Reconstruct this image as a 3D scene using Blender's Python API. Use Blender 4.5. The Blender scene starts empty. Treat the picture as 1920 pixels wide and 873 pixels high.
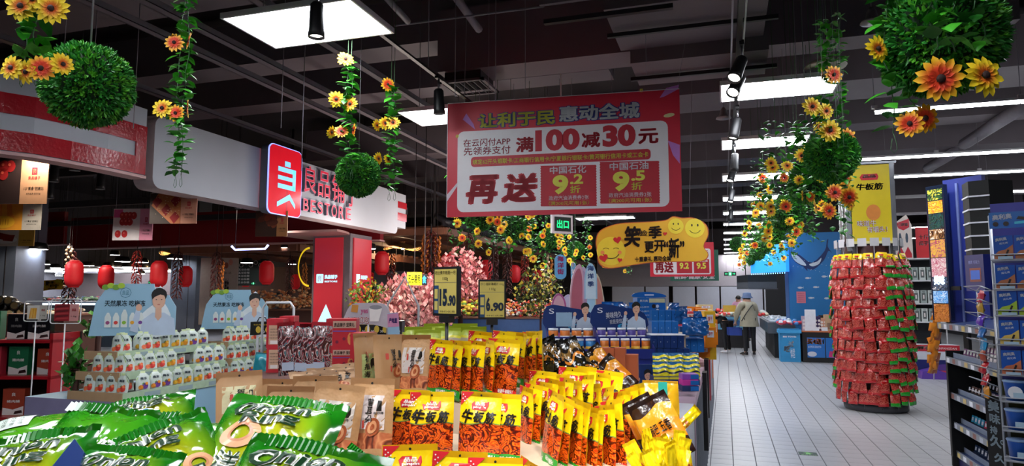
import bpy, bmesh, math, random
from mathutils import Vector, Matrix, noise
R = math.radians
PI = math.pi
C = bpy.context.scene.collection
SC = bpy.context.scene

# ---------------------------------------------------------------- camera, world, exposure
F, CX, CY = 1260.0, 960.0, 436.5
YAW, PITCH, CH = R(17.5), R(5.4), 1.55
cam = bpy.data.cameras.new('camera'); cam.sensor_width = 36; cam.lens = 36 * F / 1920
cam.clip_start = .05; cam.clip_end = 200
cam_o = bpy.data.objects.new('camera', cam); C.objects.link(cam_o)
cam_o.location = (0, 0, CH); cam_o.rotation_euler = (R(90) + PITCH, 0, YAW)
SC.camera = cam_o
w = bpy.data.worlds.new('world'); SC.world = w; w.use_nodes = True
w.node_tree.nodes['Background'].inputs[0].default_value = (.8, .85, 1, 1)
w.node_tree.nodes['Background'].inputs[1].default_value = .12
vs = SC.view_settings
vs.view_transform = 'Standard'; vs.look = 'None'; vs.gamma = 1; vs.exposure = 0.45
vs.use_curve_mapping = False
SC.cycles.max_bounces = 6; SC.cycles.diffuse_bounces = 3; SC.cycles.glossy_bounces = 3
SC.cycles.sample_clamp_indirect = 6
PANEL_L = 20.0       # radiance of the ceiling panels

def spot(loc, target, power, size=40, col=(1, .95, .88), rad=.05, blend=.5):
    l = bpy.data.lights.new('spot', 'SPOT'); l.energy = power; l.spot_size = R(size); l.spot_blend = blend
    l.color = col; l.shadow_soft_size = rad
    o = bpy.data.objects.new('spot_lamp_light', l); C.objects.link(o); o.location = loc
    o.rotation_euler = (Vector(target) - Vector(loc)).to_track_quat('-Z', 'Y').to_euler()
    return o

# ---------------------------------------------------------------- pixel -> world
_h = Vector((-math.sin(YAW), math.cos(YAW), 0)); _r = Vector((math.cos(YAW), math.sin(YAW), 0)); _z = Vector((0, 0, 1))
_f = _h * math.cos(PITCH) + _z * math.sin(PITCH); _u = -_h * math.sin(PITCH) + _z * math.cos(PITCH)
CAM = Vector((0, 0, CH))
def ray(px, py): return _f + _r * ((px - CX) / F) + _u * ((CY - py) / F)
def at(px, py, d):                     # at forward distance d
    r = ray(px, py); return CAM + r * (d / r.dot(_h))
def atz(px, py, z):                    # on the level plane at height z
    r = ray(px, py); return CAM + r * ((z - CH) / r.z)
def atx(px, py, X):
    r = ray(px, py); return CAM + r * (X / r.x)
def aty(px, py, Y):
    r = ray(px, py); return CAM + r * (Y / r.y)

# ---------------------------------------------------------------- materials
def lin(h):
    if isinstance(h, str):
        h = h.lstrip('#'); h = [int(h[i:i+2], 16) / 255 for i in (0, 2, 4)]
    return tuple((c / 12.92 if c <= .04045 else ((c + .055) / 1.055) ** 2.4) for c in h) + (1,)
MATS = {}
def nd(nt, t, **k):
    n = nt.nodes.new(t)
    for a, b in k.items(): setattr(n, a, b)
    return n
def mat(name, col='#808080', rough=.5, metal=0, emit=0, ecol=None, var=.06, scale=12, bump=0, bscale=60, coat=0, alpha=1, trans=0, spec=.5):
    if name in MATS: return MATS[name]
    m = bpy.data.materials.new(name); m.use_nodes = True; nt = m.node_tree
    b = nt.nodes['Principled BSDF']; c = lin(col)
    b.inputs['Roughness'].default_value = rough; b.inputs['Metallic'].default_value = metal
    b.inputs['Specular IOR Level'].default_value = spec
    b.inputs['Coat Weight'].default_value = coat
    if coat: b.inputs['Coat Roughness'].default_value = .08
    b.inputs['Base Color'].default_value = c
    if var > 0:
        tc = nd(nt, 'ShaderNodeTexCoord'); n = nd(nt, 'ShaderNodeTexNoise'); n.inputs['Scale'].default_value = scale
        n.inputs['Detail'].default_value = 3
        nt.links.new(tc.outputs['Object'], n.inputs['Vector'])
        mx = nd(nt, 'ShaderNodeMix', data_type='RGBA'); nt.links.new(n.outputs['Fac'], mx.inputs[0])
        mx.inputs[6].default_value = tuple(x * (1 - var * 2.2) for x in c[:3]) + (1,)
        mx.inputs[7].default_value = tuple(min(1, x * (1 + var * 2.2)) for x in c[:3]) + (1,)
        nt.links.new(mx.outputs[2], b.inputs['Base Color'])
        if bump:
            n2 = nd(nt, 'ShaderNodeTexNoise'); n2.inputs['Scale'].default_value = bscale; n2.inputs['Detail'].default_value = 4
            nt.links.new(tc.outputs['Object'], n2.inputs['Vector'])
            bp = nd(nt, 'ShaderNodeBump'); bp.inputs['Strength'].default_value = bump; bp.inputs['Distance'].default_value = .01
            nt.links.new(n2.outputs['Fac'], bp.inputs['Height']); nt.links.new(bp.outputs[0], b.inputs['Normal'])
    if emit:
        b.inputs['Emission Color'].default_value = lin(ecol) if ecol else c
        b.inputs['Emission Strength'].default_value = emit
    if alpha < 1: b.inputs['Alpha'].default_value = alpha
    if trans: b.inputs['Transmission Weight'].default_value = trans
    MATS[name] = m; m['hex'] = str(col)
    return m
def M(col, rough=.5, **k):             # quick material by colour
    return mat('c_%s_%s_%s' % (col.lstrip('#'), int(rough * 100), '_'.join('%s%s' % (a, b) for a, b in sorted(k.items()))), col, rough, **k)

# ---------------------------------------------------------------- mesh builder
class MB:
    def __init__(s): s.v = []; s.f = []; s.m = []; s.uv = []; s.mats = []; s.sm = []
    def mi(s, m):
        if m not in s.mats: s.mats.append(m)
        return s.mats.index(m)
    def add(s, vs, fs, m, uv=None, smooth=False):
        n = len(s.v); s.v.extend([tuple(v) for v in vs]); s.uv.extend(uv if uv else [(0, 0)] * len(vs))
        k = s.mi(m)
        for f in fs: s.f.append([i + n for i in f]); s.m.append(k); s.sm.append(smooth)
        return s
    def box(s, c, d, m, rz=0, rx=0, ry=0):
        hx, hy, hz = d[0] / 2, d[1] / 2, d[2] / 2
        vs = [Vector((x, y, z)) for x in (-hx, hx) for y in (-hy, hy) for z in (-hz, hz)]
        if rz or rx or ry:
            M3 = Matrix.Rotation(rz, 3, 'Z') @ Matrix.Rotation(ry, 3, 'Y') @ Matrix.Rotation(rx, 3, 'X'); vs = [M3 @ v for v in vs]
        vs = [v + Vector(c) for v in vs]
        return s.add(vs, [(0, 1, 3, 2), (4, 6, 7, 5), (0, 4, 5, 1), (2, 3, 7, 6), (0, 2, 6, 4), (1, 5, 7, 3)], m)
    def bx(s, x0, x1, y0, y1, z0, z1, m): return s.box(((x0+x1)/2, (y0+y1)/2, (z0+z1)/2), (abs(x1-x0), abs(y1-y0), abs(z1-z0)), m)
    def tube(s, pts, r, m, n=6, close=False, caps=True, smooth=True):
        pts = [Vector(p) for p in pts]; N = len(pts); rr = r if isinstance(r, (list, tuple)) else [r] * N
        vs = []; prev = None
        for i, p in enumerate(pts):
            a = pts[(i - 1) % N] if (i or close) else p; b = pts[(i + 1) % N] if (i < N - 1 or close) else p
            t = (b - a)
            t = t.normalized() if t.length > 1e-9 else Vector((0, 0, 1))
            if prev is None: u = t.orthogonal().normalized()
            else:
                u = prev - t * prev.dot(t)
                u = u.normalized() if u.length > 1e-6 else t.orthogonal().normalized()
            prev = u; w_ = t.cross(u)
            for k in range(n):
                q = 2 * PI * k / n; vs.append(p + (u * math.cos(q) + w_ * math.sin(q)) * rr[i])
        fs = []
        for i in range(N if close else N - 1):
            j = (i + 1) % N
            for k in range(n): l = (k + 1) % n; fs.append((i*n+k, i*n+l, j*n+l, j*n+k))
        if caps and not close: fs.append(tuple(range(n))[::-1]); fs.append(tuple((N-1)*n + k for k in range(n)))
        return s.add(vs, fs, m, smooth=smooth)
    def lathe(s, prof, m, n=16, c=(0, 0, 0), smooth=True, sx=1, sy=1):    # prof [(r,z)]
        vs = []; fs = []; c = Vector(c)
        for r, z in prof:
            for k in range(n): q = 2*PI*k/n; vs.append(c + Vector((r*math.cos(q)*sx, r*math.sin(q)*sy, z)))
        for i in range(len(prof) - 1):
            for k in range(n): l = (k+1) % n; fs.append((i*n+k, i*n+l, (i+1)*n+l, (i+1)*n+k))
        fs.append(tuple(range(n))[::-1]); fs.append(tuple((len(prof)-1)*n + k for k in range(n)))
        return s.add(vs, fs, m, smooth=smooth)
    def prism(s, poly, y0, y1, m, side=None):      # poly [(x,z)] counter-clockwise, front face at y0 (towards -Y)
        n = len(poly); vs = [(x, y0, z) for x, z in poly] + [(x, y1, z) for x, z in poly]
        s.add(vs, [tuple(range(n)), tuple(range(2*n - 1, n - 1, -1))], m)
        return s.add(vs, [(i, i + n, (i+1) % n + n, (i+1) % n) for i in range(n)], side or m)
    def slab(s, poly, z0, z1, m):                  # poly [(x,y)]
        n = len(poly); vs = [(x, y, z0) for x, y in poly] + [(x, y, z1) for x, y in poly]
        return s.add(vs, [tuple(range(n))[::-1], tuple(range(n, 2*n))] + [(i, (i+1) % n, (i+1) % n + n, i + n) for i in range(n)], m)
    def flat(s, poly, m, y=0, surf=None):          # thin print polygon in the XZ plane
        vs = [surf(x, z, -y) if surf else (x, y, z) for x, z in poly]
        return s.add(vs, [tuple(range(len(poly)))], m)
    def rect(s, x0, z0, x1, z1, m, y=0, surf=None, n=1):
        if surf is None: return s.flat([(x0, z0), (x1, z0), (x1, z1), (x0, z1)], m, y)
        vs = []; fs = []
        for j in range(n + 1):
            for i in range(n + 1): vs.append(surf(x0 + (x1-x0)*i/n, z0 + (z1-z0)*j/n, -y))
        for j in range(n):
            for i in range(n): a = j*(n+1)+i; fs.append((a, a+1, a+n+2, a+n+1))
        return s.add(vs, fs, m)
    def disc(s, cx, cz, rx, m, y=0, rz_=None, n=20, surf=None, a0=0, a1=360, r0=0, ang=0):
        rz_ = rz_ or rx; vs = []; fs = []; full = a1 - a0 >= 360
        ca, sa = math.cos(R(ang)), math.sin(R(ang))
        def P(x, z):
            x, z = x*ca - z*sa, x*sa + z*ca
            return surf(cx + x, cz + z, -y) if surf else (cx + x, y, cz + z)
        K = n if full else n + 1
        for k in range(K):
            q = R(a0 + (a1 - a0) * k / n); vs.append(P(rx*math.cos(q), rz_*math.sin(q)))
        if r0:
            for k in range(K): q = R(a0 + (a1 - a0) * k / n); vs.append(P(rx*r0*math.cos(q), rz_*r0*math.sin(q)))
            for k in range(n):
                l = (k + 1) % K; fs.append((k, l, K + l, K + k))
        else:
            vs.append(P(0, 0))
            for k in range(n): fs.append((k, (k+1) % K, K))
        return s.add(vs, fs, m)
    def mesh(s, name):
        me = bpy.data.meshes.new(name); me.from_pydata(s.v, [], s.f)
        for m in s.mats: me.materials.append(m)
        me.polygons.foreach_set('material_index', s.m); me.polygons.foreach_set('use_smooth', s.sm)
        if any(u != (0, 0) for u in s.uv):
            ul = me.uv_layers.new(name='UVMap'); li = [0] * len(me.loops); me.loops.foreach_get('vertex_index', li)
            ul.data.foreach_set('uv', [c for i in li for c in s.uv[i]])
        me.update(); return me
    def build(s, name, parent=None, loc=None, rot=None, **k):
        return ob(name, s.mesh(name), parent, loc, rot, **k)
    def tf(s, M4, i0=0):
        s.v[i0:] = [tuple(M4 @ Vector(v)) for v in s.v[i0:]]; return s

def ob(name, data, parent=None, loc=None, rot=None, scale=None, **k):
    o = bpy.data.objects.new(name, data); C.objects.link(o)
    if parent: o.parent = parent
    if loc is not None: o.location = loc
    if rot is not None: o.rotation_euler = rot if isinstance(rot, (tuple, list)) or hasattr(rot, 'order') else (0, 0, rot)
    if scale is not None: o.scale = scale if isinstance(scale, (tuple, list)) else (scale,) * 3
    if k: tag(o, **k)
    return o
def tag(o, label=None, cat=None, group=None, kind=None):
    if label: o['label'] = label
    if cat: o['category'] = cat
    if group: o['group'] = group
    if kind: o['kind'] = kind
    return o
def thing(name, label, cat, loc=(0, 0, 0), rz=0, group=None):
    return tag(ob(name, None, None, loc, rz), label, cat, group)
KIDS = {}
def dup(root, loc, rot=None, label=None, group=None, scale=None):
    r = root.copy(); C.objects.link(r); r.location = loc
    if rot is not None: r.rotation_euler = rot if isinstance(rot, (tuple, list)) or hasattr(rot, 'order') else (0, 0, rot)
    if scale is not None: r.scale = scale if isinstance(scale, (tuple, list)) else (scale,) * 3
    if label: r['label'] = label
    if group: r['group'] = group
    for ch in root.children:
        c = ch.copy(); C.objects.link(c); c.parent = r
        for g in ch.children:
            d = g.copy(); C.objects.link(d); d.parent = c
    return r
ORD = ['first', 'second', 'third', 'fourth', 'fifth', 'sixth', 'seventh', 'eighth', 'ninth', 'tenth', 'eleventh', 'twelfth', 'thirteenth', 'fourteenth', 'fifteenth',
       'sixteenth', 'seventeenth', 'eighteenth', 'nineteenth', 'twentieth'] + ['twenty-' + q for q in 'first second third fourth fifth sixth seventh eighth ninth'.split()] + ['thirtieth'] + ['thirty-' + q for q in 'first second third fourth fifth sixth seventh eighth ninth'.split()]

# ---------------------------------------------------------------- lettering
_TX = {}
def glyphs(s, bold=0, shear=0, spacing=1):
    k = (s, bold, shear, spacing)
    if k not in _TX:
        cu = bpy.data.curves.new('lettering', 'FONT'); cu.body = s; cu.size = 1; cjk = any(ord(c) > 0x2e80 for c in s); cu.offset = 0 if cjk else bold; cu.resolution_u = 4 if len(s) < 4 and s.isascii() else 2; cu.shear = shear; cu.space_character = spacing
        o = bpy.data.objects.new('lettering', cu)
        me = bpy.data.meshes.new_from_object(o)
        vs = [tuple(v.co[:2]) for v in me.vertices]; fs = [tuple(p.vertices) for p in me.polygons]
        bpy.data.objects.remove(o); bpy.data.meshes.remove(me); bpy.data.curves.remove(cu)
        # counter-clockwise everywhere
        g = []
        for f in fs:
            a = sum(vs[f[i]][0]*vs[f[(i+1) % len(f)]][1] - vs[f[(i+1) % len(f)]][0]*vs[f[i]][1] for i in range(len(f)))
            g.append(f if a > 0 else f[::-1])
        xs = [v[0] for v in vs] or [0]; ys = [v[1] for v in vs] or [0]
        if cjk and bold > 0:
            n = len(vs); b = bold; sh = [(0, 0), (b, 0), (-b, 0), (0, b), (0, -b)] if b < .03 else [(0, 0), (b, b*.7), (-b, b*.7), (b, -b*.7), (-b, -b*.7), (0, b), (0, -b)]
            g = [tuple(i + n*q for i in f) for q in range(len(sh)) for f in g]; vs = [(x + dx, y + dy) for dx, dy in sh for x, y in vs]
            xs = [v[0] for v in vs]; ys = [v[1] for v in vs]
        _TX[k] = (vs, g, min(xs), max(xs), min(ys), max(ys))
    return _TX[k]
def T(mb, s, x0, z0, x1, z1, m, bold=0, y=-.002, surf=None, rot=0, shear=0, keep=False, depth=0, dz=0, side=None):
    """lettering s stretched into the box x0..x1, z0..z1 of the XZ plane; dz = rise across the width; depth = thickness"""
    vs, fs, a, b, c, d = glyphs(s, bold, shear)
    if b - a < 1e-6 or d - c < 1e-6: return
    sx, sz = (x1 - x0) / (b - a), (z1 - z0) / (d - c)
    if keep: sx = sz = min(sx, sz)
    cx, cz = (x0 + x1) / 2, (z0 + z1) / 2; ca, sa = math.cos(R(rot)), math.sin(R(rot))
    out = []
    for x, z in vs:
        x = (x - (a + b) / 2) * sx; z = (z - (c + d) / 2) * sz
        x, z = x*ca - z*sa, x*sa + z*ca
        if dz: z += dz * x / (x1 - x0)
        out.append(surf(cx + x, cz + z, -y) if surf else (cx + x, y, cz + z))
    if depth:
        n = len(out); ed = {}
        for f in fs:
            for i in range(len(f)): e = (f[i], f[(i+1) % len(f)]); ed[e] = 1
        bd = [e for e in ed if (e[1], e[0]) not in ed]
        mb.add(out, fs, m); mb.add(out + [(x, yy + depth, z) for x, yy, z in out], [(b_, a_, a_ + n, b_ + n) for a_, b_ in bd], side or m)
    else: mb.add(out, fs, m)

class Pl:
    """an upright board plane through world points a (left) and b (right); l(px,py) gives local x,z"""
    def __init__(s, a, b):
        s.a = Vector(a); d = Vector(b) - s.a; s.rz = math.atan2(d.y, d.x); s.x = Vector((d.x, d.y, 0)).normalized(); s.w = Vector((d.x, d.y)).length
        s.n = Vector((s.x.y, -s.x.x, 0)); s.base = Vector((s.a.x, s.a.y, 0))
    def l(s, px, py):
        r = ray(px, py); t = (s.base - CAM).dot(s.n) / r.dot(s.n); p = CAM + r * t - s.base
        return (p.dot(s.x), p.z)
    def L(s, *pp): return [s.l(x, y) for x, y in pp]
    def bx(s, x0, y0, x1, y1):   # pixel box -> local x0,z0,x1,z1 (left edge, low edge, right edge, top edge)
        m = (x0 + x1) / 2; my = (y0 + y1) / 2
        return (s.l(x0, my)[0], s.l(m, y1)[1], s.l(x1, my)[0], s.l(m, y0)[1])
def rrect(x0, z0, x1, z1, r, n=4):
    o = []
    for cx, cz, a in ((x1-r, z0+r, -90), (x1-r, z1-r, 0), (x0+r, z1-r, 90), (x0+r, z0+r, 180)):
        for k in range(n + 1): q = R(a + 90*k/n); o.append((cx + r*math.cos(q), cz + r*math.sin(q)))
    return o
def smoothpoly(pts, n=4):
    out = []; N = len(pts)
    for i in range(N):
        p0, p1, p2, p3 = pts[i-1], pts[i], pts[(i+1) % N], pts[(i+2) % N]
        for k in range(n):
            t = k / n
            out.append(tuple(.5*((2*p1[j]) + (-p0[j]+p2[j])*t + (2*p0[j]-5*p1[j]+4*p2[j]-p3[j])*t*t + (-p0[j]+3*p1[j]-3*p2[j]+p3[j])*t**3) for j in (0, 1)))
    return out
RND = random.Random(7)
def rr(a, b): return RND.uniform(a, b)
# ================================================================ lights the place has
GLOW = mat('panel_glow', '#ffffff', .4, emit=PANEL_L, ecol='#f4f8ff', var=0)
SPOTGLOW = mat('lamp_glow', '#ffffff', .4, emit=14, ecol='#fff6ea', var=0)
BLACK = M('#17171a', .45); WHITEMET = M('#d8d8da', .4); DUCT = mat('duct_paint', '#5e565b', .7, var=.08, scale=2)
DARK = mat('ceiling_paint', '#2b2628', .85, var=.1, scale=1.5); STEEL = M('#9a9aa0', .35, metal=.8)
spot((.6, .2, 3.6), (.02, 2.1, 1.15), 330, 30, (1, .97, .9), .04, .35)
spot((-1.6, .3, 3.6), (-.62, 2.1, 1.1), 150, 30, (1, .95, .88), .04, .5)
spot((-2.6, -.3, 3.6), (-1.3, 1.5, .9), 30, 45, (1, .97, .92), .06, .6)
spot((1.6, 6.5, 3.7), (1.9, 9.5, 1.2), 120, 50, (1, .97, .92), .06, .6)

# ================================================================ setting
LX0, LX1, Y0, Y1, ZC = -24.0, 12.0, -4.0, 42.0, 5.6
GROUT = M('#55555a', .6)
fl = MB().bx(LX0, LX1, Y0, Y1, -.1, 0, GROUT).build('floor', kind='structure')
TILE = mat('glazed_floor_tile', '#a4a5a9', .34, var=.05, scale=6, bump=.05, bscale=9)
TX0 = atz(1418.8, 873, 0).x % .204; TS = .204
tm = MB(); g = .0035
def tilebox(mb, x, y, m=TILE):
    x0, x1, y0_, y1_ = x + .004, x + TS - .004, y + .0012, y + TS - .0012
    vs = [(x0, y0_, .0005), (x1, y0_, .0005), (x1, y1_, .0005), (x0, y1_, .0005), (x0+.001, y0_+.001, .005), (x1-.001, y0_+.001, .005), (x1-.001, y1_-.001, .005), (x0+.001, y1_-.001, .005)]
    mb.add(vs, [(4, 5, 6, 7), (0, 1, 5, 4), (1, 2, 6, 5), (2, 3, 7, 6), (3, 0, 4, 7)], m)
tilebox(tm, 0, 0); tile_me = tm.mesh('tile')
rest = MB(); cnt = 0
near = set()
for j in range(30):
    for i in range(-2, 8 if j < 2 else 9):
        if cnt >= 300: break
        near.add((i, j)); cnt += 1
        ob('tile', tile_me, fl, (TX0 + (i) * TS, 6.3 + j * TS, 0))
for j in range(-6, 172):
    for i in range(-3, 44):
        if (i, j) not in near: tilebox(rest, TX0 + i * TS, 6.3 + j * TS)
rest.build('tile_field', fl, kind='stuff')

WALLM = mat('wall_paint', '#4a4950', .8)
MB().bx(LX0, LX1, Y1, Y1 + .2, 0, ZC, mat('back_wall', '#8a8388', .8)).build('wall_back', kind='structure')
MB().bx(LX0 - .2, LX0, Y0, Y1, 0, ZC, WALLM).build('wall_left', kind='structure')
MB().bx(LX1, LX1 + .2, Y0, Y1, 0, ZC, WALLM).build('wall_right', kind='structure')
MB().bx(LX0, LX1, Y0 - .2, Y0, 0, ZC, WALLM).build('wall_front', kind='structure')
MB().bx(LX0, LX1, Y0, Y1, ZC, ZC + .2, DARK).build('ceiling', kind='structure')

# beams and ducts overhead
def bpix(ya, yb, Z, x=1335): return atz(x, ya, Z).y, atz(x, yb, Z).y
nb = 0
for ya, yb, Z, X0, X1, H in ((96, 119, 4.6, -.35, 3.2, .75), (173, 208, 4.6, -1.2, 6.5, .7), (250, 263, 4.6, -9, 10, .7), (300, 312, 4.6, -12, 10, .7), (345, 352, 4.6, -12, 10, .7),
                             (380, 386, 4.6, -12, 10, .6), (410, 415, 4.6, -12, 10, .6)):
    a, b = bpix(ya, yb, Z)
    o = MB().bx(X0, X1, a, b, Z, Z + H, DUCT).build('air_duct')
    tag(o, 'long grey-brown duct across the dark ceiling, %s from the near end' % ORD[nb], 'air duct', 'ducts crossing the ceiling'); nb += 1
# large duct running towards the camera
Pd = [atz(1068, 75, 4.15), atz(1225, 60, 4.15)]
t = thing('supply_duct', 'wide flat-bottomed duct at the top centre of the picture with a flanged end', 'air duct', (Pd[0].x, 1.5, 4.15))
m = MB().bx(0, Pd[1].x - Pd[0].x, 0, 4.0, 0, .5, DUCT); m.build('duct_body', t)
for yy in (4.0, 2.6, 1.2): MB().bx(-.05, Pd[1].x - Pd[0].x + .05, yy, yy + .04, -.05, .55, DUCT).build('duct_flange', t)
MB().bx(-.05, Pd[1].x-Pd[0].x + .25, 4.15, 4.2, -.16, -.12, BLACK).build('hanger_bar', t)
t = thing('branch_duct', 'boxy grey duct stepping down behind the flanged duct above the red banner', 'air duct', (-1.0, 6.0, 4.05))
MB().bx(0, 1.45, 0, 1.1, .15, .75, DUCT).build('duct_body', t); MB().bx(.1, 1.5, 1.1, 1.9, 0, .6, DUCT).build('duct_box', t)
MB().bx(-.05, 1.55, .5, .54, .08, .12, BLACK).build('hanger_bar', t); MB().bx(.05, 1.6, 1.5, 1.54, -.06, -.02, BLACK).build('hanger_bar', t)
q0 = atz(826, 140, 4.35); q1 = atz(1190, 118, 4.35)
o = MB().bx(q0.x, q1.x + .4, q0.y - .1, q0.y + .42, 4.35, 5.15, DUCT).build('air_duct', label='dark deep duct with a lighter underside directly behind the top of the red banner', cat='air duct', group='ducts crossing the ceiling')
for k, (a, b, c, d_) in enumerate((((0, 20), (330, 45), 4.7, .5), ((60, 170), (700, 95), 4.8, .3), ((300, 215), (800, 165), 4.8, .3))):
    p = atz(*a, c); q = atz(*b, c)
    MB().bx(-14, -1.5, p.y, p.y + d_ + .2, c, c + .6, DUCT).build('ceiling_beam', kind='structure')
# diffuser vent
c = atz(880, 166, 4.2)
t = thing('air_diffuser', 'square slatted air diffuser hanging above the left end of the red banner', 'air vent', (c.x, c.y, 4.2))
m = MB()
for s_ in (-1, 1): m.bx(s_*.3, s_*.26, -.3, .3, 0, .03, DUCT).bx(-.3, .3, s_*.3, s_*.26, 0, .03, DUCT)
m.build('vent_frame', t); MB().bx(-.24, .24, -.24, .24, .05, .28, DARK).build('vent_box', t)
for k in range(6): MB().box((-.22 + k*.088, 0, .015), (.05, .5, .006), DUCT, ry=R(35)).build('slat', t)
# round light-grey pipes
PIPE = M('#77727a', .5)
def pipe(name, pts, r, label, cat='pipe', mt=PIPE, group=None): return MB().tube(pts, r, mt, 8).build(name, label=label, cat=cat, group=group)
pipe('sprinkler_pipe', [atz(720, -10, 4.5), atz(765, 40, 4.5)], .035, 'grey pipe end with a coupling above the near ceiling panel')
pipe('sprinkler_pipe', [atz(845, -20, 4.6), atz(898, 55, 4.6)], .045, 'short thick grey pipe dropping behind the near duct')
pipe('sprinkler_pipe', [atz(740, 48, 4.5), atz(1020, 12, 4.5)], .012, 'thin grey conduit crossing left of the flanged duct')
pipe('drain_pipe', [atz(1808, 270, 4.5), atz(1925, 195, 4.5)], .11, 'thick grey pipe slanting above the right-hand light strips')
pipe('drain_pipe', [atz(1740, 315, 4.5), atz(1790, 285, 4.5)], .11, 'thick grey pipe stub between the first and second right-hand light strips')
for k, (a, b) in enumerate((((400, 70), (860, 195)), ((475, 0), (860, 190)), ((150, 0), (600, 170)), ((0, 75), (520, 210)))):
    p = atz(*a, 4.1); X = p.x
    yb = atz(*b, 4.1).y
    t = MB().bx(X-.05, X-.04, max(-2, p.y-1), 24, 4.1, 4.16, PIPE).bx(X+.04, X+.05, max(-2, p.y-1), 24, 4.1, 4.16, PIPE).bx(X-.05, X+.05, max(-2, p.y-1), 24, 4.1, 4.105, DUCT)
    t.build('cable_tray', label='narrow metal cable tray running along the dark ceiling, %s tray from the aisle' % ORD[k], cat='cable tray', group='cable trays along the ceiling')
# thin drop rods and wires
rods = [(172, 60, 190), (250, 80, 240), (527, 100, 240), (853, 0, 180), (929, 0, 190), (985, 140, 170), (1495, 0, 180), (1535, 0, 60), (170, 0, 85), (120, 55, 100), (565, 150, 320), (1212, 100, 140)]
for k, (x, y0_, y1_) in enumerate(rods):
    p = at(x, y1_, 6.5 if k != 8 else 3.0); MB().tube([(p.x, p.y, p.z), (p.x, p.y, ZC)], .004, PIPE, 4).build('hanging_rod', label='thin grey wire dropping from the dark ceiling %s' %
        ('left of the red banner', 'over the kiosk roof', 'beside the near light panel', 'in front of the deep duct', 'behind the deep duct edge', 'to the top of the red banner', 'between the aisle light panels',
         'near the top edge of the picture', 'holding the upper left leaf ball', 'in the upper left corner', 'behind the sunflower vine', 'near the banner')[k], cat='wire', group='ceiling wires')

# ---------------------------------------------------------------- ceiling panels
def panel(x, y, z, wx, wy, label, group, name='ceiling_light_panel'):
    t = thing(name, label, 'ceiling light', (x, y, z), 0, group)
    m = MB(); e = .018
    for s_ in (-1, 1): m.bx(s_*wx/2, s_*(wx/2 + e), -wy/2 - e, wy/2 + e, -.005, .04, WHITEMET).bx(-wx/2, wx/2, s_*wy/2, s_*(wy/2 + e), -.005, .04, WHITEMET)
    m.bx(-wx/2, wx/2, -wy/2, wy/2, .03, .04, WHITEMET); m.build('panel_frame', t)
    MB().bx(-wx/2, wx/2, -wy/2, wy/2, 0, .02, GLOW).build('diffuser', t)
    m = MB()
    for sx in (-1, 1): m.tube([(sx*wx*.4, 0, .04), (sx*wx*.4, 0, ZC - z)], .004, PIPE, 4)
    m.build('suspension_wire', t, kind='stuff')
    return t
Z0 = 3.75
def py_to_y(py, x=1356): return atz(x, py, Z0).y
ys = [(py_to_y(158) + py_to_y(191)) / 2] + [atz(1356, v, Z0).y for v in (272, 334.4, 373.3, 400, 420.7, 436.7, 448.8, 458.6, 467, 474)]
for k, y in enumerate([ys[0] - 5.6, ys[0] - 2.8] + ys):
    if k >= 1: panel(.6 if k > 1 else 2.2, y, Z0, 1.14, .62, 'white rectangular light panel over the aisle, %s from the near end of the row' % ORD[max(0, k - 2)] if k > 1 else 'white light panel above the picture edge, over the near aisle', 'light panels over the aisle')
a, b, c, d_ = atz(419, 35, Z0), atz(590, 8, Z0), atz(735, 66, Z0), atz(520, 90, Z0)
panel(-3.17, 4.56, Z0, 1.14, .66, 'large bright rectangular light panel at the upper left, behind a black spotlight', 'light panels over the snack island')
for k, y in enumerate((7.45, 10.3, 13.1, 15.9, 18.7, 1.7, -1.1)):
    panel(-3.1, y, Z0, 1.14, .66, 'white panel over the snack island, %s' % ('half hidden by the left edge of the red banner', 'hidden behind the red banner', 'second behind the red banner', 'third behind the red banner',
          'fourth behind the red banner', 'overhead before the near panel', 'overhead at the photographer')[k], 'light panels over the snack island')
for k, y in enumerate((1.2, -1.4)): panel(-.4, y, Z0, 1.14, .66, 'white light panel above the foreground bags, %s' % ('nearer one', 'rear one')[k], 'light panels over the snack island')
p = atz(1135, 409, Z0)
panel(p.x, p.y, Z0, 1.6, .5, 'light panel seen under the red banner, above the yellow smile sign', 'light panels over the blue display')
# strips on the right: (start pixel x, y) runs to the right
for k, (px, py_) in enumerate(((1640, 213), (1560, 304), (1662, 334), (1853, 362))):
    p = atz(px, py_, Z0)
    if k == 1: p.x = 1.75
    t = thing('linear_light', 'long thin white light strip over the right-hand shelves, %s from the front' % ORD[k], 'ceiling light', (p.x, p.y, Z0), 0, 'light strips over the right-hand shelves')
    L = 1.5
    for j in range(5):
        MB().bx(j*L + .01, (j+1)*L - .01, -.03, .03, 0, .03, GLOW).build('tube', t)
    MB().bx(0, 5*L, -.035, .035, .03, .06, WHITEMET).build('strip_housing', t)
    m = MB()
    for j in range(6): m.bx(j*L - .03, j*L + .03, -.02, .02, .06, .1, WHITEMET).tube([(j*L, 0, .1), (j*L, 0, ZC - Z0)], .004, PIPE, 4)
    m.build('suspension_wire', t, kind='stuff')
for k, y in enumerate((24.5, 29)):
    t = thing('linear_light', 'far white light strip over the right-hand shelves, %s from the back' % ORD[3 - k], 'ceiling light', (2.2, y, Z0), 0, 'light strips over the right-hand shelves')
    MB().bx(0, 7, -.03, .03, 0, .03, GLOW).build('tube', t); [MB().tube([(x, 0, .03), (x, 0, ZC-Z0)], .004, PIPE, 4).build('suspension_wire', t) for x in (.5, 6.5)]

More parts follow.
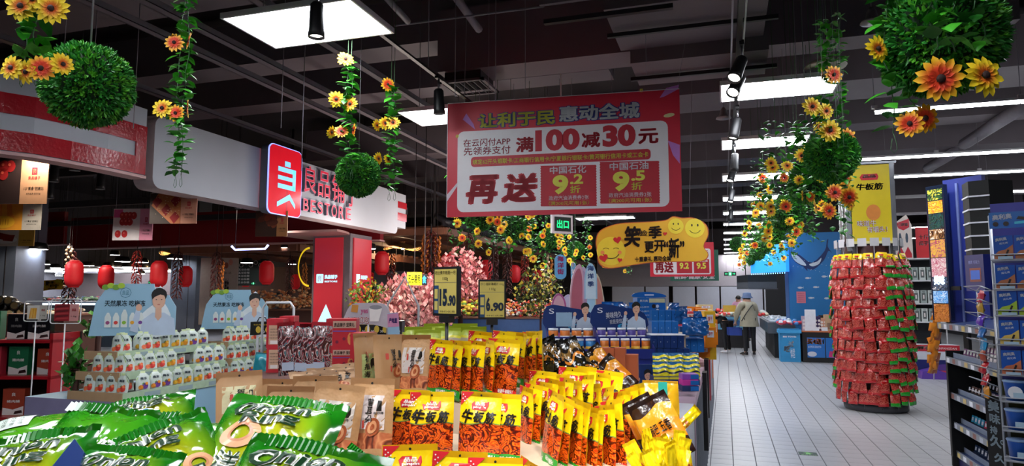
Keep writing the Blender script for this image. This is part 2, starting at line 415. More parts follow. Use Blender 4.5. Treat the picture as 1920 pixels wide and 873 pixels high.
# ---------------------------------------------------------------- track spotlights
def spot_fixture():
    t = thing('track_spotlight', 'black cylindrical spotlight', 'spotlight')
    MB().lathe([(.035, .26), (.05, .24), (.058, .05), (.062, 0), (.052, 0), (.05, .03)], BLACK, 16).build('lamp_body', t)
    MB().lathe([(.0, .02), (.05, .02)], SPOTGLOW, 16).build('lamp_lens', t)
    MB().tube([(0, 0, .25), (0, 0, .36)], .012, STEEL, 6).bx(-.02, .02, -.06, .06, .36, .40, BLACK).build('lamp_stem', t)
    return t
sp0 = spot_fixture(); TRX = atz(1393, 163, 3.35).x
LB = ['hanging under the large bright panel at the upper left', 'beside the top left corner of the red banner', 'nearest on the black track above the aisle', 'tilted, second on the black track above the aisle',
      'third on the aisle track', 'fourth on the aisle track', 'fifth on the aisle track', 'sixth on the aisle track', 'seventh on the aisle track', 'near the ceiling at the top right above the leaf ball']
for k, (px, py_, z, rx, ry) in enumerate(((593, 70, 3.42, 0, 0), (822, 213, 3.42, .1, 0), (1393, 163, 3.35, -.5, .35), (1388, 193, 3.35, -.6, .4), (1386, 262, 3.35, -.1, .25), (1388, 320, 3.35, .1, .1), (1383, 343, 3.35, -.3, .3), (1380, 380, 3.35, -.2, .2), (1377, 413, 3.35, 0, .1))):
    p = atz(px, py_, z)
    if k >= 2: p.x = TRX
    o = sp0 if k == 0 else dup(sp0, p, 0)
    for c_ in o.children[:2]: c_.rotation_euler = (rx, ry, 0); c_.location = Vector((0, 0, .25)) - Matrix.Rotation(ry, 3, 'Y') @ Matrix.Rotation(rx, 3, 'X') @ Vector((0, 0, .25))
    o.location = p; o['label'] = 'black cylindrical spotlight ' + LB[k]; o['group'] = 'track spotlights'
for k, (px, py_) in enumerate(((1393, 163), (593, 70))):
    p = atz(px, py_, 3.35 if k == 0 else 3.42); X = p.x + (.0 if k else -.02)
    t = thing('lighting_track', ['silver and black lighting track running along above the aisle', 'dark lighting track over the large bright panel'][k], 'lighting track', (X, 0, 0))
    ya = -1; yb = 22 if k == 0 else 9
    MB().bx(-.02, .02, ya, yb, 3.74 if k == 0 else 3.8, 3.82, BLACK).build('rail', t)
    if k == 0:
        MB().bx(-.06, -.045, ya, yb, 3.9, 3.94, STEEL).bx(.045, .06, ya, yb, 3.9, 3.94, STEEL).build('support_channel', t)
    m = MB()
    for y in range(0, yb, 3): m.tube([(0, y, 3.82), (0, y, ZC)], .005, PIPE, 4)
    m.build('hanging_rod', t, kind='stuff')
# round pale lamp shade behind the flower garland
p = at(1548, 127, 6.6)
t = thing('round_ceiling_lamp', 'round off-white disc lamp partly hidden by the sunflower vine', 'ceiling light', p)
MB().lathe([(.19, 0), (.2, .015), (.17, .05), (.03, .07)], M('#c9c4b4', .5), 28).build('lamp_shade', t); MB().tube([(0, 0, .07), (0, 0, ZC - p.z)], .004, PIPE, 4).build('lamp_cord', t)
for k, (px, py_, d, lb) in enumerate(((1635, 43, 6.5, 'top right behind the big leaf ball'), (1357, 222, 9.5, 'left of the aisle light row'))):
    p = at(px, py_, d)
    t = thing('bell_lamp', 'dim grey bell-shaped ceiling lamp, ' + lb, 'ceiling light', p, 0, 'bell lamps')
    MB().lathe([(.11, 0), (.1, .02), (.06, .05), (.045, .12), (.02, .16)], M('#8a868a', .4), 18).build('lamp_shade', t)
    MB().tube([(0, 0, .15), (0, 0, ZC - p.z)], .005, PIPE, 4).build('lamp_cord', t)
# ================================================================ hanging sign boards
BRED = mat('banner_red', '#cc2038', .45, var=.05, scale=2); BWHITE = mat('banner_white', '#e2dee2', .5, var=.02)
BYEL = M('#d8d54a', .5); NAVY = M('#1c2f80', .5); WRED = M('#b5182c', .5); MAROON = M('#8e1830', .5); PURPLE = M('#c07acb', .5)
def c1(x, y): return 800 + x / 3.118, 140 + y / 3.118
def banner(P, root, full=True):
    def B(x0, y0, x1, y1): a = c1(x0, y0); b = c1(x1, y1); return P.bx(a[0], a[1], b[0], b[1])
    W = P.w; zb, zt = 2.39, 3.59
    return B
Pb = Pl(at(838, 407, 7.16), at(1279, 387, 6.63))
t = thing('hanging_banner', 'big red and white promotional banner reading 100 and 30 hanging at the centre', 'banner', Pb.base, Pb.rz)
x0, zb = Pb.l(838, 407); x1_, _ = Pb.l(1279, 387); _, zt = Pb.l(838, 195)
MB().bx(x0, x1_, 0, .02, zb, zt, BRED).build('board', t)
MB().bx(x0-.006, x0, -.004, .024, zb, zt, WHITEMET).build('board_edge', t); MB().bx(x0, x1_, -.004, .024, zt, zt+.006, WHITEMET).build('board_edge', t)
def B(x0, y0, x1, y1): a = c1(x0, y0); b = c1(x1, y1); return Pb.bx(a[0], a[1], b[0], b[1])
e = .002
a = B(180, 300, 1415, 787)
m = MB().flat(rrect(*a, .07), BWHITE, -e)
m.flat(Pb.L(c1(211, 262), c1(232, 226), c1(275, 290), c1(283, 320)), PURPLE, -e).flat(Pb.L(c1(1362, 135), c1(1400, 78), c1(1475, 58), c1(1470, 85), c1(1385, 130)), PURPLE, -e)
m.flat(Pb.L(c1(1410, 385), c1(1480, 410), c1(1480, 520), c1(1440, 470)), PURPLE, -1.5*e)
m.flat(Pb.L(c1(120, 700), c1(180, 630), c1(180, 650), c1(120, 740)), M('#d9c4cf', .5), -e)
cx, cz = Pb.l(*c1(1417, 237)); m.disc(cx, cz, .055, M('#e3d9a0', .5), -2*e, .02, ang=8)
for q in ((1255, 92), (180, 360)):
    cx, cz = Pb.l(*c1(*q)); T(m, '券', cx-.02, cz-.02, cx+.02, cz+.02, BYEL, .02, -1.5*e)
m.build('white_panel_print', t)
def two(mb, s, bb, mt, ol, bold, y=-2*e):
    w_ = .008
    T(mb, s, bb[0]-w_, bb[1]-w_, bb[2]+w_, bb[3]+w_, ol, bold + .06, y); T(mb, s, *bb, mt, bold, y - e)
def slope_box(B, x0, yl0, yl1, x1, yr0, yr1): return B(x0, (yl0 + yr0) / 2, x1, (yl1 + yr1) / 2)
m = MB(); two(m, '让利于民', slope_box(B, 303, 234, 318, 750, 200, 286), BYEL, NAVY, .03); m.build('headline_lettering', t)
m = MB(); two(m, '惠动全城', slope_box(B, 775, 185, 278, 1245, 158, 252), M('#dfe3e8', .5), NAVY, .03); m.build('headline_lettering', t)
m = MB()
T(m, '在云闪付APP', *slope_box(B, 215, 378, 422, 490, 366, 410), MAROON, .012, -2*e); T(m, '先领券支付', *slope_box(B, 217, 424, 472, 490, 414, 462), MAROON, .012, -2*e)
m.build('offer_lettering', t); m = MB(); T(m, '满', *slope_box(B, 522, 366, 455, 625, 362, 450), WRED, .035, -2*e); T(m, '减', *slope_box(B, 905, 340, 430, 1015, 332, 422), WRED, .03, -2*e); T(m, '元', *slope_box(B, 1237, 318, 408, 1355, 310, 400), WRED, .035, -2*e)
T(m, '100', *slope_box(B, 635, 325, 450, 895, 310, 438), WRED, .055, -2*e); T(m, '30', *slope_box(B, 1028, 298, 425, 1222, 286, 415), WRED, .055, -2*e)
m.build('offer_lettering', t)
m = MB(); m.flat(rrect(*slope_box(B, 260, 490, 550, 1310, 424, 484), .035), WRED, -2*e); T(m, '绑定62开头银联卡/工商银行信用卡/宁夏银行银联卡/黄河银行信用卡或工会卡', *slope_box(B, 270, 502, 534, 1297, 444, 474), BYEL, .02, -3*e); m.build('card_strip', t)
m = MB(); T(m, '再', *slope_box(B, 228, 592, 768, 425, 578, 745), WRED, .05, -2*e, shear=.15); T(m, '送', *slope_box(B, 435, 580, 755, 650, 570, 740), WRED, .05, -2*e, shear=.15); m.build('brush_lettering', t)
for x0_, x1c, l0, l1, r0, r1, nm, big, sm in ((665, 995, 536, 780, 515, 764, '中国石化', '9', '.2'), (1012, 1363, 513, 765, 492, 748, '中国石油', '9', '.5')):
    m = MB(); bb = slope_box(B, x0_, l0, l1, x1c, r0, r1)
    n = 16; dz = (bb[3]-bb[1]) / n; poly = []
    for k in range(n): poly += [(bb[0], bb[1]+dz*(n-k)), (bb[0]+.008, bb[1]+dz*(n-k-.5))]
    for k in range(n): poly += [(bb[2], bb[1]+dz*k), (bb[2]-.008, bb[1]+dz*(k+.5))]
    m.flat(poly, WRED, -2*e); W_, H_ = bb[2]-bb[0], bb[3]-bb[1]
    f = lambda a, b, c, d: (bb[0]+W_*a, bb[1]+H_*b, bb[0]+W_*c, bb[1]+H_*d)
    T(m, nm, *f(.17, .79, .82, .97), M('#e2dfe4', .5), .02, -3*e); T(m, '9', *f(.22, .3, .5, .76), BYEL, .05, -3*e); T(m, sm, *f(.53, .53, .76, .77), BYEL, .04, -3*e)
    T(m, '折', *f(.53, .32, .71, .5), BYEL, .02, -3*e); T(m, '政府汽油消费券2张', *f(.15, .16, .86, .27), M('#e2dfe4', .5), .01, -3*e); T(m, '（满200元可用1张）', *f(.15, .04, .86, .14), BYEL, .01, -3*e)
    m.build('coupon_print', t)
for px in (870, 1270):
    xx = Pb.l(px, 180)[0]; MB().tube([(xx, .01, zt), (xx + (.35 if px > 1000 else -.05), .3, ZC)], .003, PIPE, 4).build('hanging_wire', t)

# smile cloud sign (two, plus one far away)
YEL = mat('smile_yellow', '#d9ad2c', .5, var=.05, scale=3); RIM = M('#b9572a', .5); INK = M('#1c1712', .5); HEART = M('#c3242a', .5); SMILE = mat('smiley_yellow', '#e0d03a', .45, var=.06, scale=5)
def heart(m, cx, cz, r, mt, y, ang=0):
    pts = []
    for k in range(20):
        q = 2*PI*k/20; x = 16*math.sin(q)**3/17; z = (13*math.cos(q)-5*math.cos(2*q)-2*math.cos(3*q)-math.cos(4*q))/17
        ca, sa = math.cos(R(ang)), math.sin(R(ang)); pts.append((cx + r*(x*ca-z*sa), cz + r*(x*sa+z*ca)))
    m.flat(pts[::-1], mt, y)
def smile_sign(loc, rz, W, label, group):
    """local: W wide, centred; measured from the photo sign 1117..1327 x 406..502"""
    s = W / 210.0
    def q(x, y): return ((x - 1222) * s, (455 - y) * s)
    t = thing('smile_sign', label, 'hanging sign', loc, rz, group)
    out = [(1117, 455), (1122, 435), (1138, 424), (1165, 417), (1210, 415), (1248, 412), (1262, 405), (1280, 408), (1300, 408), (1322, 420), (1327, 440), (1318, 462), (1326, 478), (1315, 490), (1280, 491), (1225, 492), (1180, 498), (1140, 503), (1122, 492), (1120, 472)]
    P_ = smoothpoly([q(*p) for p in out], 4)[::-1]
    if sum(P_[i][0]*P_[(i+1) % len(P_)][1]-P_[(i+1) % len(P_)][0]*P_[i][1] for i in range(len(P_))) < 0: P_ = P_[::-1]
    MB().prism([(x*1.0, z) for x, z in P_], 0, .02, RIM).build('board', t)
    MB().flat([(x*.985, z*.965) for x, z in P_], YEL, -.002).build('board_face_print', t)
    for (cx, cy, r) in ((1146, 470, 27), (1267, 424, 14.5), (1302, 428, 18)):
        m = MB(); c = q(cx, cy); m.disc(*c, r*s, SMILE, -.005 if r < 20 else -.004, n=28)
        a = r * s
        m.disc(c[0], c[1]-a*.05, a*.6, INK, -.008, a*.5, 14, a0=200, a1=340, r0=.9)
        if r < 20:
            for dx in (-.3, .3): m.disc(c[0]+dx*a, c[1]+a*.3, a*.08, INK, -.008, a*.14, 8)
        else:
            for dx in (-.35, .35): m.disc(c[0]+dx*a, c[1]+a*.12, a*.2, INK, -.008, a*.12, 10, a0=10, a1=170, r0=.8); m.disc(c[0]+dx*1.7*a, c[1]-a*.1, a*.14, M('#e08a4a', .5), -.008, n=10)
        m.build('smiley_face', t)
    for cx, cy, r, an in ((1158, 449, 8, 10), (1132, 483, 9, 15), (1162, 487, 5, -10), (1247, 438, 4, 0)): m = MB(); heart(m, *q(cx, cy), r*s, HEART, -.01, an); m.build('heart_print', t)
    m = MB(); bb = lambda x0, y0, x1, y1: (*q(x0, y1), *q(x1, y0))
    T(m, '笑', *bb(1170, 423, 1202, 463), INK, .035, -.01, shear=.1); T(m, '脸', *bb(1197, 431, 1215, 442), INK, .02, -.01); T(m, '季', *bb(1216, 423, 1241, 447), INK, .03, -.01)
    T(m, '更', *bb(1208, 452, 1226, 474), INK, .03, -.01); T(m, '开', *bb(1226, 450, 1246, 472), INK, .03, -.01); T(m, '“新”', *bb(1244, 446, 1282, 484), INK, .03, -.01); T(m, '十重豪礼 惠动全城', *bb(1190, 480, 1257, 490), INK, .03, -.01, dz=2*s)
    m.build('brush_lettering', t)
    for dx in (-60, 70): MB().tube([(dx*s, .01, 40*s), (dx*s*1.3, .01, ZC - loc[2])], .003, PIPE, 4).build('hanging_wire', t)
    return t
p = at(1222, 455, 8.4); smile_sign(p, R(12), 210*8.4/1260, 'yellow cloud-shaped hanging sign with two smiley faces at the top right, below the banner', 'smile signs')
p = at(97, 534, 17.0); smile_sign(p, R(16), 48*17/1260*1.0, 'small far yellow smile sign beside the green chalkboard sign at far left', 'smile signs')

# far repeat of the red banner and the green sign behind it
p = at(1283, 484, 12.5)
t = thing('hanging_banner', 'smaller red and white banner behind the smile sign, reading 9.2 and 9.5', 'banner', p, R(8), 'red hanging banners'); s_ = 12.5 / 1260
m = MB(); m.bx(-63*s_, 54*s_, 0, .02, -34*s_, 30*s_, BRED); m.build('board', t)
m = MB().flat(rrect(-57*s_, -30*s_, 48*s_, 18*s_, .04), BWHITE, -.002); T(m, '再送', -54*s_, -27*s_, -20*s_, -5*s_, WRED, .04, -.004)
for a_, tx in ((-14, '9.2'), (17, '9.5')): m.rect(a_*s_, -28*s_, (a_+28)*s_, -2*s_, WRED, -.004); T(m, tx, (a_+5)*s_, -20*s_, (a_+22)*s_, -8*s_, BYEL, .04, -.006); T(m, '中国石油', (a_+3)*s_, -7*s_, (a_+25)*s_, -3*s_, BWHITE, .02, -.006)
T(m, '满100减30元', 0, 6*s_, 44*s_, 15*s_, WRED, .03, -.004); m.build('offer_print', t)
for xx in (-.5, .45): MB().tube([(xx, .01, 30*s_), (xx, .01, ZC - p.z)], .003, PIPE, 4).build('hanging_wire', t)
p = at(1303, 508, 15)
t = thing('green_sign', 'dark green hanging board with white lettering below the far banner', 'hanging sign', p, R(8)); s_ = 15 / 1260
MB().bx(-45*s_, 43*s_, 0, .03, -18*s_, 40*s_, mat('green_board', '#1c5a48', .6)).build('board', t)
m = MB(); T(m, '新鲜·健康·安全', -38*s_, -15*s_, 36*s_, -4*s_, BWHITE, .03, -.003); m.build('lettering', t)
for xx in (-.4, .4): MB().tube([(xx, .01, 40*s_), (xx, .01, ZC - p.z)], .003, PIPE, 4).build('hanging_wire', t)

# exit signs
EXG = mat('exit_glow', '#1db36a', .5, emit=1.6, ecol='#18c070', var=0); EXW = mat('exit_mark', '#d8ffe8', .5, emit=1.5, ecol='#d8ffe8', var=0)
def exit_sign(px, py, d, rz, w_, h_, label, mirror=0):
    p = at(px, py, d); t = thing('exit_sign', label, 'exit sign', p, rz, 'green exit signs')
    MB().bx(-w_/2, w_/2, 0, .04, -h_/2, h_/2, M('#20332c', .5)).build('sign_box', t)
    m = MB().rect(-w_*.12, -h_*.4, w_*.12, h_*.4, EXG, -.002)
    m.disc(0, h_*.22, h_*.09, EXW, -.004, n=10); m.flat([(-.03*w_, -h_*.35), (.03*w_, -h_*.3), (.04*w_, h_*.1), (-.05*w_, h_*.12)], EXW, -.004).flat([(-.09*w_, -.05*h_), (.09*w_, .05*h_), (.09*w_, .0), (-.09*w_, -.1*h_)], EXW, -.004)
    for s in (-1, 1):
        m.flat([(s*w_*.42, 0), (s*w_*.32, h_*.22*s), (s*w_*.32, -h_*.22*s)], EXG, -.002).rect(min(s*w_*.33, s*w_*.2), -h_*.06, max(s*w_*.33, s*w_*.2), h_*.06, EXG, -.002)
    m.build('sign_glow', t)
    m = MB()
    for s in (-.3, .3): m.tube([(w_*s, .02, h_/2), (w_*s, .02, ZC - p.z)], .006, PIPE, 4)
    m.build('hanging_rod', t, kind='stuff')
exit_sign(1369, 513, 26, R(0), .45, .15, 'small green exit sign with two arrows above the far freezer wall')
exit_sign(69, 507, 15, R(20), .3, .1, 'green exit sign with an arrow at the far left above the chalkboard sign')
exit_sign(283, 529, 17, R(20), .14, .08, 'tiny green arrow exit sign between the third and fourth lantern')
exit_sign(475, 531, 20, R(20), .14, .08, 'tiny green exit lamp right of the fifth lantern')
# exit box seen at an angle under the banner
p = at(1055, 420, 9.3); t = thing('exit_sign', 'white-framed green exit box hanging at an angle under the banner', 'exit sign', p, R(48), 'green exit signs')
MB().bx(-.17, .17, 0, .05, -.13, .13, WHITEMET).build('sign_box', t); MB().rect(-.14, -.1, .14, .1, M('#10201a', .4), -.003).build('sign_glass', t)
m = MB(); T(m, '出口', -.1, -.06, .1, .06, EXG, .03, -.006); m.build('sign_glow', t); MB().tube([(0, .02, .13), (0, .02, ZC - p.z)], .01, WHITEMET, 6).build('hanging_rod', t)

# ================================================================ leaf balls, vines and sunflowers
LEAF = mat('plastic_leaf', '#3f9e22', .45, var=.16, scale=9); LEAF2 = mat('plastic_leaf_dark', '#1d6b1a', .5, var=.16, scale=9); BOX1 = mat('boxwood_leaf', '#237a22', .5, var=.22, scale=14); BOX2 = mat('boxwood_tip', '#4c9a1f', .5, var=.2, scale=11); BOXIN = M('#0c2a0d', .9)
VINE = M('#39603a', .5)
def petal_mat(name, inner, outer, r0, r1):
    m = bpy.data.materials.new(name); m.use_nodes = True; nt = m.node_tree; b = nt.nodes['Principled BSDF']; b.inputs['Roughness'].default_value = .55
    uv = nd(nt, 'ShaderNodeUVMap'); sx = nd(nt, 'ShaderNodeSeparateXYZ'); cr = nd(nt, 'ShaderNodeValToRGB')
    nt.links.new(uv.outputs[0], sx.inputs[0]); nt.links.new(sx.outputs[0], cr.inputs[0]); nt.links.new(cr.outputs[0], b.inputs['Base Color'])
    cr.color_ramp.elements[0].position = r0; cr.color_ramp.elements[0].color = lin(inner); cr.color_ramp.elements[1].position = r1; cr.color_ramp.elements[1].color = lin(outer)
    b.inputs['Emission Strength'].default_value = 0
    return m
PETY = petal_mat('petal_yellow', '#e2641c', '#f0cf22', .25, .62); PETO = petal_mat('petal_orange', '#e0401c', '#f0b818', .45, .85); SEED = M('#2a120c', .8)
def flower_mesh(pm, seed):
    r = random.Random(seed); m = MB()
    for ring, (n, L, lift) in enumerate(((14, 1.0, .05), (12, .66, .22))):
        for k in range(n):
            a = 2*PI*(k + .5*ring)/n + r.uniform(-.08, .08); l = L*r.uniform(.9, 1.05); wd = .19*L**.5; dr = r.uniform(-.12, .1)
            pts = [(.12, 0, .0), (.5*l, wd, .06), (.5*l, -wd, .06), (.82*l, wd*.75, .02), (.82*l, -wd*.75, .02), (l, 0, -.06), (.5*l, 0, .0), (.82*l, 0, -.03)]
            vs = [(x*math.cos(a)-y*math.sin(a), -(z + lift*x + dr*x*x), x*math.sin(a)+y*math.cos(a)) for x, y, z in pts]
            m.add(vs, [(0, 6, 1), (0, 2, 6), (1, 6, 7, 3), (6, 2, 4, 7), (3, 7, 5), (7, 4, 5)], pm, uv=[(max(.01, x), y) for x, y, z in pts], smooth=True)
    m.lathe([(.17, -.0), (.19, .06), (.12, .12), (.02, .13)], SEED, 10); n0 = len(m.v) - 40
    m.v[n0:] = [(x, -z - .1, y) for x, y, z in m.v[n0:]]
    return m.mesh('flower')
FLM = [flower_mesh(PETY, 1), flower_mesh(PETY, 2), flower_mesh(PETO, 3), flower_mesh(PETO, 4)]
def leaf_mesh(mt, seed=0):
    r = random.Random(seed); m = MB(); c = r.uniform(.1, .3)
    pts = [(0, 0, 0), (-.28, 0, .22), (.28, 0, .22), (-.36, -.03, .5), (.36, -.03, .5), (-.2, -.06, .8), (.2, -.06, .8), (0, -.1, 1.08)]
    mid = [(0, .06, .25), (0, .07, .55), (0, .02, .85)]
    vs = [(x, y - c*z*z, z) for x, y, z in pts + mid]
    return m.add(vs, [(0, 8, 1), (0, 2, 8), (1, 8, 9, 3), (8, 2, 4, 9), (3, 9, 10, 5), (9, 4, 6, 10), (5, 10, 7), (10, 6, 7)], mt, smooth=True)
LFM = [leaf_mesh(LEAF, k).mesh('leaf') for k in range(3)] + [leaf_mesh(LEAF2, 5).mesh('leaf')]
def ballmesh(n, seed):
    r = random.Random(seed); m = MB()
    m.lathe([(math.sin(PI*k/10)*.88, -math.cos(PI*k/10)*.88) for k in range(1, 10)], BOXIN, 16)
    for k in range(n):
        z = 1 - 2*(k + .5)/n; a = k*2.39996 + r.uniform(-.1, .1); q = math.sqrt(1 - z*z); nrm = Vector((q*math.cos(a), q*math.sin(a), z))
        nn = (nrm + Vector((r.uniform(-.35, .35), r.uniform(-.35, .35), r.uniform(-.35, .35)))).normalized()
        u = nn.orthogonal().normalized(); v = nn.cross(u); R0 = r.uniform(.8, .92); mt = BOX2 if r.random() < .38 else BOX1; s = r.uniform(.75, 1.15)
        for j in range(4):
            b = 2*PI*j/4 + r.uniform(0, 1.5); d = (u*math.cos(b) + v*math.sin(b)); e_ = nn.cross(d)
            base = nrm*R0; tip = base + (nn*.13 + d*.075)*s; midp = base + (nn*.07 + d*.06)*s
            m.add([base, midp + e_*.032*s, tip, midp - e_*.032*s], [(0, 1, 2, 3)], mt)
    return m.mesh('foliage')
BALLM = [ballmesh(1500, 1), ballmesh(520, 2)]
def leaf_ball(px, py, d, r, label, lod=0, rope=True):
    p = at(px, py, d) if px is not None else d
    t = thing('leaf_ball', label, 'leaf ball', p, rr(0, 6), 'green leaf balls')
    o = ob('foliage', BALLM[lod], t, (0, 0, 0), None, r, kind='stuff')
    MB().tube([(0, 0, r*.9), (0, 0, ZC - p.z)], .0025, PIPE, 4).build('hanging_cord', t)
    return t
def clip(m, p, s=1):
    p = Vector(p); m.tube([p + Vector((0, 0, .0)), p + Vector((.008*s, 0, -.03*s)), p + Vector((.011*s, 0, -.06*s)), p + Vector((0, 0, -.075*s)), p + Vector((-.011*s, 0, -.06*s)), p + Vector((-.004*s, 0, -.02*s))], .0016*s, VINE, 4)
def strand(name_label, px, y0, y1, d, flowers=(), lod=0, dens=1.0, leaf=.05, nv=1, hook=True, spread=.03, skip=()):
    """a vine hanging from height y0 to y1 (pixels) with leaves, sunflowers [(px,py,r_px,kind)] and a wire clip at its end"""
    top = at(px, y0, d); bot = at(px, y1, d); t = thing('sunflower_vine', name_label, 'flower garland', (bot.x, bot.y, bot.z), 0, 'sunflower vines')
    H = top.z - bot.z
    lf = MB(); n_leaf = 0
    for q in range(nv):
        ox = (q - (nv-1)/2) * .05; pts = []
        for k in range(13): f = k/12; pts.append((ox + .012*math.sin(f*9 + q*2) + rr(-.006, .006), rr(-.01, .01), .02 + H*f))
        vm = MB().tube(pts + [(ox, 0, ZC - bot.z)], .0022, VINE, 4)
        if hook: clip(vm, (pts[0][0], pts[0][1], .02), leaf/.05)
        vm.build('vine', t)
        leaf_ = leaf*1.45; n = int(H / leaf * 3.0 * dens)
        for k in range(n):
            z = .04 + (H - .02) * (k + rr(0, .8)) / n
            sc = leaf_ * rr(.7, 1.15); loc = (ox + rr(-.014, .014), rr(-.014, .014), z); rot = (rr(.6, 2.1), rr(-.3, .3), rr(0, 6.28))
            if lod == 0: ob('leaf', LFM[RND.randrange(4)], t, loc, rot, sc)
            else:
                i0 = len(lf.v); src = leaf_mesh(LEAF if RND.random() < .6 else LEAF2, k)
                lf.add(src.v, src.f, src.mats[0], smooth=True); lf.tf(Matrix.Translation(loc) @ Matrix.Rotation(rot[2], 4, 'Z') @ Matrix.Rotation(rot[0], 4, 'X') @ Matrix.Scale(sc, 4), i0)
    if lod: lf.build('leaves', t, kind='stuff')
    for fx, fy, fr, kd in flowers:
        p = at(fx, fy, d - .04) - bot
        rz = YAW + (rr(-.4, .4) if kd < 4 else (1.1 if kd < 6 else -1.1))
        ob('flower', FLM[kd % 4], t, p, (rr(-.25, .35), rr(0, 6.28), rz), fr * d / 1260 * 1.05)
    return t
def gar(lst): return lst
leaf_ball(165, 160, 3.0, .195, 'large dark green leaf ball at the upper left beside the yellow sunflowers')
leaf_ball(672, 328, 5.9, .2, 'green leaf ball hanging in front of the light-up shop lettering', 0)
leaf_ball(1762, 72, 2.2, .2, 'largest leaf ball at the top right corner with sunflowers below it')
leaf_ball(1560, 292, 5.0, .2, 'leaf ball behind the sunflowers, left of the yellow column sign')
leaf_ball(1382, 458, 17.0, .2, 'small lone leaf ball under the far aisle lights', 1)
strand('sunflower vine at the top left corner with two big yellow blooms on top', 55, -45, 138, 2.6, [(40, 12, 30, 0), (97, 16, 31, 0), (62, 0, 20, 1), (22, 128, 25, 0), (50, 135, 24, 1), (78, 128, 25, 2), (117, 120, 22, 4)], leaf=.05, nv=2, spread=.02)
strand('sunflower vine with two pairs of orange-yellow blooms over the white fascia', 333, -45, 335, 4.2, [(327, 80, 18, 2), (355, 77, 17, 6), (305, 203, 20, 1), (330, 212, 17, 2), (353, 203, 17, 6)], nv=2)
strand('sunflower vine above the middle leaf ball, topped by a single bloom', 652, 120, 322, 5.6, [(648, 111, 16, 0), (630, 186, 16, 0), (657, 195, 15, 0), (621, 248, 13, 4), (640, 246, 14, 2), (664, 244, 13, 6)], nv=2, leaf=.06)
strand('sunflower vine just right of the middle leaf ball', 733, 165, 362, 6.0, [(727, 158, 13, 2), (706, 235, 12, 4), (722, 231, 13, 1), (737, 230, 14, 0), (709, 297, 12, 4), (727, 299, 12, 4)], nv=2, leaf=.06)
strand('leafy vine draped over the front of the largest leaf ball', 1770, -30, 110, 1.96, [(1762, 148, 42, 2), (1845, 142, 40, 0)], nv=2, leaf=.045, hook=False)
strand('leafy vine over the right side of the largest leaf ball', 1838, -30, 100, 1.97, [], nv=1, leaf=.045, hook=False)
strand('vine at the left edge of the largest leaf ball ending in a wire clip', 1672, -20, 262, 2.2, [(1645, 92, 26, 0), (1705, 232, 25, 2)], leaf=.045)
strand('short vine below the largest leaf ball with one open orange bloom', 1715, 150, 232, 2.3, [(1733, 222, 28, 2)], leaf=.04, hook=False)
strand('vine with two orange blooms crossing the round pale lamp', 1552, 40, 165, 4.9, [(1540, 141, 15, 4), (1563, 140, 18, 2)], nv=2, leaf=.045)
strand('long plain vine with ivy leaves above the right garland row', 1580, 25, 255, 4.95, [(1587, 258, 19, 3)], leaf=.045, hook=False)
strand('vine with a row of yellow blooms in front of the third light panel', 1545, 180, 290, 4.8, [(1523, 200, 19, 1), (1549, 208, 16, 0), (1556, 245, 22, 1)], nv=2, leaf=.045, hook=False)
strand('vine hanging below the right leaf ball with four drooping blooms', 1582, 280, 395, 4.75, [(1565, 361, 18, 3), (1591, 369, 19, 2), (1554, 395, 16, 2), (1528, 388, 15, 4)], nv=2, leaf=.045)
strand('vine left of the right leaf ball with two small blooms', 1503, 235, 375, 5.6, [(1502, 292, 14, 0), (1476, 311, 12, 0), (1498, 337, 10, 0), (1470, 333, 10, 2), (1504, 366, 11, 4), (1520, 369, 10, 6)], nv=3, leaf=.055, hook=False)
# the two rows go on down the hall
def row_cluster(X, y, k, side, lod=1):
    zc = 2.58; bpos = Vector((X, y, zc))
    leaf_ball(None, None, bpos, .2, 'green leaf ball in the %s garland row, %s from the front' % (side, ORD[k]), 1)
    d = (bpos).dot(_h)
    for j in range(3 if k < 4 else 2):
        ox = (-.28, .26, 0.02)[j]; top = rr(3.0, 3.35); bot = rr(2.05, 2.35)
        t = thing('sunflower_vine', 'sunflower vine %s the %s leaf ball of the %s garland row' % (('left of', 'right of', 'in front of')[j], ORD[k], side), 'flower garland', (X + ox, y - (.22 if j == 2 else .05), bot), 0, 'sunflower vines')
        lf = MB(); n = 80
        for q in range(n):
            i0 = len(lf.v); src = leaf_mesh(LEAF if RND.random() < .6 else LEAF2, q); lf.add(src.v, src.f, src.mats[0], smooth=True)
            lf.tf(Matrix.Translation((rr(-.1, .1), rr(-.1, .1), (top-bot)*q/n)) @ Matrix.Rotation(rr(0, 6.3), 4, 'Z') @ Matrix.Rotation(rr(.5, 2.2), 4, 'X') @ Matrix.Scale(rr(.05, .08), 4), i0)
        lf.build('leaves', t, kind='stuff'); MB().tube([(0, 0, 0), (.01, 0, .4), (0, 0, ZC - bot)], .003, VINE, 4).build('vine', t)
        for q in range(5):
            ob('flower', FLM[(0, 1, 0, 1, 1, 2)[RND.randrange(6)]], t, (rr(-.1, .1), -.08, (top-bot)*rr(.0, .85)), (rr(-.3, .4), rr(0, 6), YAW + rr(-.7, .5)), rr(.055, .068))
for k, y in enumerate((6.6, 8.7, 9.4, 11.5, 14.2, 16.9, 19.6)): row_cluster(.76, y, k, 'right')
for k, (X, y) in enumerate(((-3.0, 8.1), (-3.0, 9.6), (-3.05, 11.8), (-3.1, 14.5), (-2.6, 17.3))): row_cluster(X, y, k, 'left')
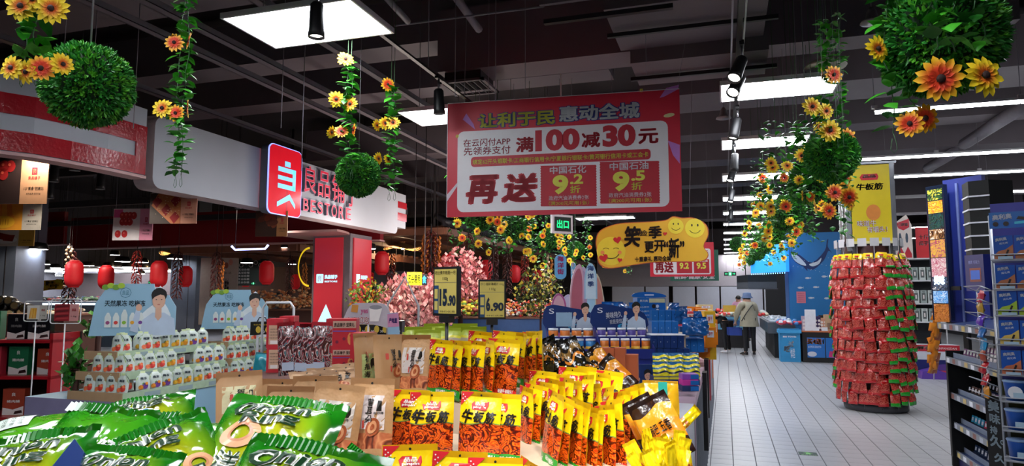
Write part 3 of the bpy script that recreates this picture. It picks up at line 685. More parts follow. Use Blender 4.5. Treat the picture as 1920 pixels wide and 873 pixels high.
# ================================================================ snack kiosk: fascia, sign, column
KW = mat('fascia_white', '#aeb1b9', .55, var=.03, scale=2); KRED = mat('fascia_red', '#a3121f', .18, var=.05, scale=3, bump=.25, bscale=30); KIN = mat('inner_red', '#7c0c16', .5, var=.08, scale=1); LIP = M('#c59a98', .5)
def band(name, pts, z0, z1, off, th, mt, parent):
    """upright strip following plan points, face towards +X, thickness th"""
    m = MB(); n = len(pts); nr = []
    for i in range(n):
        a = Vector(pts[max(0, i-1)]); b = Vector(pts[min(n-1, i+1)]); d_ = (b - a).normalized(); nr.append(Vector((d_.y, -d_.x)))
    f = [Vector(p) + nr[i]*off for i, p in enumerate(pts)]; g_ = [p - nr[i]*th for i, p in enumerate(f)]
    vs = []
    for i in range(n): vs += [(f[i].x, f[i].y, z0), (f[i].x, f[i].y, z1), (g_[i].x, g_[i].y, z1), (g_[i].x, g_[i].y, z0)]
    fs = [(4*i+a, 4*(i+1)+a, 4*(i+1)+(a+1) % 4, 4*i+(a+1) % 4) for i in range(n-1) for a in range(4)] + [(0, 1, 2, 3), (4*n-1, 4*n-2, 4*n-3, 4*n-4)]
    m.add(vs, fs, mt); return m.build(name, parent)
kp = [atz(x, y, 2.87) for x, y in ((270, 330), (200, 315), (130, 302), (60, 290), (0, 283))]
kp = [(p.x, p.y) for p in kp][::-1]; kp = [(kp[0][0]-.45, kp[0][1]-.9), (kp[0][0]-.17, kp[0][1]-.42)] + kp
kp = [(p[0], p[1]) for p in kp]
kt = thing('shop_fascia', 'curved red and white striped fascia of the snack kiosk at the upper left', 'shop sign', (-6.2, 4.4, 2.8))
def rel(pts): return [(x + 6.2, y - 4.4) for x, y in pts]
z_ = lambda f: 3.62 - f*.75 - 2.8
kr = rel(kp)
band('white_base', kr, z_(1), z_(0), 0, .12, KW, kt)
band('red_stripe', kr, z_(.525), z_(.27), .015, .02, KRED, kt); band('red_stripe', kr, z_(.985), z_(.735), .015, .02, KRED, kt); band('bottom_lip', kr, z_(1.04), z_(1), .03, .2, LIP, kt)
e_ = kr[-1]; MB().bx(e_[0]+.0, e_[0]+.02, e_[1]-.14, e_[1]-.005, z_(.985), z_(.27), KRED).build('red_stripe', kt)
# light-grey sign panel
XF = -6.15; ya, yb = atx(285, 355, XF).y, atx(745, 438, XF).y
zb_, zt_ = 2.78, atx(285, 213, XF).z
kt = thing('sign_panel', 'long pale grey fascia panel carrying the kiosk lettering', 'shop sign', (XF, ya, zb_), R(90))
L = yb - ya; H = zt_ - zb_
class SideP(Pl):
    pass
SP = Pl((XF, ya, zb_), (XF, yb, zb_))
LIPW = M('#b9a9aa', .5)
MB().prism(rrect(0, 0, L, H, .12, 5), 0, .28, KW, LIPW).build('panel_body', kt)
MB().bx(L+.01, L + .55, .1, .26, .16, H + .02, KW).build('panel_end', kt)
for a_, b_ in ((.26, .44), (.58, .8)): MB().bx(L + .02, L + .57, .085, .1, .16 + (1-b_)*H*.85, .16 + (1-a_)*H*.85, KRED).build('red_stripe', kt)
# logo box
LOGORED = mat('logo_red', '#e0182a', .15, var=.02, emit=.35, ecol='#e0182a'); LOGOW = mat('logo_light', '#9fd8f4', .4, var=0, emit=.6, ecol='#70c8f4'); HALO = mat('logo_rim', '#c0c8ff', .4, var=0, emit=1.1, ecol='#8f9cff')
def sb(x0, y0, x1, y1): a = SP.bx(x0, y0, x1, y1); return (a[0], a[1]-zb_, a[2], a[3]-zb_)
la = SP.l(486, 340)[0]; lb = SP.l(548, 340)[0]; lz0 = SP.l(486, 398)[1]-zb_; lz1 = SP.l(486, 268)[1]-zb_
t = thing('logo_box', 'glowing red rounded logo box with a white character-like mark on the grey fascia', 'shop sign', (XF, ya, zb_), R(90))
PR = -.16
MB().prism(rrect(la, lz0, lb, lz1, .09, 5), PR, -.01, LOGORED, M('#6a6d75', .4)).build('box_body', t)
MB().prism(rrect(la-.012, lz0-.012, lb+.012, lz1+.012, .1, 5), PR+.004, PR+.02, HALO).build('light_rim', t)
def lx(u): return la + (lb-la)*u
def lz(v): return lz1 - (lz1-lz0)*v
m = MB(); y_ = PR - .008
m.flat([(lx(.45), lz(.28)), (lx(.62), lz(.28)), (lx(.62), lz(.2)), (lx(.45), lz(.2))], LOGOW, y_)
for a, b, c, d_ in ((.25, .3, .78, .37), (.25, .43, .7, .49), (.25, .55, .78, .62)): m.rect(lx(a), lz(d_), lx(c), lz(b), LOGOW, y_)
m.rect(lx(.7), lz(.62), lx(.8), lz(.3), LOGOW, y_)
m.flat([(lx(.24), lz(.9)), (lx(.24), lz(.83)), (lx(.62), lz(.68)), (lx(.8), lz(.82)), (lx(.8), lz(.89)), (lx(.62), lz(.77))], LOGOW, y_)
m.build('logo_mark', t)
t = thing('light_up_lettering', 'raised red light-up Chinese and Latin lettering on the grey fascia, behind the leaf ball', 'shop sign', (XF, ya, zb_), R(90))
CHR = mat('letter_red', '#c3263a', .3, emit=.25, ecol='#d02440', var=0); CHS = mat('letter_rim', '#e7b6c6', .3, var=0, emit=.35, ecol='#e6a0c0')
SHADESIDE = M('#5d6672', .5)  # grey-blue shadow painted into the sides of the raised letters
for ch, a in (('良', (564, 312, 586, 362)), ('品', (590, 322, 612, 370)), ('铺', (616, 330, 640, 379)), ('子', (643, 337, 664, 388))):
    bb = sb(*a)
    m = MB(); T(m, ch, *bb, CHR, 0, -.07, depth=.06, side=SHADESIDE); m.build('raised_character', t)
    m = MB(); T(m, ch, bb[0]-.004, bb[1]-.004, bb[2]+.004, bb[3]+.004, CHS, .01, -.068); m.build('character_rim', t)
for k, ch in enumerate('BESTORE'):
    x0_ = 563 + k*13.3; yc = 384 + k*2.9; bb = sb(x0_, yc-11, x0_+9.5, yc+11)
    m = MB(); T(m, ch, *bb, CHR, .0, -.06, depth=.05, side=SHADESIDE); m.build('raised_letter', t)
    m = MB(); T(m, ch, bb[0]-.006, bb[1]-.006, bb[2]+.006, bb[3]+.006, CHS, .015, -.058); m.build('letter_rim', t)
# roof structure & inner red fascia
t = thing('inner_fascia', 'dark red inner fascia along the far side of the snack kiosk', 'shop sign', (-7.6, 13.0, 2.78))
MB().bx(-8.4, .5, 0, .15, .0, .78, KIN).build('fascia_board', t); MB().bx(-8.4, .5, -.02, .2, -.03, 0, LIP).build('bottom_lip', t)
o = MB().bx(-13.0, -3.0, 0, .1, .08, 0.9, KIN).build('fascia_board', t, (-5.4, -.2, .03)); MB().bx(-18.5, -8.4, -.22, .0, .08, .1, LIP).build('bottom_lip', t)
t = thing('kiosk_roof', 'flat roof frame tying the kiosk fascias together', 'roof frame', (-6.5, 4.5, 3.3))
for y in (.2, 2.8, 5.4, 8.0): MB().bx(-9.8, .1, y, y+.1, 0, .12, DARK).build('roof_beam', t)
MB().bx(-.1, .05, 0, 8.5, 0, .15, DARK).build('roof_beam', t)
# hanging product boards
SG = [M('#b98a66', .5), M('#b9b2a6', .5), M('#c79a3e', .5), M('#d98aa6', .5), M('#c98a70', .5), M('#a8703f', .5)]
def photo_fruit(m, kind, x0, z0, x1, z1, y):
    W_, H_ = x1-x0, z1-z0; r = random.Random(kind*7+1)
    bgs = ['#2a1a18', '#d8902a', '#c9bcae', '#d9c7c9', '#2a1a14', '#3a2418']; m.rect(x0, z0, x1, z1, M(bgs[kind], .5), y)
    f = lambda u, v: (x0+W_*u, z0+H_*v)
    if kind in (0, 3):
        for k in range(9 if kind == 3 else 7):
            u, v = (.35+.14*(k % 4), .78-.2*(k//4) if kind == 3 else .75-.16*(k//4)) if k < 7 else (.2+.25*(k-7), .2)
            c = f(u, v); m.disc(c[0], c[1], H_*.1, M('#b92a2e' if kind == 3 else '#8e1c1c', .4), y-.002, H_*.12, 12); m.disc(c[0]-H_*.02, c[1]+H_*.03, H_*.03, M('#e0635c' if kind == 3 else '#c04a38', .4), y-.003, n=8)
        if kind == 3: m.rect(*f(.02, .72), *f(.35, .98), M('#cc4a86', .5), y-.001); m.flat([f(0, 0), f(1, 0), f(1, .3), f(0, .45)], M('#ddd6dc', .5), y-.0012)
    elif kind == 1:
        for k in range(6): m.flat([f(.2+.12*k, .5), f(.35+.12*k, .45), f(.5+.1*k, .98), f(.25+.1*k, .98)], M(['#d3762a', '#de9434'][k % 2], .5), y-.002-.0003*k)
        c = f(.6, .28); m.disc(*c, H_*.42, M('#e2a92a', .5), y-.004, H_*.22, 18); [m.disc(c[0]+H_*.09*(k-1), c[1], H_*.012, M('#a86a18', .5), y-.005, H_*.12, 8) for k in range(4)]
    elif kind == 2:
        m.disc(*f(.55, .35), W_*.42, M('#d8d5cf', .5), y-.002, H_*.22, 20)
        for k in range(3): m.flat([f(.25+.15*k, .5-.1*k), f(.6+.12*k, .35-.05*k), f(.7+.1*k, .6), f(.4+.12*k, .78-.08*k)], M('#7e2416', .4), y-.003-.0005*k)
    elif kind == 4:
        m.flat([f(.05, .6), f(.7, .0), f(1, .0), f(1, .95), f(.25, .98)], M('#b5683a', .5), y-.002)
        for k in range(4): u, v = (.2, .72) if k == 0 else (.5, .45) if k == 1 else (.78, .2) if k == 2 else (.8, .75); m.flat([f(u-.13, v), f(u+.02, v-.2), f(u+.2, v+.02), f(u+.05, v+.2)], M('#8e1e22', .35), y-.003)
        for k in range(40): c = f(r.uniform(.2, .95), r.uniform(.2, .9)); m.disc(*c, H_*.012, M('#e0c7a0', .5), y-.004, n=5)
    else:
        for k in range(8): c = f(r.uniform(.3, .9), r.uniform(.3, .9)); m.disc(*c, H_*.2, M(['#5a2a16', '#7a3a1c'][k % 2], .5), y-.002-.0004*k, H_*.12, 10, ang=r.uniform(0, 90))
    m.build('food_photo_print', m.parent) if hasattr(m, 'parent') else None
def board(px0, py0, px1, py1, split, d, kind, label, sgk, logo=True):
    P = Pl(at(px0, py1, d + .03), at(px1, py1, d)); a = P.l(px0, (py0+py1)/2); b = P.l(px1, (py0+py1)/2); z0 = P.l((px0+px1)/2, py1)[1]; z1 = P.l((px0+px1)/2, py0)[1]; xs = P.l(split, (py0+py1)/2)[0]
    t = thing('product_board', label, 'hanging board', P.base, P.rz, 'hanging food boards in the kiosk')
    MB().bx(a[0], b[0], 0, .012, z0, z1, SG[sgk]).build('board', t)
    m = MB(); photo_fruit(m, kind, a[0], z0, xs, z1, -.001); m.build('food_photo_print', t)
    m = MB(); c = (xs + b[0])/2; w_ = (b[0]-xs)
    if w_ > .02:
        h_ = z1-z0
        if logo: m.rect(c-w_*.1, z0+h_*.58, c+w_*.1, z0+h_*.72, WRED, -.001); T(m, '良', c-w_*.07, z0+h_*.6, c+w_*.07, z0+h_*.7, SG[sgk], .01, -.002); T(m, '良品铺子', c-w_*.22, z0+h_*.48, c+w_*.22, z0+h_*.55, WRED, .01, -.001)
        T(m, '1.5“黄金”肥嫩比', c-w_*.36, z0+h_*.27, c+w_*.36, z0+h_*.34, INK, .01, -.001); T(m, '肉质饱满 香而不腻', c-w_*.26, z0+h_*.18, c+w_*.26, z0+h_*.22, INK, 0, -.001)
        m.build('caption_print', t)
    for xx in (a[0]+.05*(b[0]-a[0]), b[0]-.05*(b[0]-a[0])): MB().tube([(xx, .006, z1), (xx, .006, max(z1+.02, 3.3 if z1 < 3.25 else 3.4))], .002, PIPE, 4).build('hanging_wire', t)
board(-50, 288, 90, 382, 39, 7.6, 0, 'tan hanging board with dark meat photo at the left picture edge', 0)
board(-45, 378, 77, 431, 42, 8.6, 1, 'hanging board with orange mango photo under the tan board', 1)
board(-30, 427, 64, 461, 35, 9.5, 2, 'lowest hanging board with red jelly on a plate at the left edge', 2, False)
board(212, 391, 286, 450, 262, 9.2, 3, 'pink hanging board with a pile of strawberries', 3)
board(281, 362, 369, 419, 339, 8.4, 4, 'hanging board with glazed waffle photo right of the strawberries', 4)
board(479, 395, 539, 443, 519, 9.6, 5, 'brown hanging board with roast meat photo under the logo box', 5)

# kiosk corner column (red, glowing front)
CRED = mat('column_red', '#b8323c', .35, var=.04, scale=2, emit=.18, ecol='#c02838'); CGREY = M('#6f646a', .5); CLOGO = mat('column_mark', '#bfe6f0', .4, var=0, emit=.9, ecol='#9adcf0')
cx0 = at(580, 520, 13.6); t = thing('kiosk_column', 'square red column with small white shop logo at the far corner of the kiosk', 'column', (-7.9, 11.7, 0))
MB().bx(0, .85, 0, .85, 0, 2.8, CGREY).build('column_core', t)
MB().bx(.06, .70, -.03, 0, .0, 2.72, CRED).build('front_panel', t); MB().bx(.85, .88, .1, .8, .0, 2.72, CRED).build('side_panel', t)
m = MB().flat(rrect(.12, 1.82, .28, 2.0, .02), CLOGO, -.035); T(m, '良', .155, 1.85, .245, 1.97, CRED, .0, -.038)
T(m, '良品铺子', .31, 1.9, .60, 1.98, CLOGO, .03, -.035); T(m, 'BESTORE', .31, 1.83, .60, 1.865, CLOGO, .03, -.035)
m.flat([(.17, 1.03), (.54, 1.03), (.355, 1.4)], CLOGO, -.035); m.build('logo_print', t)
m = MB()
for za, zb2, w2 in ((1.82, 2.0, .14),): m.add([(.885, .2, za), (.885, .34, za), (.885, .34, zb2), (.885, .2, zb2)], [(0, 1, 2, 3)], CLOGO)
m.add([(.885, .25, 1.03), (.885, .65, 1.03), (.885, .45, 1.4)], [(0, 1, 2)], CLOGO); i0 = len(m.v); T(m, '良品铺子', 0, 0, .26, .08, CLOGO, .03, 0); m.tf(Matrix.Translation((.886, .38, 1.9)) @ Matrix.Rotation(R(90), 4, 'Z'), i0)
m.build('logo_print', t)
# curved corner soffit by the column
MB().slab([(.05 + 1.6*math.cos(q*PI/16) - 1.2, 1.6*math.sin(q*PI/16) - 1.4) for q in range(9)] + [(-1.2, .2), (-1.2, -1.4)], 2.76, 2.80, LIP).build('corner_soffit', t, (.6, .6, 0))

# ================================================================ pergolas, lanterns, lamps, chilli strings
WOOD = mat('pergola_wood', '#7d4f3a', .6, var=.12, scale=6); RTILE = M('#232126', .5)
def pergola(name, label, X, ya, yb, Z, depth, tiles):
    t = thing(name, label, 'pergola', (X, ya, Z))
    MB().bx(-.08, .06, 0, yb-ya, 0, .16, WOOD).build('edge_beam', t); MB().bx(-depth, 0, -.06, .08, 0, .16, WOOD).build('edge_beam', t); MB().bx(-depth, -depth+.14, 0, yb-ya, 0, .16, WOOD).build('edge_beam', t)
    n = int((yb-ya)/.42)
    for k in range(n): MB().box((-depth/2, .3 + k*.42, .2), (depth, .07, .07), WOOD).build('rafter', t)
    MB().bx(-depth/2-.05, -depth/2+.05, 0, yb-ya, .06, .16, WOOD).build('middle_beam', t)
    if tiles:
        for k in range(min(260, int((yb-ya)/.16))): ob('roof_tile', TILEM, t, (.05, .08 + k*.16, .3))
        MB().bx(-.05, .02, 0, yb-ya, .2, .34, RTILE).build('tile_bed', t)
    for y in (.1, yb-ya-.1): MB().tube([(-.3, y, .2), (-.3, y, ZC-Z)], .03, DARK, 6).build('hanger_post', t)
    if tiles: MB().bx(-depth+.02, -depth+.12, yb-ya-.1, yb-ya, -Z, 0, WOOD).build('post', t)
    return t
tm = MB(); tm.tube([(.08, 0, -.04), (-.1, 0, .02), (-.3, 0, .16)], .07, RTILE, 8); TILEM = tm.mesh('roof_tile')
pergola('tiled_pergola', 'brown wooden market canopy with a dark tiled edge receding behind the garlands', -6.15, 14.3, 33, 2.98, 3.2, True)
pergola('slatted_pergola', 'wooden slatted canopy beyond the kiosk, above the blue jelly displays', -9.6, 13.6, 22, 2.62, 3.7, False)
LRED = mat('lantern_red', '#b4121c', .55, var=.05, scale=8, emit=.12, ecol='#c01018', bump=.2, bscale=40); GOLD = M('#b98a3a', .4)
def lantern_mesh(squat=1):
    m = MB(); prof = []
    for k in range(13):
        f = k/12; r = .165 * (1 - (abs(f*2-1))**5 * .32); prof.append((r, -.24 + .48*f))
    return m.lathe(prof, LRED, 18)
LM = lantern_mesh().mesh('lantern_shade'); CAPM = MB().lathe([(.09, -.27), (.1, -.25), (.1, -.235)], LRED, 12).lathe([(.1, .235), (.1, .25), (.08, .27)], LRED, 12).mesh('lantern_cap')
LN = [(139, 513, 31, 'far left lantern hanging in front of a garlic string'), (199, 519, 27, 'second lantern from the left'), (298, 513, 30, 'lantern above the left blue display board'), (348, 518, 24, 'lantern left of the grey pillar, beside a chilli string'),
      (461, 521, 20, 'small lantern above the chalkboard menu'), (500, 511, 27, 'lantern left of the red column'), (554, 528, 17, 'small lantern touching the red column'), (716, 493, 27, 'tall lantern right of the red column'),
      (694, 524, 17, 'small lantern below and left of the tall one'), (839, 498, 27, 'lantern behind the 15.90 price sign'), (912, 506, 23, 'lantern above the 6.90 price sign'), (966, 513, 20, 'lantern right of the 6.90 price sign'), (1008, 519, 17, 'small bright lantern with a black cap beside the garlic string')]
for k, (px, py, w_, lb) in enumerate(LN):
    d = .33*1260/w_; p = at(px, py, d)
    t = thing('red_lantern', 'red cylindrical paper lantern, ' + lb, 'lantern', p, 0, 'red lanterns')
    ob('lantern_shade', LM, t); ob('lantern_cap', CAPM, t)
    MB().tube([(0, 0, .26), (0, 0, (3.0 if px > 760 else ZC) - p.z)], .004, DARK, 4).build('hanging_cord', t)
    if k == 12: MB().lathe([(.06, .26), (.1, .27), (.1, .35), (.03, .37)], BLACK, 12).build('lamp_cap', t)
CHI = [mat('chilli_dark', '#4a120f', .4, var=.2, scale=20), mat('chilli_red', '#8e1b12', .35, var=.2, scale=20), mat('corn_orange', '#b5651c', .5, var=.2, scale=20), mat('garlic_cream', '#c7a88a', .6, var=.15, scale=20)]
def hang_mesh(kind, seed):
    r = random.Random(seed); m = MB(); m.tube([(0, 0, -.6), (0, 0, .65)], .012, DARK, 5)
    n = 80 if kind < 2 else 34
    for k in range(n):
        z = .55 - 1.15*k/n; a = k*2.4 + r.uniform(-.3, .3); R_ = .05*min(1, (k+3)/12)
        if kind < 2:
            p = Vector((R_*math.cos(a), R_*math.sin(a), z)); q = p + Vector((.07*math.cos(a), .07*math.sin(a), -r.uniform(.06, .13))); m.tube([p, (p+q)/2 + Vector((.015*math.cos(a), .015*math.sin(a), .015)), q], [.012, .016, .003], CHI[kind], 4)
        elif kind == 2: p = Vector((.06*math.cos(a), .06*math.sin(a), z)); m.tube([p + Vector((0, 0, .08)), p + Vector((.03*math.cos(a), .03*math.sin(a), 0)), p - Vector((0, 0, .08))], [.01, .035, .012], CHI[2], 6)
        else: p = Vector((.06*math.cos(a), .06*math.sin(a), z)); m.lathe([(.008, .05), (.036, .02), (.034, -.015), (.01, -.03)], CHI[3], 7, p)
    return m.mesh('dried_produce')
HM = [hang_mesh(k, k) for k in range(4)]
CHS_ = [(131, 520, 15, 0, 1.1, 'far left, behind the first lantern'), (128, 500, 14.9, 3, .8, 'beside the first lantern at far left'), (256, 507, 13.5, 1, .75, 'above the left blue display'), (333, 512, 14, 0, .85, 'between the two lanterns above the display'),
      (405, 511, 14, 0, .8, 'left of the white wall poster'), (414, 520, 14.2, 2, .55, 'hanging behind the chilli string by the wall poster'), (543, 516, 17, 0, .8, 'left of the red column beside the small lantern'), (571, 520, 17, 2, .6, 'hanging against the red column'),
      (808, 490, 15, 0, 1.3, 'in front of the pink blossom'), (797, 480, 15.1, 2, .8, 'behind the chillies left of the 15.90 sign'), (820, 478, 15.15, 2, .7, 'right of the chillies beside the 15.90 sign'), (878, 490, 16, 0, 1.2, 'between the two price signs'), (733, 512, 18, 1, 1.0, 'right of the tall lantern'),
      (925, 500, 17.5, 0, 1.1, 'behind the lantern over the 6.90 sign'), (951, 505, 19, 0, 1.1, 'left of the third lantern in the canopy row'), (984, 510, 20, 1, 1.0, 'bright red, right of the third lantern in the canopy row'), (1024, 512, 21, 3, 1.1, 'braided, right of the small bright lantern'), (1031, 516, 21.2, 2, 1.0, 'behind the braided garlic')]
CN = ['string of dried dark chillies', 'string of dried chillies', 'bunch of dried orange corn cobs', 'braided string of garlic bulbs']
for k, (px, py, d, kd, s, lb) in enumerate(CHS_):
    p = at(px, py, d); t = thing(['chilli_string', 'chilli_string', 'corn_bunch', 'garlic_string'][kd], CN[kd] + ' ' + lb, 'dried produce', p, rr(0, 6), 'dried produce strings')
    ob('produce', HM[kd], t, None, None, (s*1.1, s*1.1, s), kind='stuff'); MB().tube([(0, 0, .6*s), (0, 0, 3.0 - p.z if px > 830 else ZC - p.z)], .005, DARK, 4).build('hanging_cord', t)
BULB = mat('warm_bulb', '#ffe2b0', .4, var=0, emit=18, ecol='#ffcf8a'); WICK = mat('wicker', '#d0a46c', .6, var=.15, scale=30)
def wick_mesh(seed):
    r = random.Random(seed); m = MB(); n = 40; ph = r.uniform(0, 6)
    def P(rad, a): return Vector((rad*math.cos(a), rad*math.sin(a), .16*(1-rad/.55)**1.3 - .03 + .05*(rad/.55)**2*math.sin(3*a+ph)))
    for k in range(n): a = 2*PI*k/n; m.tube([P(.05+.1*j, a) for j in range(6)], .009, WICK, 3)
    for rad in (.1, .18, .26, .34, .42, .49, .55): m.tube([P(rad, 2*PI*k/28) for k in range(28)], .01, WICK, 3, close=True)
    m.add([P(.06+.12*j, 2*PI*k/28) + Vector((0, 0, .012)) for j in range(5) for k in range(28)], [(j*28+k, j*28+(k+1) % 28, (j+1)*28+(k+1) % 28, (j+1)*28+k) for j in range(4) for k in range(28)], WICK, smooth=True)
    return m.mesh('wicker_shade')
WM = [wick_mesh(1), wick_mesh(2)]
for k, (px, py, w_, lb) in enumerate(((755, 463, 70, 'wavy brim, right of the red column'), (728, 483, 58, 'partly hidden behind the tall lantern'), (333, 473, 62, 'under the red inner fascia at left'), (566, 476, 40, 'left of the red column'), (888, 484, 46, 'behind the two price signs'), (1075, 440, 0, ''))):
    if not w_: continue
    d = 1.1*1260/w_; p = at(px, py, d); t = thing('wicker_lamp', 'woven straw lamp with warm bulb, ' + lb, 'pendant lamp', p, k, 'woven straw lamps')
    ob('lamp_shade', WM[k % 2], t, kind='stuff'); MB().lathe([(.02, -.07), (.055, -.04), (.06, 0), (.03, .05)], BULB, 12).build('bulb', t); MB().tube([(0, 0, .1), (0, 0, ZC - p.z)], .006, DARK, 4).build('lamp_cord', t)
    l = bpy.data.lights.new('warm_lamp', 'POINT'); l.energy = 60; l.color = (1, .72, .42); l.shadow_soft_size = .08; ob('lamp_light', l, t, (0, 0, -.15))

DGLOW = mat('disc_glow', '#ffffff', .4, emit=9, ecol='#f4f8ff', var=0)
DL = [(190, 263, 20, .16), (390, 267, 20, .2), (350, 295, 22, .14), (505, 300, 22, .16), (265, 343, 24, .16), (540, 372, 24, .14), (800, 280, 21, .18), (985, 287, 21, .16), (1115, 242, 18, .2), (1045, 183, 20, .14), (220, 218, 20, .1)]
DL = [(x/4.85, 440 + y/4.85, d, r) for x, y, d, r in DL] + [(x/4.85+220, 440 + y/4.85, d, r) for x, y, d, r in ((48, 242, 20, .18), (95, 292, 22, .18), (225, 250, 20, .18), (232, 300, 22, .2), (525, 217, 18, .2), (577, 300, 20, .14), (693, 227, 20, .1), (1178, 253, 19, .18), (1125, 278, 21, .12), (680, 402, 22, .16), (215, 355, 23, .14))] \
  + [(70, 467, 13, .19), (538, 464, 16, .15), (694, 466, 16, .14), (414, 463, 14, .0), (1020, 505, 22, .12), (1340, 470, 24, .0), (757, 533, 20, .08), (742, 519, 20, .08), (420, 498, 20, .12), (548, 495, 20, .12)]
for k, (px, py, d, r) in enumerate(sorted(q for q in DL if q[3])):
    p = at(px, py, d); t = thing('downlight', 'small round downlight, %s from the left over the far hall' % ORD[k], 'ceiling light', p, 0, 'small downlights of the far hall')
    MB().lathe([(r, 0), (r, .02), (r*.8, .12), (.03, .14)], BLACK, 14).build('lamp_housing', t); MB().lathe([(.0, -.004), (r*.92, -.004)], GLOW, 14).build('diffuser', t)
    MB().tube([(0, 0, .13), (0, 0, ZC - p.z)], .006, DARK, 4).build('hanging_rod', t)
for k, (x, y, d, w2) in enumerate(((460, 330, 24, 2.2), (380, 352, 26, 2.4), (820, 320, 24, 2.4), (1150, 305, 25, 2.2), (1110, 330, 27, 2.4), (1500, 330, 25, 2.2))):
    p = at(x/4.85, 440 + y/4.85, d); t = thing('round_ceiling_panel', 'wide white disc lamp far off over the left hall, %s from the left' % ORD[k], 'ceiling light', p, 0, 'wide disc lamps of the far hall')
    MB().lathe([(0, 0), (w2/2, 0)], DGLOW, 32).build('diffuser', t); MB().lathe([(w2/2+.02, 0), (w2/2+.02, .06), (.1, .08)], WHITEMET, 32).build('lamp_housing', t)
    for a in (0, 2.1, 4.2): MB().tube([(w2*.4*math.cos(a), w2*.4*math.sin(a), .05), (w2*.4*math.cos(a), w2*.4*math.sin(a), ZC - p.z)], .006, DARK, 4).build('hanging_rod', t)
# kiosk spots (warm, under the roof frame)
for k, (px, py, d) in enumerate(((140, 320, 8.2), (188, 355, 9.5), (101, 341, 9.0), (92, 372, 9.6), (446, 391, 12.6))):
    p = at(px, py, d); o = dup(sp0, p, 0, 'small kiosk spotlight %s' % ('right under the striped fascia', 'beyond the tan board', 'next to the tan board, upper', 'next to the tan board, lower', 'with a bluish glow under the logo box')[k], 'kiosk spotlights')
    MB().tube([(0, 0, .36), (0, 0, ZC - p.z)], .006, DARK, 4).build('hanging_rod', o)
for x, y in ((-7.4, 5.6), (-10, 7.5), (-11, 9.0), (-8.5, 10.5), (-13.5, 11)):
    l = bpy.data.lights.new('kiosk_spot', 'SPOT'); l.energy = 150; l.spot_size = R(130); l.color = (1, .9, .78); l.shadow_soft_size = .1; ob('kiosk_lamp_light', l, None, (x, y, 3.25))
# ================================================================ bags and packets: shared builders
def bagsurf(w, h, t, seed=0, seal=.1, wr=.004, gus=.75):
    ph = seed*1.7
    def half(x, z):
        u = max(-1, min(1, 2*x/w)); v = max(0, min(1, z/h))
        g = min(1, max(0, (1-seal-v)/.3)); g = math.sin(g*PI/2)**.8; b = gus + (1-gus)*math.sin(min(1, v*2.2)*PI/2)
        return t/2 * (1-abs(u)**2.6)**.7 * g * b
    def surf(x, z, off=0):
        u = 2*x/w; v = z/h
        wv = wr*(math.sin(7*u+ph+5*v)*math.cos(9*v+ph*2) + .6*math.sin(17*u*v+ph+11*v)) * (1-abs(u)**4) * (1 if v < .9 else .4)
        return (x, -(half(x, z) + off) + wv + .006*math.sin(3*v+ph), z)
    return half, surf
def bagmesh(w, h, t, mt, mback=None, seed=0, seal=.1, wr=.004, nx=10, nz=14, outline=None, gus=.75, name='bag_body'):
    half, surf = bagsurf(w, h, t, seed, seal, wr, gus); m = MB(); vs = []; uv = []; fs = []
    ol = outline or (lambda v: 1)
    for side in (0, 1):
        for j in range(nz+1):
            for i in range(nx+1):
                v = j/nz; x = w*(i/nx-.5)*ol(v); z = h*v; p = surf(x, z)
                if side: p = (p[0], p[1] + 2*half(x, z), p[2])
                vs.append(p); uv.append((min(.999, max(.001, i/nx)), min(.999, max(.001, v))))
    N = (nx+1)*(nz+1); F1 = []; F2 = []
    for j in range(nz):
        for i in range(nx):
            a = j*(nx+1)+i; F1.append((a, a+1, a+nx+2, a+nx+1)); F2.append((N+a, N+a+nx+1, N+a+nx+2, N+a+1))
    m.add(vs, F1 + F2, mt, uv=uv, smooth=True)
    if mback: k = m.mi(mback); m.m[-len(F2):] = [k]*len(F2)
    E = [(a, a+1) for a in range(nx)]; fb = [(i+1, i, N+i, N+i+1) for i in range(nx)]; m.add([], [], mt); n0 = 0
    for f in fb: m.f.append(list(f)); m.m.append(m.mi(mback or mt)); m.sm.append(True)
    return m.mesh(name), surf
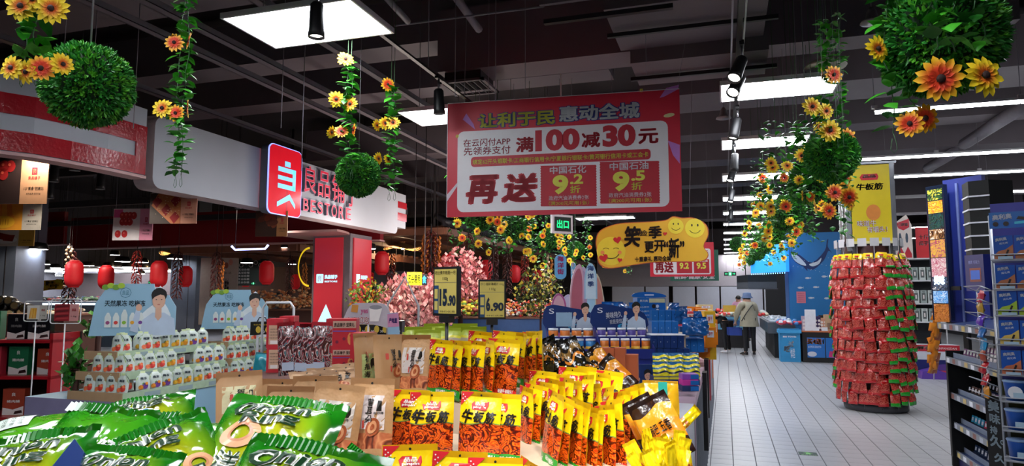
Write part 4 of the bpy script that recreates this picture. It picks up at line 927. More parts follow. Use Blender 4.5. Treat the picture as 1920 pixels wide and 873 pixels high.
def zone_mat(name, zones, tangle, rough=.3, coat=.3, wave=.02, vert=True, tscale=16, edge=None, bump=.12, ndist=4):
    """printed film: zones [(v_upper, colour or 'T')], tangle = ramp colours of the food photo"""
    m = bpy.data.materials.new(name); m.use_nodes = True; nt = m.node_tree; b = nt.nodes['Principled BSDF']; L = nt.links.new
    b.inputs['Roughness'].default_value = rough; b.inputs['Coat Weight'].default_value = coat; b.inputs['Coat Roughness'].default_value = .12
    uv = nd(nt, 'ShaderNodeUVMap'); sp = nd(nt, 'ShaderNodeSeparateXYZ'); L(uv.outputs[0], sp.inputs[0])
    s1 = nd(nt, 'ShaderNodeMath', operation='SINE'); ml = nd(nt, 'ShaderNodeMath', operation='MULTIPLY'); ml.inputs[1].default_value = 6.5; L(sp.outputs[0], ml.inputs[0]); L(ml.outputs[0], s1.inputs[0])
    ma = nd(nt, 'ShaderNodeMath', operation='MULTIPLY_ADD'); ma.inputs[1].default_value = wave; L(s1.outputs[0], ma.inputs[0]); L(sp.outputs[1], ma.inputs[2])
    tc = nd(nt, 'ShaderNodeTexCoord'); no = nd(nt, 'ShaderNodeTexNoise'); no.inputs['Scale'].default_value = tscale; no.inputs['Detail'].default_value = 1.5; no.inputs['Distortion'].default_value = ndist; L(tc.outputs['Object'], no.inputs['Vector'])
    w_ = nd(nt, 'ShaderNodeMath', operation='MULTIPLY'); w_.inputs[1].default_value = 22; L(no.outputs['Fac'], w_.inputs[0]); s2 = nd(nt, 'ShaderNodeMath', operation='SINE'); L(w_.outputs[0], s2.inputs[0])
    s3 = nd(nt, 'ShaderNodeMath', operation='MULTIPLY_ADD'); s3.inputs[1].default_value = .5; s3.inputs[2].default_value = .5; L(s2.outputs[0], s3.inputs[0])
    cr = nd(nt, 'ShaderNodeValToRGB'); e = cr.color_ramp.elements; e[0].color = lin(tangle[0]); e[1].color = lin(tangle[-1])
    for k, c in enumerate(tangle[1:-1]): q = e.new((k+1)/(len(tangle)-1)); q.color = lin(c)
    L(s3.outputs[0], cr.inputs[0])
    cur = None
    for k, (vu, c) in enumerate(zones[::-1]):          # from the top zone down
        def src(sock):
            if c == 'T': L(cr.outputs[0], sock)
            else: sock.default_value = lin(c)
        if cur is None:
            mx = nd(nt, 'ShaderNodeMix', data_type='RGBA'); mx.inputs[0].default_value = 0; src(mx.inputs[6]); cur = mx.outputs[2]
        else:
            g_ = nd(nt, 'ShaderNodeMath', operation='LESS_THAN'); g_.inputs[1].default_value = vu; L(ma.outputs[0], g_.inputs[0])
            mx = nd(nt, 'ShaderNodeMix', data_type='RGBA'); L(g_.outputs[0], mx.inputs[0]); L(cur, mx.inputs[6]); src(mx.inputs[7]); cur = mx.outputs[2]
    L(cur, b.inputs['Base Color'])
    n2 = nd(nt, 'ShaderNodeTexNoise'); n2.inputs['Scale'].default_value = 14; n2.inputs['Detail'].default_value = 3; L(tc.outputs['Object'], n2.inputs['Vector'])
    bp = nd(nt, 'ShaderNodeBump'); bp.inputs['Strength'].default_value = bump*3; bp.inputs['Distance'].default_value = .02; L(n2.outputs['Fac'], bp.inputs['Height']); L(bp.outputs[0], b.inputs['Normal']); L(bp.outputs[0], b.inputs['Coat Normal'])
    return m
def ord_label(base, k, n, where): return '%s, %s from the left %s' % (base, ORD[k] if k < 20 else str(k+1) + 'th', where)

# yellow beef bags ------------------------------------------------
BEEF = ['#3a0a04', '#8e1c06', '#d2430c', '#f07a1c', '#c23208']
YB_G = zone_mat('beef_bag_green', [(.17, '#1f8f2a'), (.56, 'T'), (.575, '#6a8a4a'), (1, '#f2cf0c')], BEEF, .28, .35)
YB_R = zone_mat('beef_bag_red', [(.14, '#d0202a'), (.56, 'T'), (.575, '#6a8a4a'), (1, '#f2cf0c')], BEEF, .28, .35)
YBACK = mat('bag_back_yellow', '#e8c412', .35, var=.05, coat=.2); LOGR = M('#cc1f2a', .4); PW = M('#e9e4e0', .4); INKB = M('#15120e', .4)
BW, BH, BT = .165, .255, .035
def beef_proto(mt, seed):
    me, sf = bagmesh(BW, BH, BT, mt, YBACK, seed, .12)
    t = tag(ob('beef_bag', me), 'yellow beef snack bag', 'snack bag')
    m = MB(); h, w_ = BH, BW
    vs = [(-w_/2+.002, h*.99), (-w_/2+.002, h*.80), (-w_/2+.052, h*.99)]; m.flat([vs[0], vs[1], vs[2]], LOGR, -.002, sf)
    for k in range(6): m.disc(-w_*.44 + .008*(k % 3), h*.95 - .014*(k//3) - .008*(k % 3), .0025, PW, -.004, n=6, surf=sf)
    m.flat([(-.028, h*.75), (.03, h*.75), (.036, h*.80), (.034, h*.87), (-.024, h*.87), (-.034, h*.83)], LOGR, -.0022, sf)
    T(m, '品品', -.018, h*.81, .022, h*.86, PW, .03, -.004, sf); T(m, 'pinpin', -.024, h*.765, .028, h*.805, PW, .04, -.004, sf)
    m.build('logo_print', t)
    m = MB()
    for ch, x, s_, zc in (('牛', -.046, .05, .655), ('板', .002, .038, .655), ('筋', .046, .042, .65)): T(m, ch, x-s_/2, h*zc-s_*.52, x+s_/2, h*zc+s_*.52, INKB, .035, -.0025, sf, rot=-6, shear=.2)
    m.build('brush_lettering', t)
    m = MB(); T(m, '味道牛·有嚼头！', -.0, h*.09, w_*.42, h*.16, PW, .03, -.003, sf); T(m, '香辣味 118克', -w_*.4, h*.05, -w_*.12, h*.11, PW, .01, -.003, sf); m.disc(0, h*.95, .004, INKB, -.001, surf=sf, n=8); m.build('caption_print', t)
    return t
def place(proto, used, *a, **k):
    """first use moves the prototype itself, later uses copy it"""
    if not used.get(proto.name):
        used[proto.name] = 1; loc, rot = a[0], a[1]; proto.location = loc; proto.rotation_euler = rot if isinstance(rot, (tuple, list)) or hasattr(rot, 'order') else (0, 0, rot)
        proto['label'] = k['label']; proto['group'] = k['group']
        if k.get('scale'): proto.scale = (k['scale'],)*3
        return proto
    return dup(proto, a[0], a[1], k['label'], k['group'], k.get('scale'))
USED = {}
def bag_at(proto, w_, h_, xl, xr, yt, d, label, group, roll=0, side=1, lean=.12, scale=1):
    """upright bag seen between pixels xl..xr with its top at yt, at distance d: apparent width gives its turn"""
    full = w_*1260/d*scale; ratio = max(.12, min(1, (xr-xl)/full)); yaw = math.acos(ratio)*side
    xm = (xl+xr)/2; view = YAW - math.atan((xm-CX)/1260)
    top = at(xm, yt, d); base = Vector((top.x, top.y, top.z - h_*scale*.985))
    return place(proto, USED, base, (-lean, R(roll), view + yaw), label=label, group=group, scale=scale if scale != 1 else None)
bg = [beef_proto(YB_G, 0), beef_proto(YB_G, 2), beef_proto(YB_R, 3), beef_proto(YB_R, 5)]
GB = 'yellow beef snack bags on the island'
rows = [
 ('in the lowest row', 2.05, [(716, 822, 838, 0, 0, 2), (799, 905, 850, 0, 4, 3), (872, 975, 862, .0, 2, 1), (960, 1000, 868, .0, 2, 1)]),
 ('in the front row', 2.5, [(725, 800, 733, 0, 0, 0), (766, 848, 737, 0, 0, 2), (860, 935, 737, 1, 0, 1), (891, 973, 741, 0, 0, 0)]),
 ('in the rear row', 3.05, [(800, 842, 638, 1, 1, 0), (838, 862, 640, 1, 1, 1), (843, 878, 640, 1, -1, 0), (872, 905, 640, 1, 0, 1), (900, 920, 638, 1, 0, 0), (908, 967, 636, 0, 2, 2)]),
 ('behind the rear row', 3.3, [(872, 915, 622, 0, 2, 0), (918, 960, 622, 0, 2, 1), (945, 975, 623, 1, 0, 0), (962, 982, 625, 1, 0, 1), (972, 996, 624, 1, 0, 2), (984, 1003, 622, 1, -3, 3), (998, 1016, 622, 1, -6, 3)]),
 ('in the upper fan row', 2.75, [(968, 992, 727, 1, 0, 0), (980, 1012, 722, 1, -1, 1), (1000, 1030, 718, 1, -2, 0), (1018, 1042, 712, 1, -3, 1), (1025, 1055, 716, 1, -4, 0), (1046, 1072, 710, 1, -4, 1), (1062, 1088, 716, 1, -6, 0), (1085, 1112, 705, 1, -7, 1), (1100, 1125, 722, 1, -9, 0), (1128, 1150, 728, 1, -10, 1)]),
 ('in the slanting front fan', 2.4, [(1013, 1040, 735, 1, 4, 0), (1030, 1062, 745, 1, 2, 1), (1052, 1080, 748, 1, -1, 0), (1066, 1096, 755, 1, -2, 1), (1082, 1112, 765, 1, -5, 0), (1095, 1128, 773, 1, -8, 1), (1112, 1150, 762, 1, -11, 0), (1130, 1172, 752, 1, -13, 3)]),
 ('by the crumpled orange bag', 2.65, [(1150, 1182, 735, 1, -12, 2), (1165, 1200, 728, 1, -14, 2), (1185, 1213, 722, 1, -12, 3)]),
]
for where, d, lst in rows:
    for k, (xl, xr, yt, sd, roll, pr) in enumerate(lst):
        bag_at(bg[pr], BW, BH, xl, xr, yt, d + rr(-.01, .01) - .012*k*(1 if len(lst) < 8 else 0), ord_label('yellow beef snack bag', k, len(lst), where), GB, roll, -1, .1 if d < 2.6 else .06)
# the stacked tops behind (only their upper edges show)
for k, (xl, xr, yt) in enumerate(((985, 1035, 697), (1010, 1060, 702), (1040, 1092, 690), (1060, 1110, 688), (1092, 1135, 700), (1110, 1160, 697))):
    bag_at(bg[k % 2], BW, BH, xl, xr, yt, 3.0 - .02*k, ord_label('yellow beef snack bag', k, 6, 'of the tops behind the fan'), GB, 0, -1, .1)

# kraft noodle-snack bags ------------------------------------------
KRAFT = mat('kraft_paper', '#b98f62', .6, var=.08, scale=6, bump=.3, bscale=14)
KW_, KH_ = .175, .295
RINGS = ['#5a2410', '#a8512c', '#d88e5c', '#b5623a']
KFRONT = zone_mat('kraft_print', [(.17, '#b98f62'), (.36, 'T'), (1, '#b98f62')], RINGS, .55, 0, .012, tscale=11, bump=.2, ndist=1.2)
LBL = [M('#d8cbc8', .5), M('#cfc79a', .5), M('#a9bb78', .5), M('#c9c0b8', .5)]; SEAL = M('#c44434', .5)
def kraft_proto(kind, seed):
    me, sf = bagmesh(KW_, KH_, .05, KFRONT if kind in (0, 3) else KRAFT, KRAFT, seed, .14, .006)
    t = tag(ob('kraft_bag', me), 'kraft bag', 'snack bag'); h, w_ = KH_, KW_
    if kind in (0, 1, 3):
        m = MB(); m.rect(-w_*.37, h*.40 if kind != 1 else h*.45, w_*.36, h*.80, LBL[0] if kind == 0 else LBL[3] if kind == 3 else LBL[1], -.0015, sf, 6); m.build('paper_label', t)
    if kind == 4:
        m = MB(); m.rect(-w_*.33, h*.12, w_*.2, h*.66, LBL[2], -.0015, sf, 6); m.build('paper_label', t)
    m = MB()
    if kind == 4:
        for k, ch in enumerate('花瓶海巴'): T(m, ch, -w_*.28, h*(.53-.12*k), -w_*.08, h*(.63-.12*k), INKB, .02, -.004, sf)
        m.disc(.01, h*.5, .012, INKB, -.004, .025, surf=sf)
    else:
        for k, ch in enumerate('猫耳朵'): T(m, ch, -w_*.06, h*(.67-.1*k), w_*.12, h*(.765-.1*k), INKB, .025, -.004, sf, shear=.1)
        m.flat([(w_*.2, h*.62), (w_*.3, h*.62), (w_*.29, h*.74), (w_*.21, h*.74)], INKB, -.004, sf); T(m, '面师傅', w_*.15, h*.58, w_*.34, h*.61, INKB, .02, -.004, sf)
    m.build('brush_lettering', t)
    m = MB(); m.flat(rrect(-w_*.2, h*.6, -w_*.13, h*.7, .004), SEAL, -.004, sf); m.rect(-w_*.1, h*.41, -w_*.06, h*.5, SEAL, -.004, sf); m.build('seal_print', t)
    m = MB(); m.disc(w_*.13, h*.43 if kind != 4 else h*.1, .024, M('#a8542c', .5), -.004, .034, surf=sf, ang=-25); m.disc(w_*.13, h*.43 if kind != 4 else h*.1, .015, M('#d99a6a', .5), -.006, .024, surf=sf, ang=-25); m.disc(w_*.13, h*.43 if kind != 4 else h*.1, .007, M('#a8542c', .5), -.007, .012, surf=sf, ang=-25)
    m.build('food_print', t); MB().disc(0, h*.94, .0045, INKB, -.001, surf=sf, n=8).build('hang_hole', t)
    return t
kp_ = [kraft_proto(k, k+1) for k in (0, 1, 3, 4, 2)]      # purple label, yellow label, grey label, green label, plain
GK = 'kraft noodle-snack bags on the island'
for k, (pr, xl, xr, yt, d, roll, sd, lb) in enumerate((
    (0, 652, 732, 712, 2.45, 0, 1, 'kraft bag with a pale pink label standing left of the yellow bags'), (2, 572, 662, 722, 2.4, 7, 1, 'tilted kraft bag with a grey label left of the pink-labelled one'),
    (4, 492, 585, 727, 2.6, 3, 1, 'plain kraft bag half hidden behind the tilted grey-labelled bag'), (1, 408, 500, 698, 2.75, -2, 1, 'kraft bag with a yellow label above the green chip bags'),
    (4, 484, 560, 713, 2.85, 2, 1, 'kraft bag top standing behind the plain kraft bag'), (4, 542, 638, 707, 2.7, 1, 1, 'wide kraft bag top behind the tilted bag'),
    (3, 672, 716, 625, 3.25, 0, -1, 'upright kraft bag with a green label in the back row'), (4, 708, 765, 628, 3.2, 1, -1, 'upright kraft bag in the middle of the back row'), (2, 748, 802, 629, 3.15, -2, 1, 'upright kraft bag at the right of the back row'),
    (4, 690, 730, 640, 3.4, 2, -1, 'shadowed kraft bag wedged in the back row'))):
    bag_at(kp_[pr], KW_, KH_, xl, xr, yt, d, lb, GK, roll, sd*-1, .12)
for k, (px, py, d, rz) in enumerate(((615, 706, 3.05, .15), (640, 697, 3.12, .1), (600, 700, 3.1, .3), (655, 688, 3.2, .05), (625, 690, 3.25, .2), (668, 680, 3.3, .1))):
    place(kp_[4], USED, at(px, py + 62, d), (-R(62), R(-3 + 2*k % 5), YAW + .25 + rz), label='kraft bag leaning back in the slumped pile, %s from the front' % ORD[k], group='slumped kraft bags')

# green onion-ring chip bags -----------------------------------------

def film(name, a, bcol, rough=.16, yel='#c8cc1c'):
    m = bpy.data.materials.new(name); m.use_nodes = True; nt = m.node_tree; b = nt.nodes['Principled BSDF']; L = nt.links.new
    b.inputs['Roughness'].default_value = rough; b.inputs['Coat Weight'].default_value = .6; b.inputs['Coat Roughness'].default_value = .06
    uv = nd(nt, 'ShaderNodeUVMap'); mp = nd(nt, 'ShaderNodeMapping'); mp.inputs['Location'].default_value = (-.5, -.48, 0); L(uv.outputs[0], mp.inputs[0])
    gr = nd(nt, 'ShaderNodeTexGradient', gradient_type='SPHERICAL'); mp2 = nd(nt, 'ShaderNodeMapping'); mp2.inputs['Scale'].default_value = (1.9, 1.7, 1); L(mp.outputs[0], mp2.inputs[0]); L(mp2.outputs[0], gr.inputs[0])
    cr = nd(nt, 'ShaderNodeValToRGB'); e = cr.color_ramp.elements; e[0].position = .0; e[0].color = lin(a); e[1].position = .6; e[1].color = lin(yel); q = e.new(.28); q.color = lin(bcol); L(gr.outputs[1], cr.inputs[0]); L(cr.outputs[0], b.inputs['Base Color'])
    tc = nd(nt, 'ShaderNodeTexCoord'); n2 = nd(nt, 'ShaderNodeTexNoise'); n2.inputs['Scale'].default_value = 6; n2.inputs['Detail'].default_value = 3; n2.inputs['Distortion'].default_value = 1.2; L(tc.outputs['Object'], n2.inputs['Vector'])
    bp = nd(nt, 'ShaderNodeBump'); bp.inputs['Strength'].default_value = .4; bp.inputs['Distance'].default_value = .03; L(n2.outputs['Fac'], bp.inputs['Height']); L(bp.outputs[0], b.inputs['Normal']); L(bp.outputs[0], b.inputs['Coat Normal'])
    return m
CF = film('chip_film_front', '#157010', '#6f9c14', yel='#a8ac14'); CB = film('chip_film_back', '#1f8010', '#3c9414', yel='#4c9c14'); SEALG = mat('seal_green', '#1c7a1c', .2, coat=.5, var=.05)
PW_, PH_ = .25, .34
def pillow(front, seed, kind):
    w_, h_, t_ = PW_, PH_, .085; nx, nz = 16, 20
    def prof(u, v):
        s = min(v, 1-v); e = min(1, max(0, (s-.07)/.28)); return t_/2*math.sin(e*PI/2)**.75*(1-abs(u)**3.2)**.8
    def surf(x, z, off=0):
        u = max(-1, min(1, 2*x/w_)); v = z/h_
        pin = .0
        wv = .0055*(math.sin(11*u+seed+3*v)*math.sin(8*v+seed*2)) + .004*math.sin(26*u+seed)*max(0, (abs(v-.5)-.22))*3
        return (x*(1-.05*math.sin(PI*v)), -(prof(u, v) + off) + wv, z - h_/2)
    m = MB(); vs = []; uv = []
    for side in (0, 1):
        for j in range(nz+1):
            for i in range(nx+1):
                v = j/nz; x = w_*(i/nx-.5); p = surf(x, h_*v)
                if side: p = (p[0], p[1] + 2*prof(2*x/w_, v), p[2])
                vs.append(p); uv.append((min(.999, max(.001, i/nx)), min(.999, max(.001, v))))
    N = (nx+1)*(nz+1); F1 = []; F2 = []
    for j in range(nz):
        for i in range(nx): a = j*(nx+1)+i; F1.append((a, a+1, a+nx+2, a+nx+1)); F2.append((N+a, N+a+nx+1, N+a+nx+2, N+a+1))
    m.add(vs, F1, CF if front else CB, uv=uv, smooth=True); n = 0
    for f in F2: m.f.append(list(f)); m.m.append(m.mi(CB)); m.sm.append(True)
    t = tag(ob('chip_bag', m.mesh('bag_body')), 'green bag', 'snack bag')
    for zz in (0, 1):
        nn = 48; m = MB(); vs = []
        for k in range(nn+1):
            x = w_*(k/nn-.5); y = .0022*(1 if k % 2 else -1) + .006*math.sin(7*k/nn+seed)
            vs += [(x, y, (-h_/2+.022) if zz == 0 else (h_/2-.022)), (x, y, -h_/2-.003 if zz == 0 else h_/2+.003)]
        m.add(vs, [(2*k, 2*k+2, 2*k+3, 2*k+1) if zz == 0 else (2*k, 2*k+1, 2*k+3, 2*k+2) for k in range(nn)], SEALG)
        m.build('crimped_seal', t)
    if front:
        G = lambda x, z, off=0: surf(x, z + h_/2, off)
        WH = M('#f0f2e6', .3); DG = M('#123a1c', .3); RING = M('#e0a578', .35); RING2 = M('#c9835a', .35); TEAL = M('#8cc8a0', .35)
        for cx, cz, r, mt in ((-.055, .035, .042, RING), (.062, -.005, .032, RING), (.0, -.085, .03, RING2)): m = MB(); m.disc(cx, cz, r, mt, -.003, r*.85, 22, G, r0=.5); m.disc(cx, cz, r*.62, RING2, -.0035, r*.52, 18, G, r0=.75); m.build('ring_print', t)
        m = MB()
        for yy, mt, bo in ((-.004, WH, .06), (-.0065, DG, .015)): T(m, 'Onion', -.1, .095, .06, .14, mt, bo, yy, G, rot=6, shear=.1); T(m, 'Ring', -.07, .055, .05, .093, mt, bo, yy-.0003, G, rot=6, shear=.1)
        m.build('brand_lettering', t)
        m = MB()
        for k, ch in enumerate('洋葱圈'):
            x0 = -.055 + k*.05
            for yy, mt, bo in ((-.004, WH, .06), (-.0065, DG, .0)): T(m, ch, x0-.024, -.062, x0+.024, -.01, mt, bo, yy, G, rot=-4)
        m.build('flavour_lettering', t)
        m = MB(); m.disc(.09, -.09, .024, TEAL, -.003, surf=G, r0=.6); m.flat([(.055, -.112), (.105, -.1), (.107, -.115), (.057, -.127)], LOGR, -.004, G); T(m, '净含量：80克', .03, -.14, .09, -.13, WH, .02, -.004, G)
        if kind == 1:
            m.disc(.0, .03, .03, WH, -.005, surf=G)
            for k in range(5): m.disc(.018*math.cos(k*1.257), .03+.018*math.sin(k*1.257), .008, M('#2f7fb0', .3), -.007, n=5, surf=G)
            m.disc(0, .03, .008, M('#2f7fb0', .3), -.007, n=5, surf=G)
        m.build('badge_print', t)
    else:
        G = lambda x, z, off=0: surf(x, z + h_/2, off); m = MB(); m.rect(-.1, -.12, -.03, -.04, M('#cfd8cf', .4), -.003, G, 4)
        for k in range(4): T(m, '配料 营养 成分表', -.095, -.06-.014*k, -.035, -.052-.014*k, M('#2a4a2c', .4), .0, -.005, G)
        m.build('info_print', t)
        m = MB(); T(m, '上好佳', .0, .02, .09, .055, PW, .04, -.005, G, rot=-8); m.build('brand_lettering', t)
    return t
pl = [pillow(True, 1, 0), pillow(True, 2.3, 1), pillow(False, 3.1, 0)]
GG = 'green onion-ring chip bags'
def euler(tilt, yaw, roll): return (Matrix.Rotation(yaw, 4, 'Z') @ Matrix.Rotation(-tilt, 4, 'X') @ Matrix.Rotation(roll, 4, 'Y')).to_euler()
for pr, px, py, d, tilt, yaw, roll, sc, lb in (
    (2, 92, 806, 1.6, 70, 12, 84, 1.2, 'smooth green chip bag back lying at the far left of the heap'), (1, 272, 778, 1.85, 60, 8, -16, 1.0, 'lime chip bag with a football print at the top of the heap'),
    (0, 492, 832, 1.50, 52, 8, 10, 1.12, 'lime chip bag with big Chinese lettering at the right of the heap'), (0, 318, 872, 1.42, 50, 16, -26, 1.0, 'chip bag with ring prints in the middle of the heap'),
    (2, 150, 850, 1.46, 50, 5, 8, 1.05, 'green chip bag with white brand lettering left of the middle bag'), (0, 30, 905, 1.28, 45, 5, -10, .9, 'chip bag in the bottom left corner of the heap'),
    (0, 185, 925, 1.26, 45, 5, 8, .8, 'small chip bag corner at the bottom edge, beside the blue packet'), (1, 520, 970, 1.24, 50, 5, 14, 1.2, 'frontmost chip bag at the bottom edge below the lettered one'),
    (2, 645, 905, 1.45, 30, 10, 40, .6, 'green bag tip poking up below the kraft bags'), (2, 350, 800, 1.9, 75, 10, 70, .9, 'green chip bag buried behind the middle bag'), (2, 210, 890, 1.5, 85, 0, 0, 1.3, 'green chip bag buried at the bottom of the heap')):
    place(pl[pr], USED, at(px, py + 38, d), euler(R(tilt), YAW + R(yaw), R(roll)), label=lb, group=GG, scale=sc)
bl = MB(); bl.prism([(-.03, -.06), (.05, -.05), (.03, .05), (.0, .07)], -.004, .004, M('#1c3a7c', .25, coat=.5)); tag(bl.build('candy_packet', None, at(103, 893, 1.28), (-.5, .2, YAW)), 'small dark blue packet corner between the green chip bags', 'snack packet')
# island carcass under everything ------------------------------------
CARD = mat('display_card', '#c9b49a', .6, var=.05); CAB = mat('cabinet_lilac', '#c3a8b8', .45, var=.04); CABW = mat('cabinet_white', '#c9ccd4', .4, var=.03)
t = thing('display_island', 'long lilac-topped display island carrying the bags and boxes along the aisle', 'display counter', (-.2, .9, 0))
MB().bx(-1.9, 0, .0, 2.55, 0, .78, CABW).build('cabinet_body', t); MB().bx(-1.92, .015, -.01, 2.56, .78, .84, CAB).build('counter_top', t)
MB().bx(-1.9, 0, 2.56, 3.42, 0, .90, CABW).build('cabinet_body', t)
MB().bx(-2.0, -1.3, 3.3, 4.1, 0, .94, CABW).build('cabinet_body', t); MB().bx(-1.3, 0.0, 3.44, 9.8, 0, .88, CABW).build('cabinet_body', t); MB().bx(-1.32, .012, 3.43, 9.8, .88, .94, CAB).build('counter_top', t)
MB().bx(.0, .006, 3.46, 3.52, 0, .88, CAB).build('corner_post', t)
for k in range(34): MB().bx(.0, .012, 3.6 + k*.18, 3.608 + k*.18, .05, .86, M('#8f949c', .4)).build('side_slat', t)
for x0_, x1_, y0_, y1_, z1_, nm in ((-1.1, -.25, 1.35, 1.62, .93, 'front riser'), (-1.15, -.2, 1.62, 2.25, .98, 'middle riser'), (-1.5, -.45, 2.3, 2.9, 1.09, 'rear riser'), (-2.0, -1.0, 3.05, 3.65, 1.14, 'far riser'), (-1.25, -.3, 5.0, 6.0, 1.25, 'back riser')):
    tag(MB().bx(x0_+.0, x1_, y0_+.45, y1_+.42, .84, z1_, CARD).build('card_riser'), 'plain cardboard %s under the snack bags' % nm, 'riser')
# ================================================================ plum-jelly displays
SKY = mat('display_blue', '#8fb6cc', .5, var=.04, scale=2); LIPG = mat('tray_lip', '#a9bfa0', .5, var=.1, scale=20); TAN = mat('tray_tan', '#b5946f', .6); PURPL = M('#8d86a8', .5); SKIN = M('#d9ab92', .5); HAIR = M('#14110f', .5); SHIRT = M('#b9c9dc', .5)
CH_ = (('#d8433a', '#e8784a'), ('#e8962a', '#f0b838'), ('#6a3a8a', '#e08a2a'))
PWW, PHH = .105, .155
def pouch_outline(v): return 1 if v < .55 else max(.32, 1 - ((v-.55)/.38)**2.2*.72) if v < .93 else .38
def pouch_proto(kind):
    F_ = M('#c9d4cc', .3, coat=.3); me, sf = bagmesh(PWW, PHH, .028, F_, M('#9fb79a', .35), kind, .06, .002, 8, 12, pouch_outline, name='pouch_body')
    t = tag(ob('jelly_pouch', me), 'pouch', 'pouch'); m = MB(); w_, h_ = PWW, PHH
    m.flat([(-w_*.17, h_*.9), (-w_*.15, h_*1.0), (w_*.15, h_*1.0), (w_*.17, h_*.9)], M('#c9d8a0', .4), -.003, sf)
    for s in (-1, 1): m.flat([(s*w_*.48, h_*.5), (s*w_*.46, h_*.62), (s*w_*.3, h_*.82), (s*w_*.24, h_*.84), (s*w_*.38, h_*.62)][::(-1 if s > 0 else 1)], M('#a8c47a', .4), -.002, sf)
    m.build('green_trim_print', t); m = MB()
    for k, ch in enumerate('梅冻'): T(m, ch, -.024 + .024*k, h_*.56, .0 + .024*k, h_*.7, M('#2a3a44', .4), .03, -.003, sf)
    m.build('lettering', t); m = MB(); a, b = CH_[kind]
    m.disc(w_*.12, h_*.24, .024, M(a, .35), -.0025, surf=sf); m.disc(-w_*.18, h_*.18, .018, M(b, .35), -.004, surf=sf); m.disc(w_*.22, h_*.36, .012, M(b, .35), -.004, surf=sf); m.flat([(-w_*.1, h_*.36), (w_*.0, h_*.3), (w_*.06, h_*.44)], M('#5c9a3a', .4), -.004, sf)
    m.build('fruit_print', t); return t
pp = [pouch_proto(k) for k in range(3)]; GP = 'plum jelly pouches on the tiered displays'
def portrait(m, cx, z0, h, y, hand=1):
    """flat printed person: hair, face, shirt"""
    W_ = h*.62
    m.flat([(cx-W_*.55, z0), (cx+W_*.55, z0), (cx+W_*.5, z0+h*.34), (cx+W_*.18, z0+h*.47), (cx-W_*.18, z0+h*.47), (cx-W_*.48, z0+h*.32)], SHIRT, y)
    m.flat([(cx-W_*.1, z0+h*.38), (cx, z0+h*.3), (cx+W_*.1, z0+h*.38), (cx+W_*.09, z0+h*.56), (cx-W_*.09, z0+h*.56)], SKIN, y-.0008)
    m.disc(cx, z0+h*.84, h*.15, HAIR, y-.0012, h*.15, 16); m.disc(cx, z0+h*.72, h*.125, SKIN, y-.0018, h*.17, 16)
    m.flat([(cx-h*.135, z0+h*.74), (cx-h*.12, z0+h*.9), (cx+h*.1, z0+h*.93), (cx+h*.135, z0+h*.78), (cx+h*.1, z0+h*.83), (cx+h*.02, z0+h*.85), (cx-h*.08, z0+h*.8)][::-1], HAIR, y-.0024)
    for s in (-1, 1): m.disc(cx+s*h*.05, z0+h*.74, h*.015, HAIR, y-.0026, h*.008, 6)
    m.disc(cx, z0+h*.64, h*.03, M('#b5605a', .5), y-.0026, h*.01, 8)
    m.flat([(cx-W_*.85, z0+h*.1), (cx-W_*.6, z0+h*.05), (cx-W_*.55, z0+h*.5), (cx-W_*.68, z0+h*.55)], SHIRT, y-.0004); m.disc(cx-W_*.6, z0+h*.58, h*.06, SKIN, y-.0016, h*.075, 10)
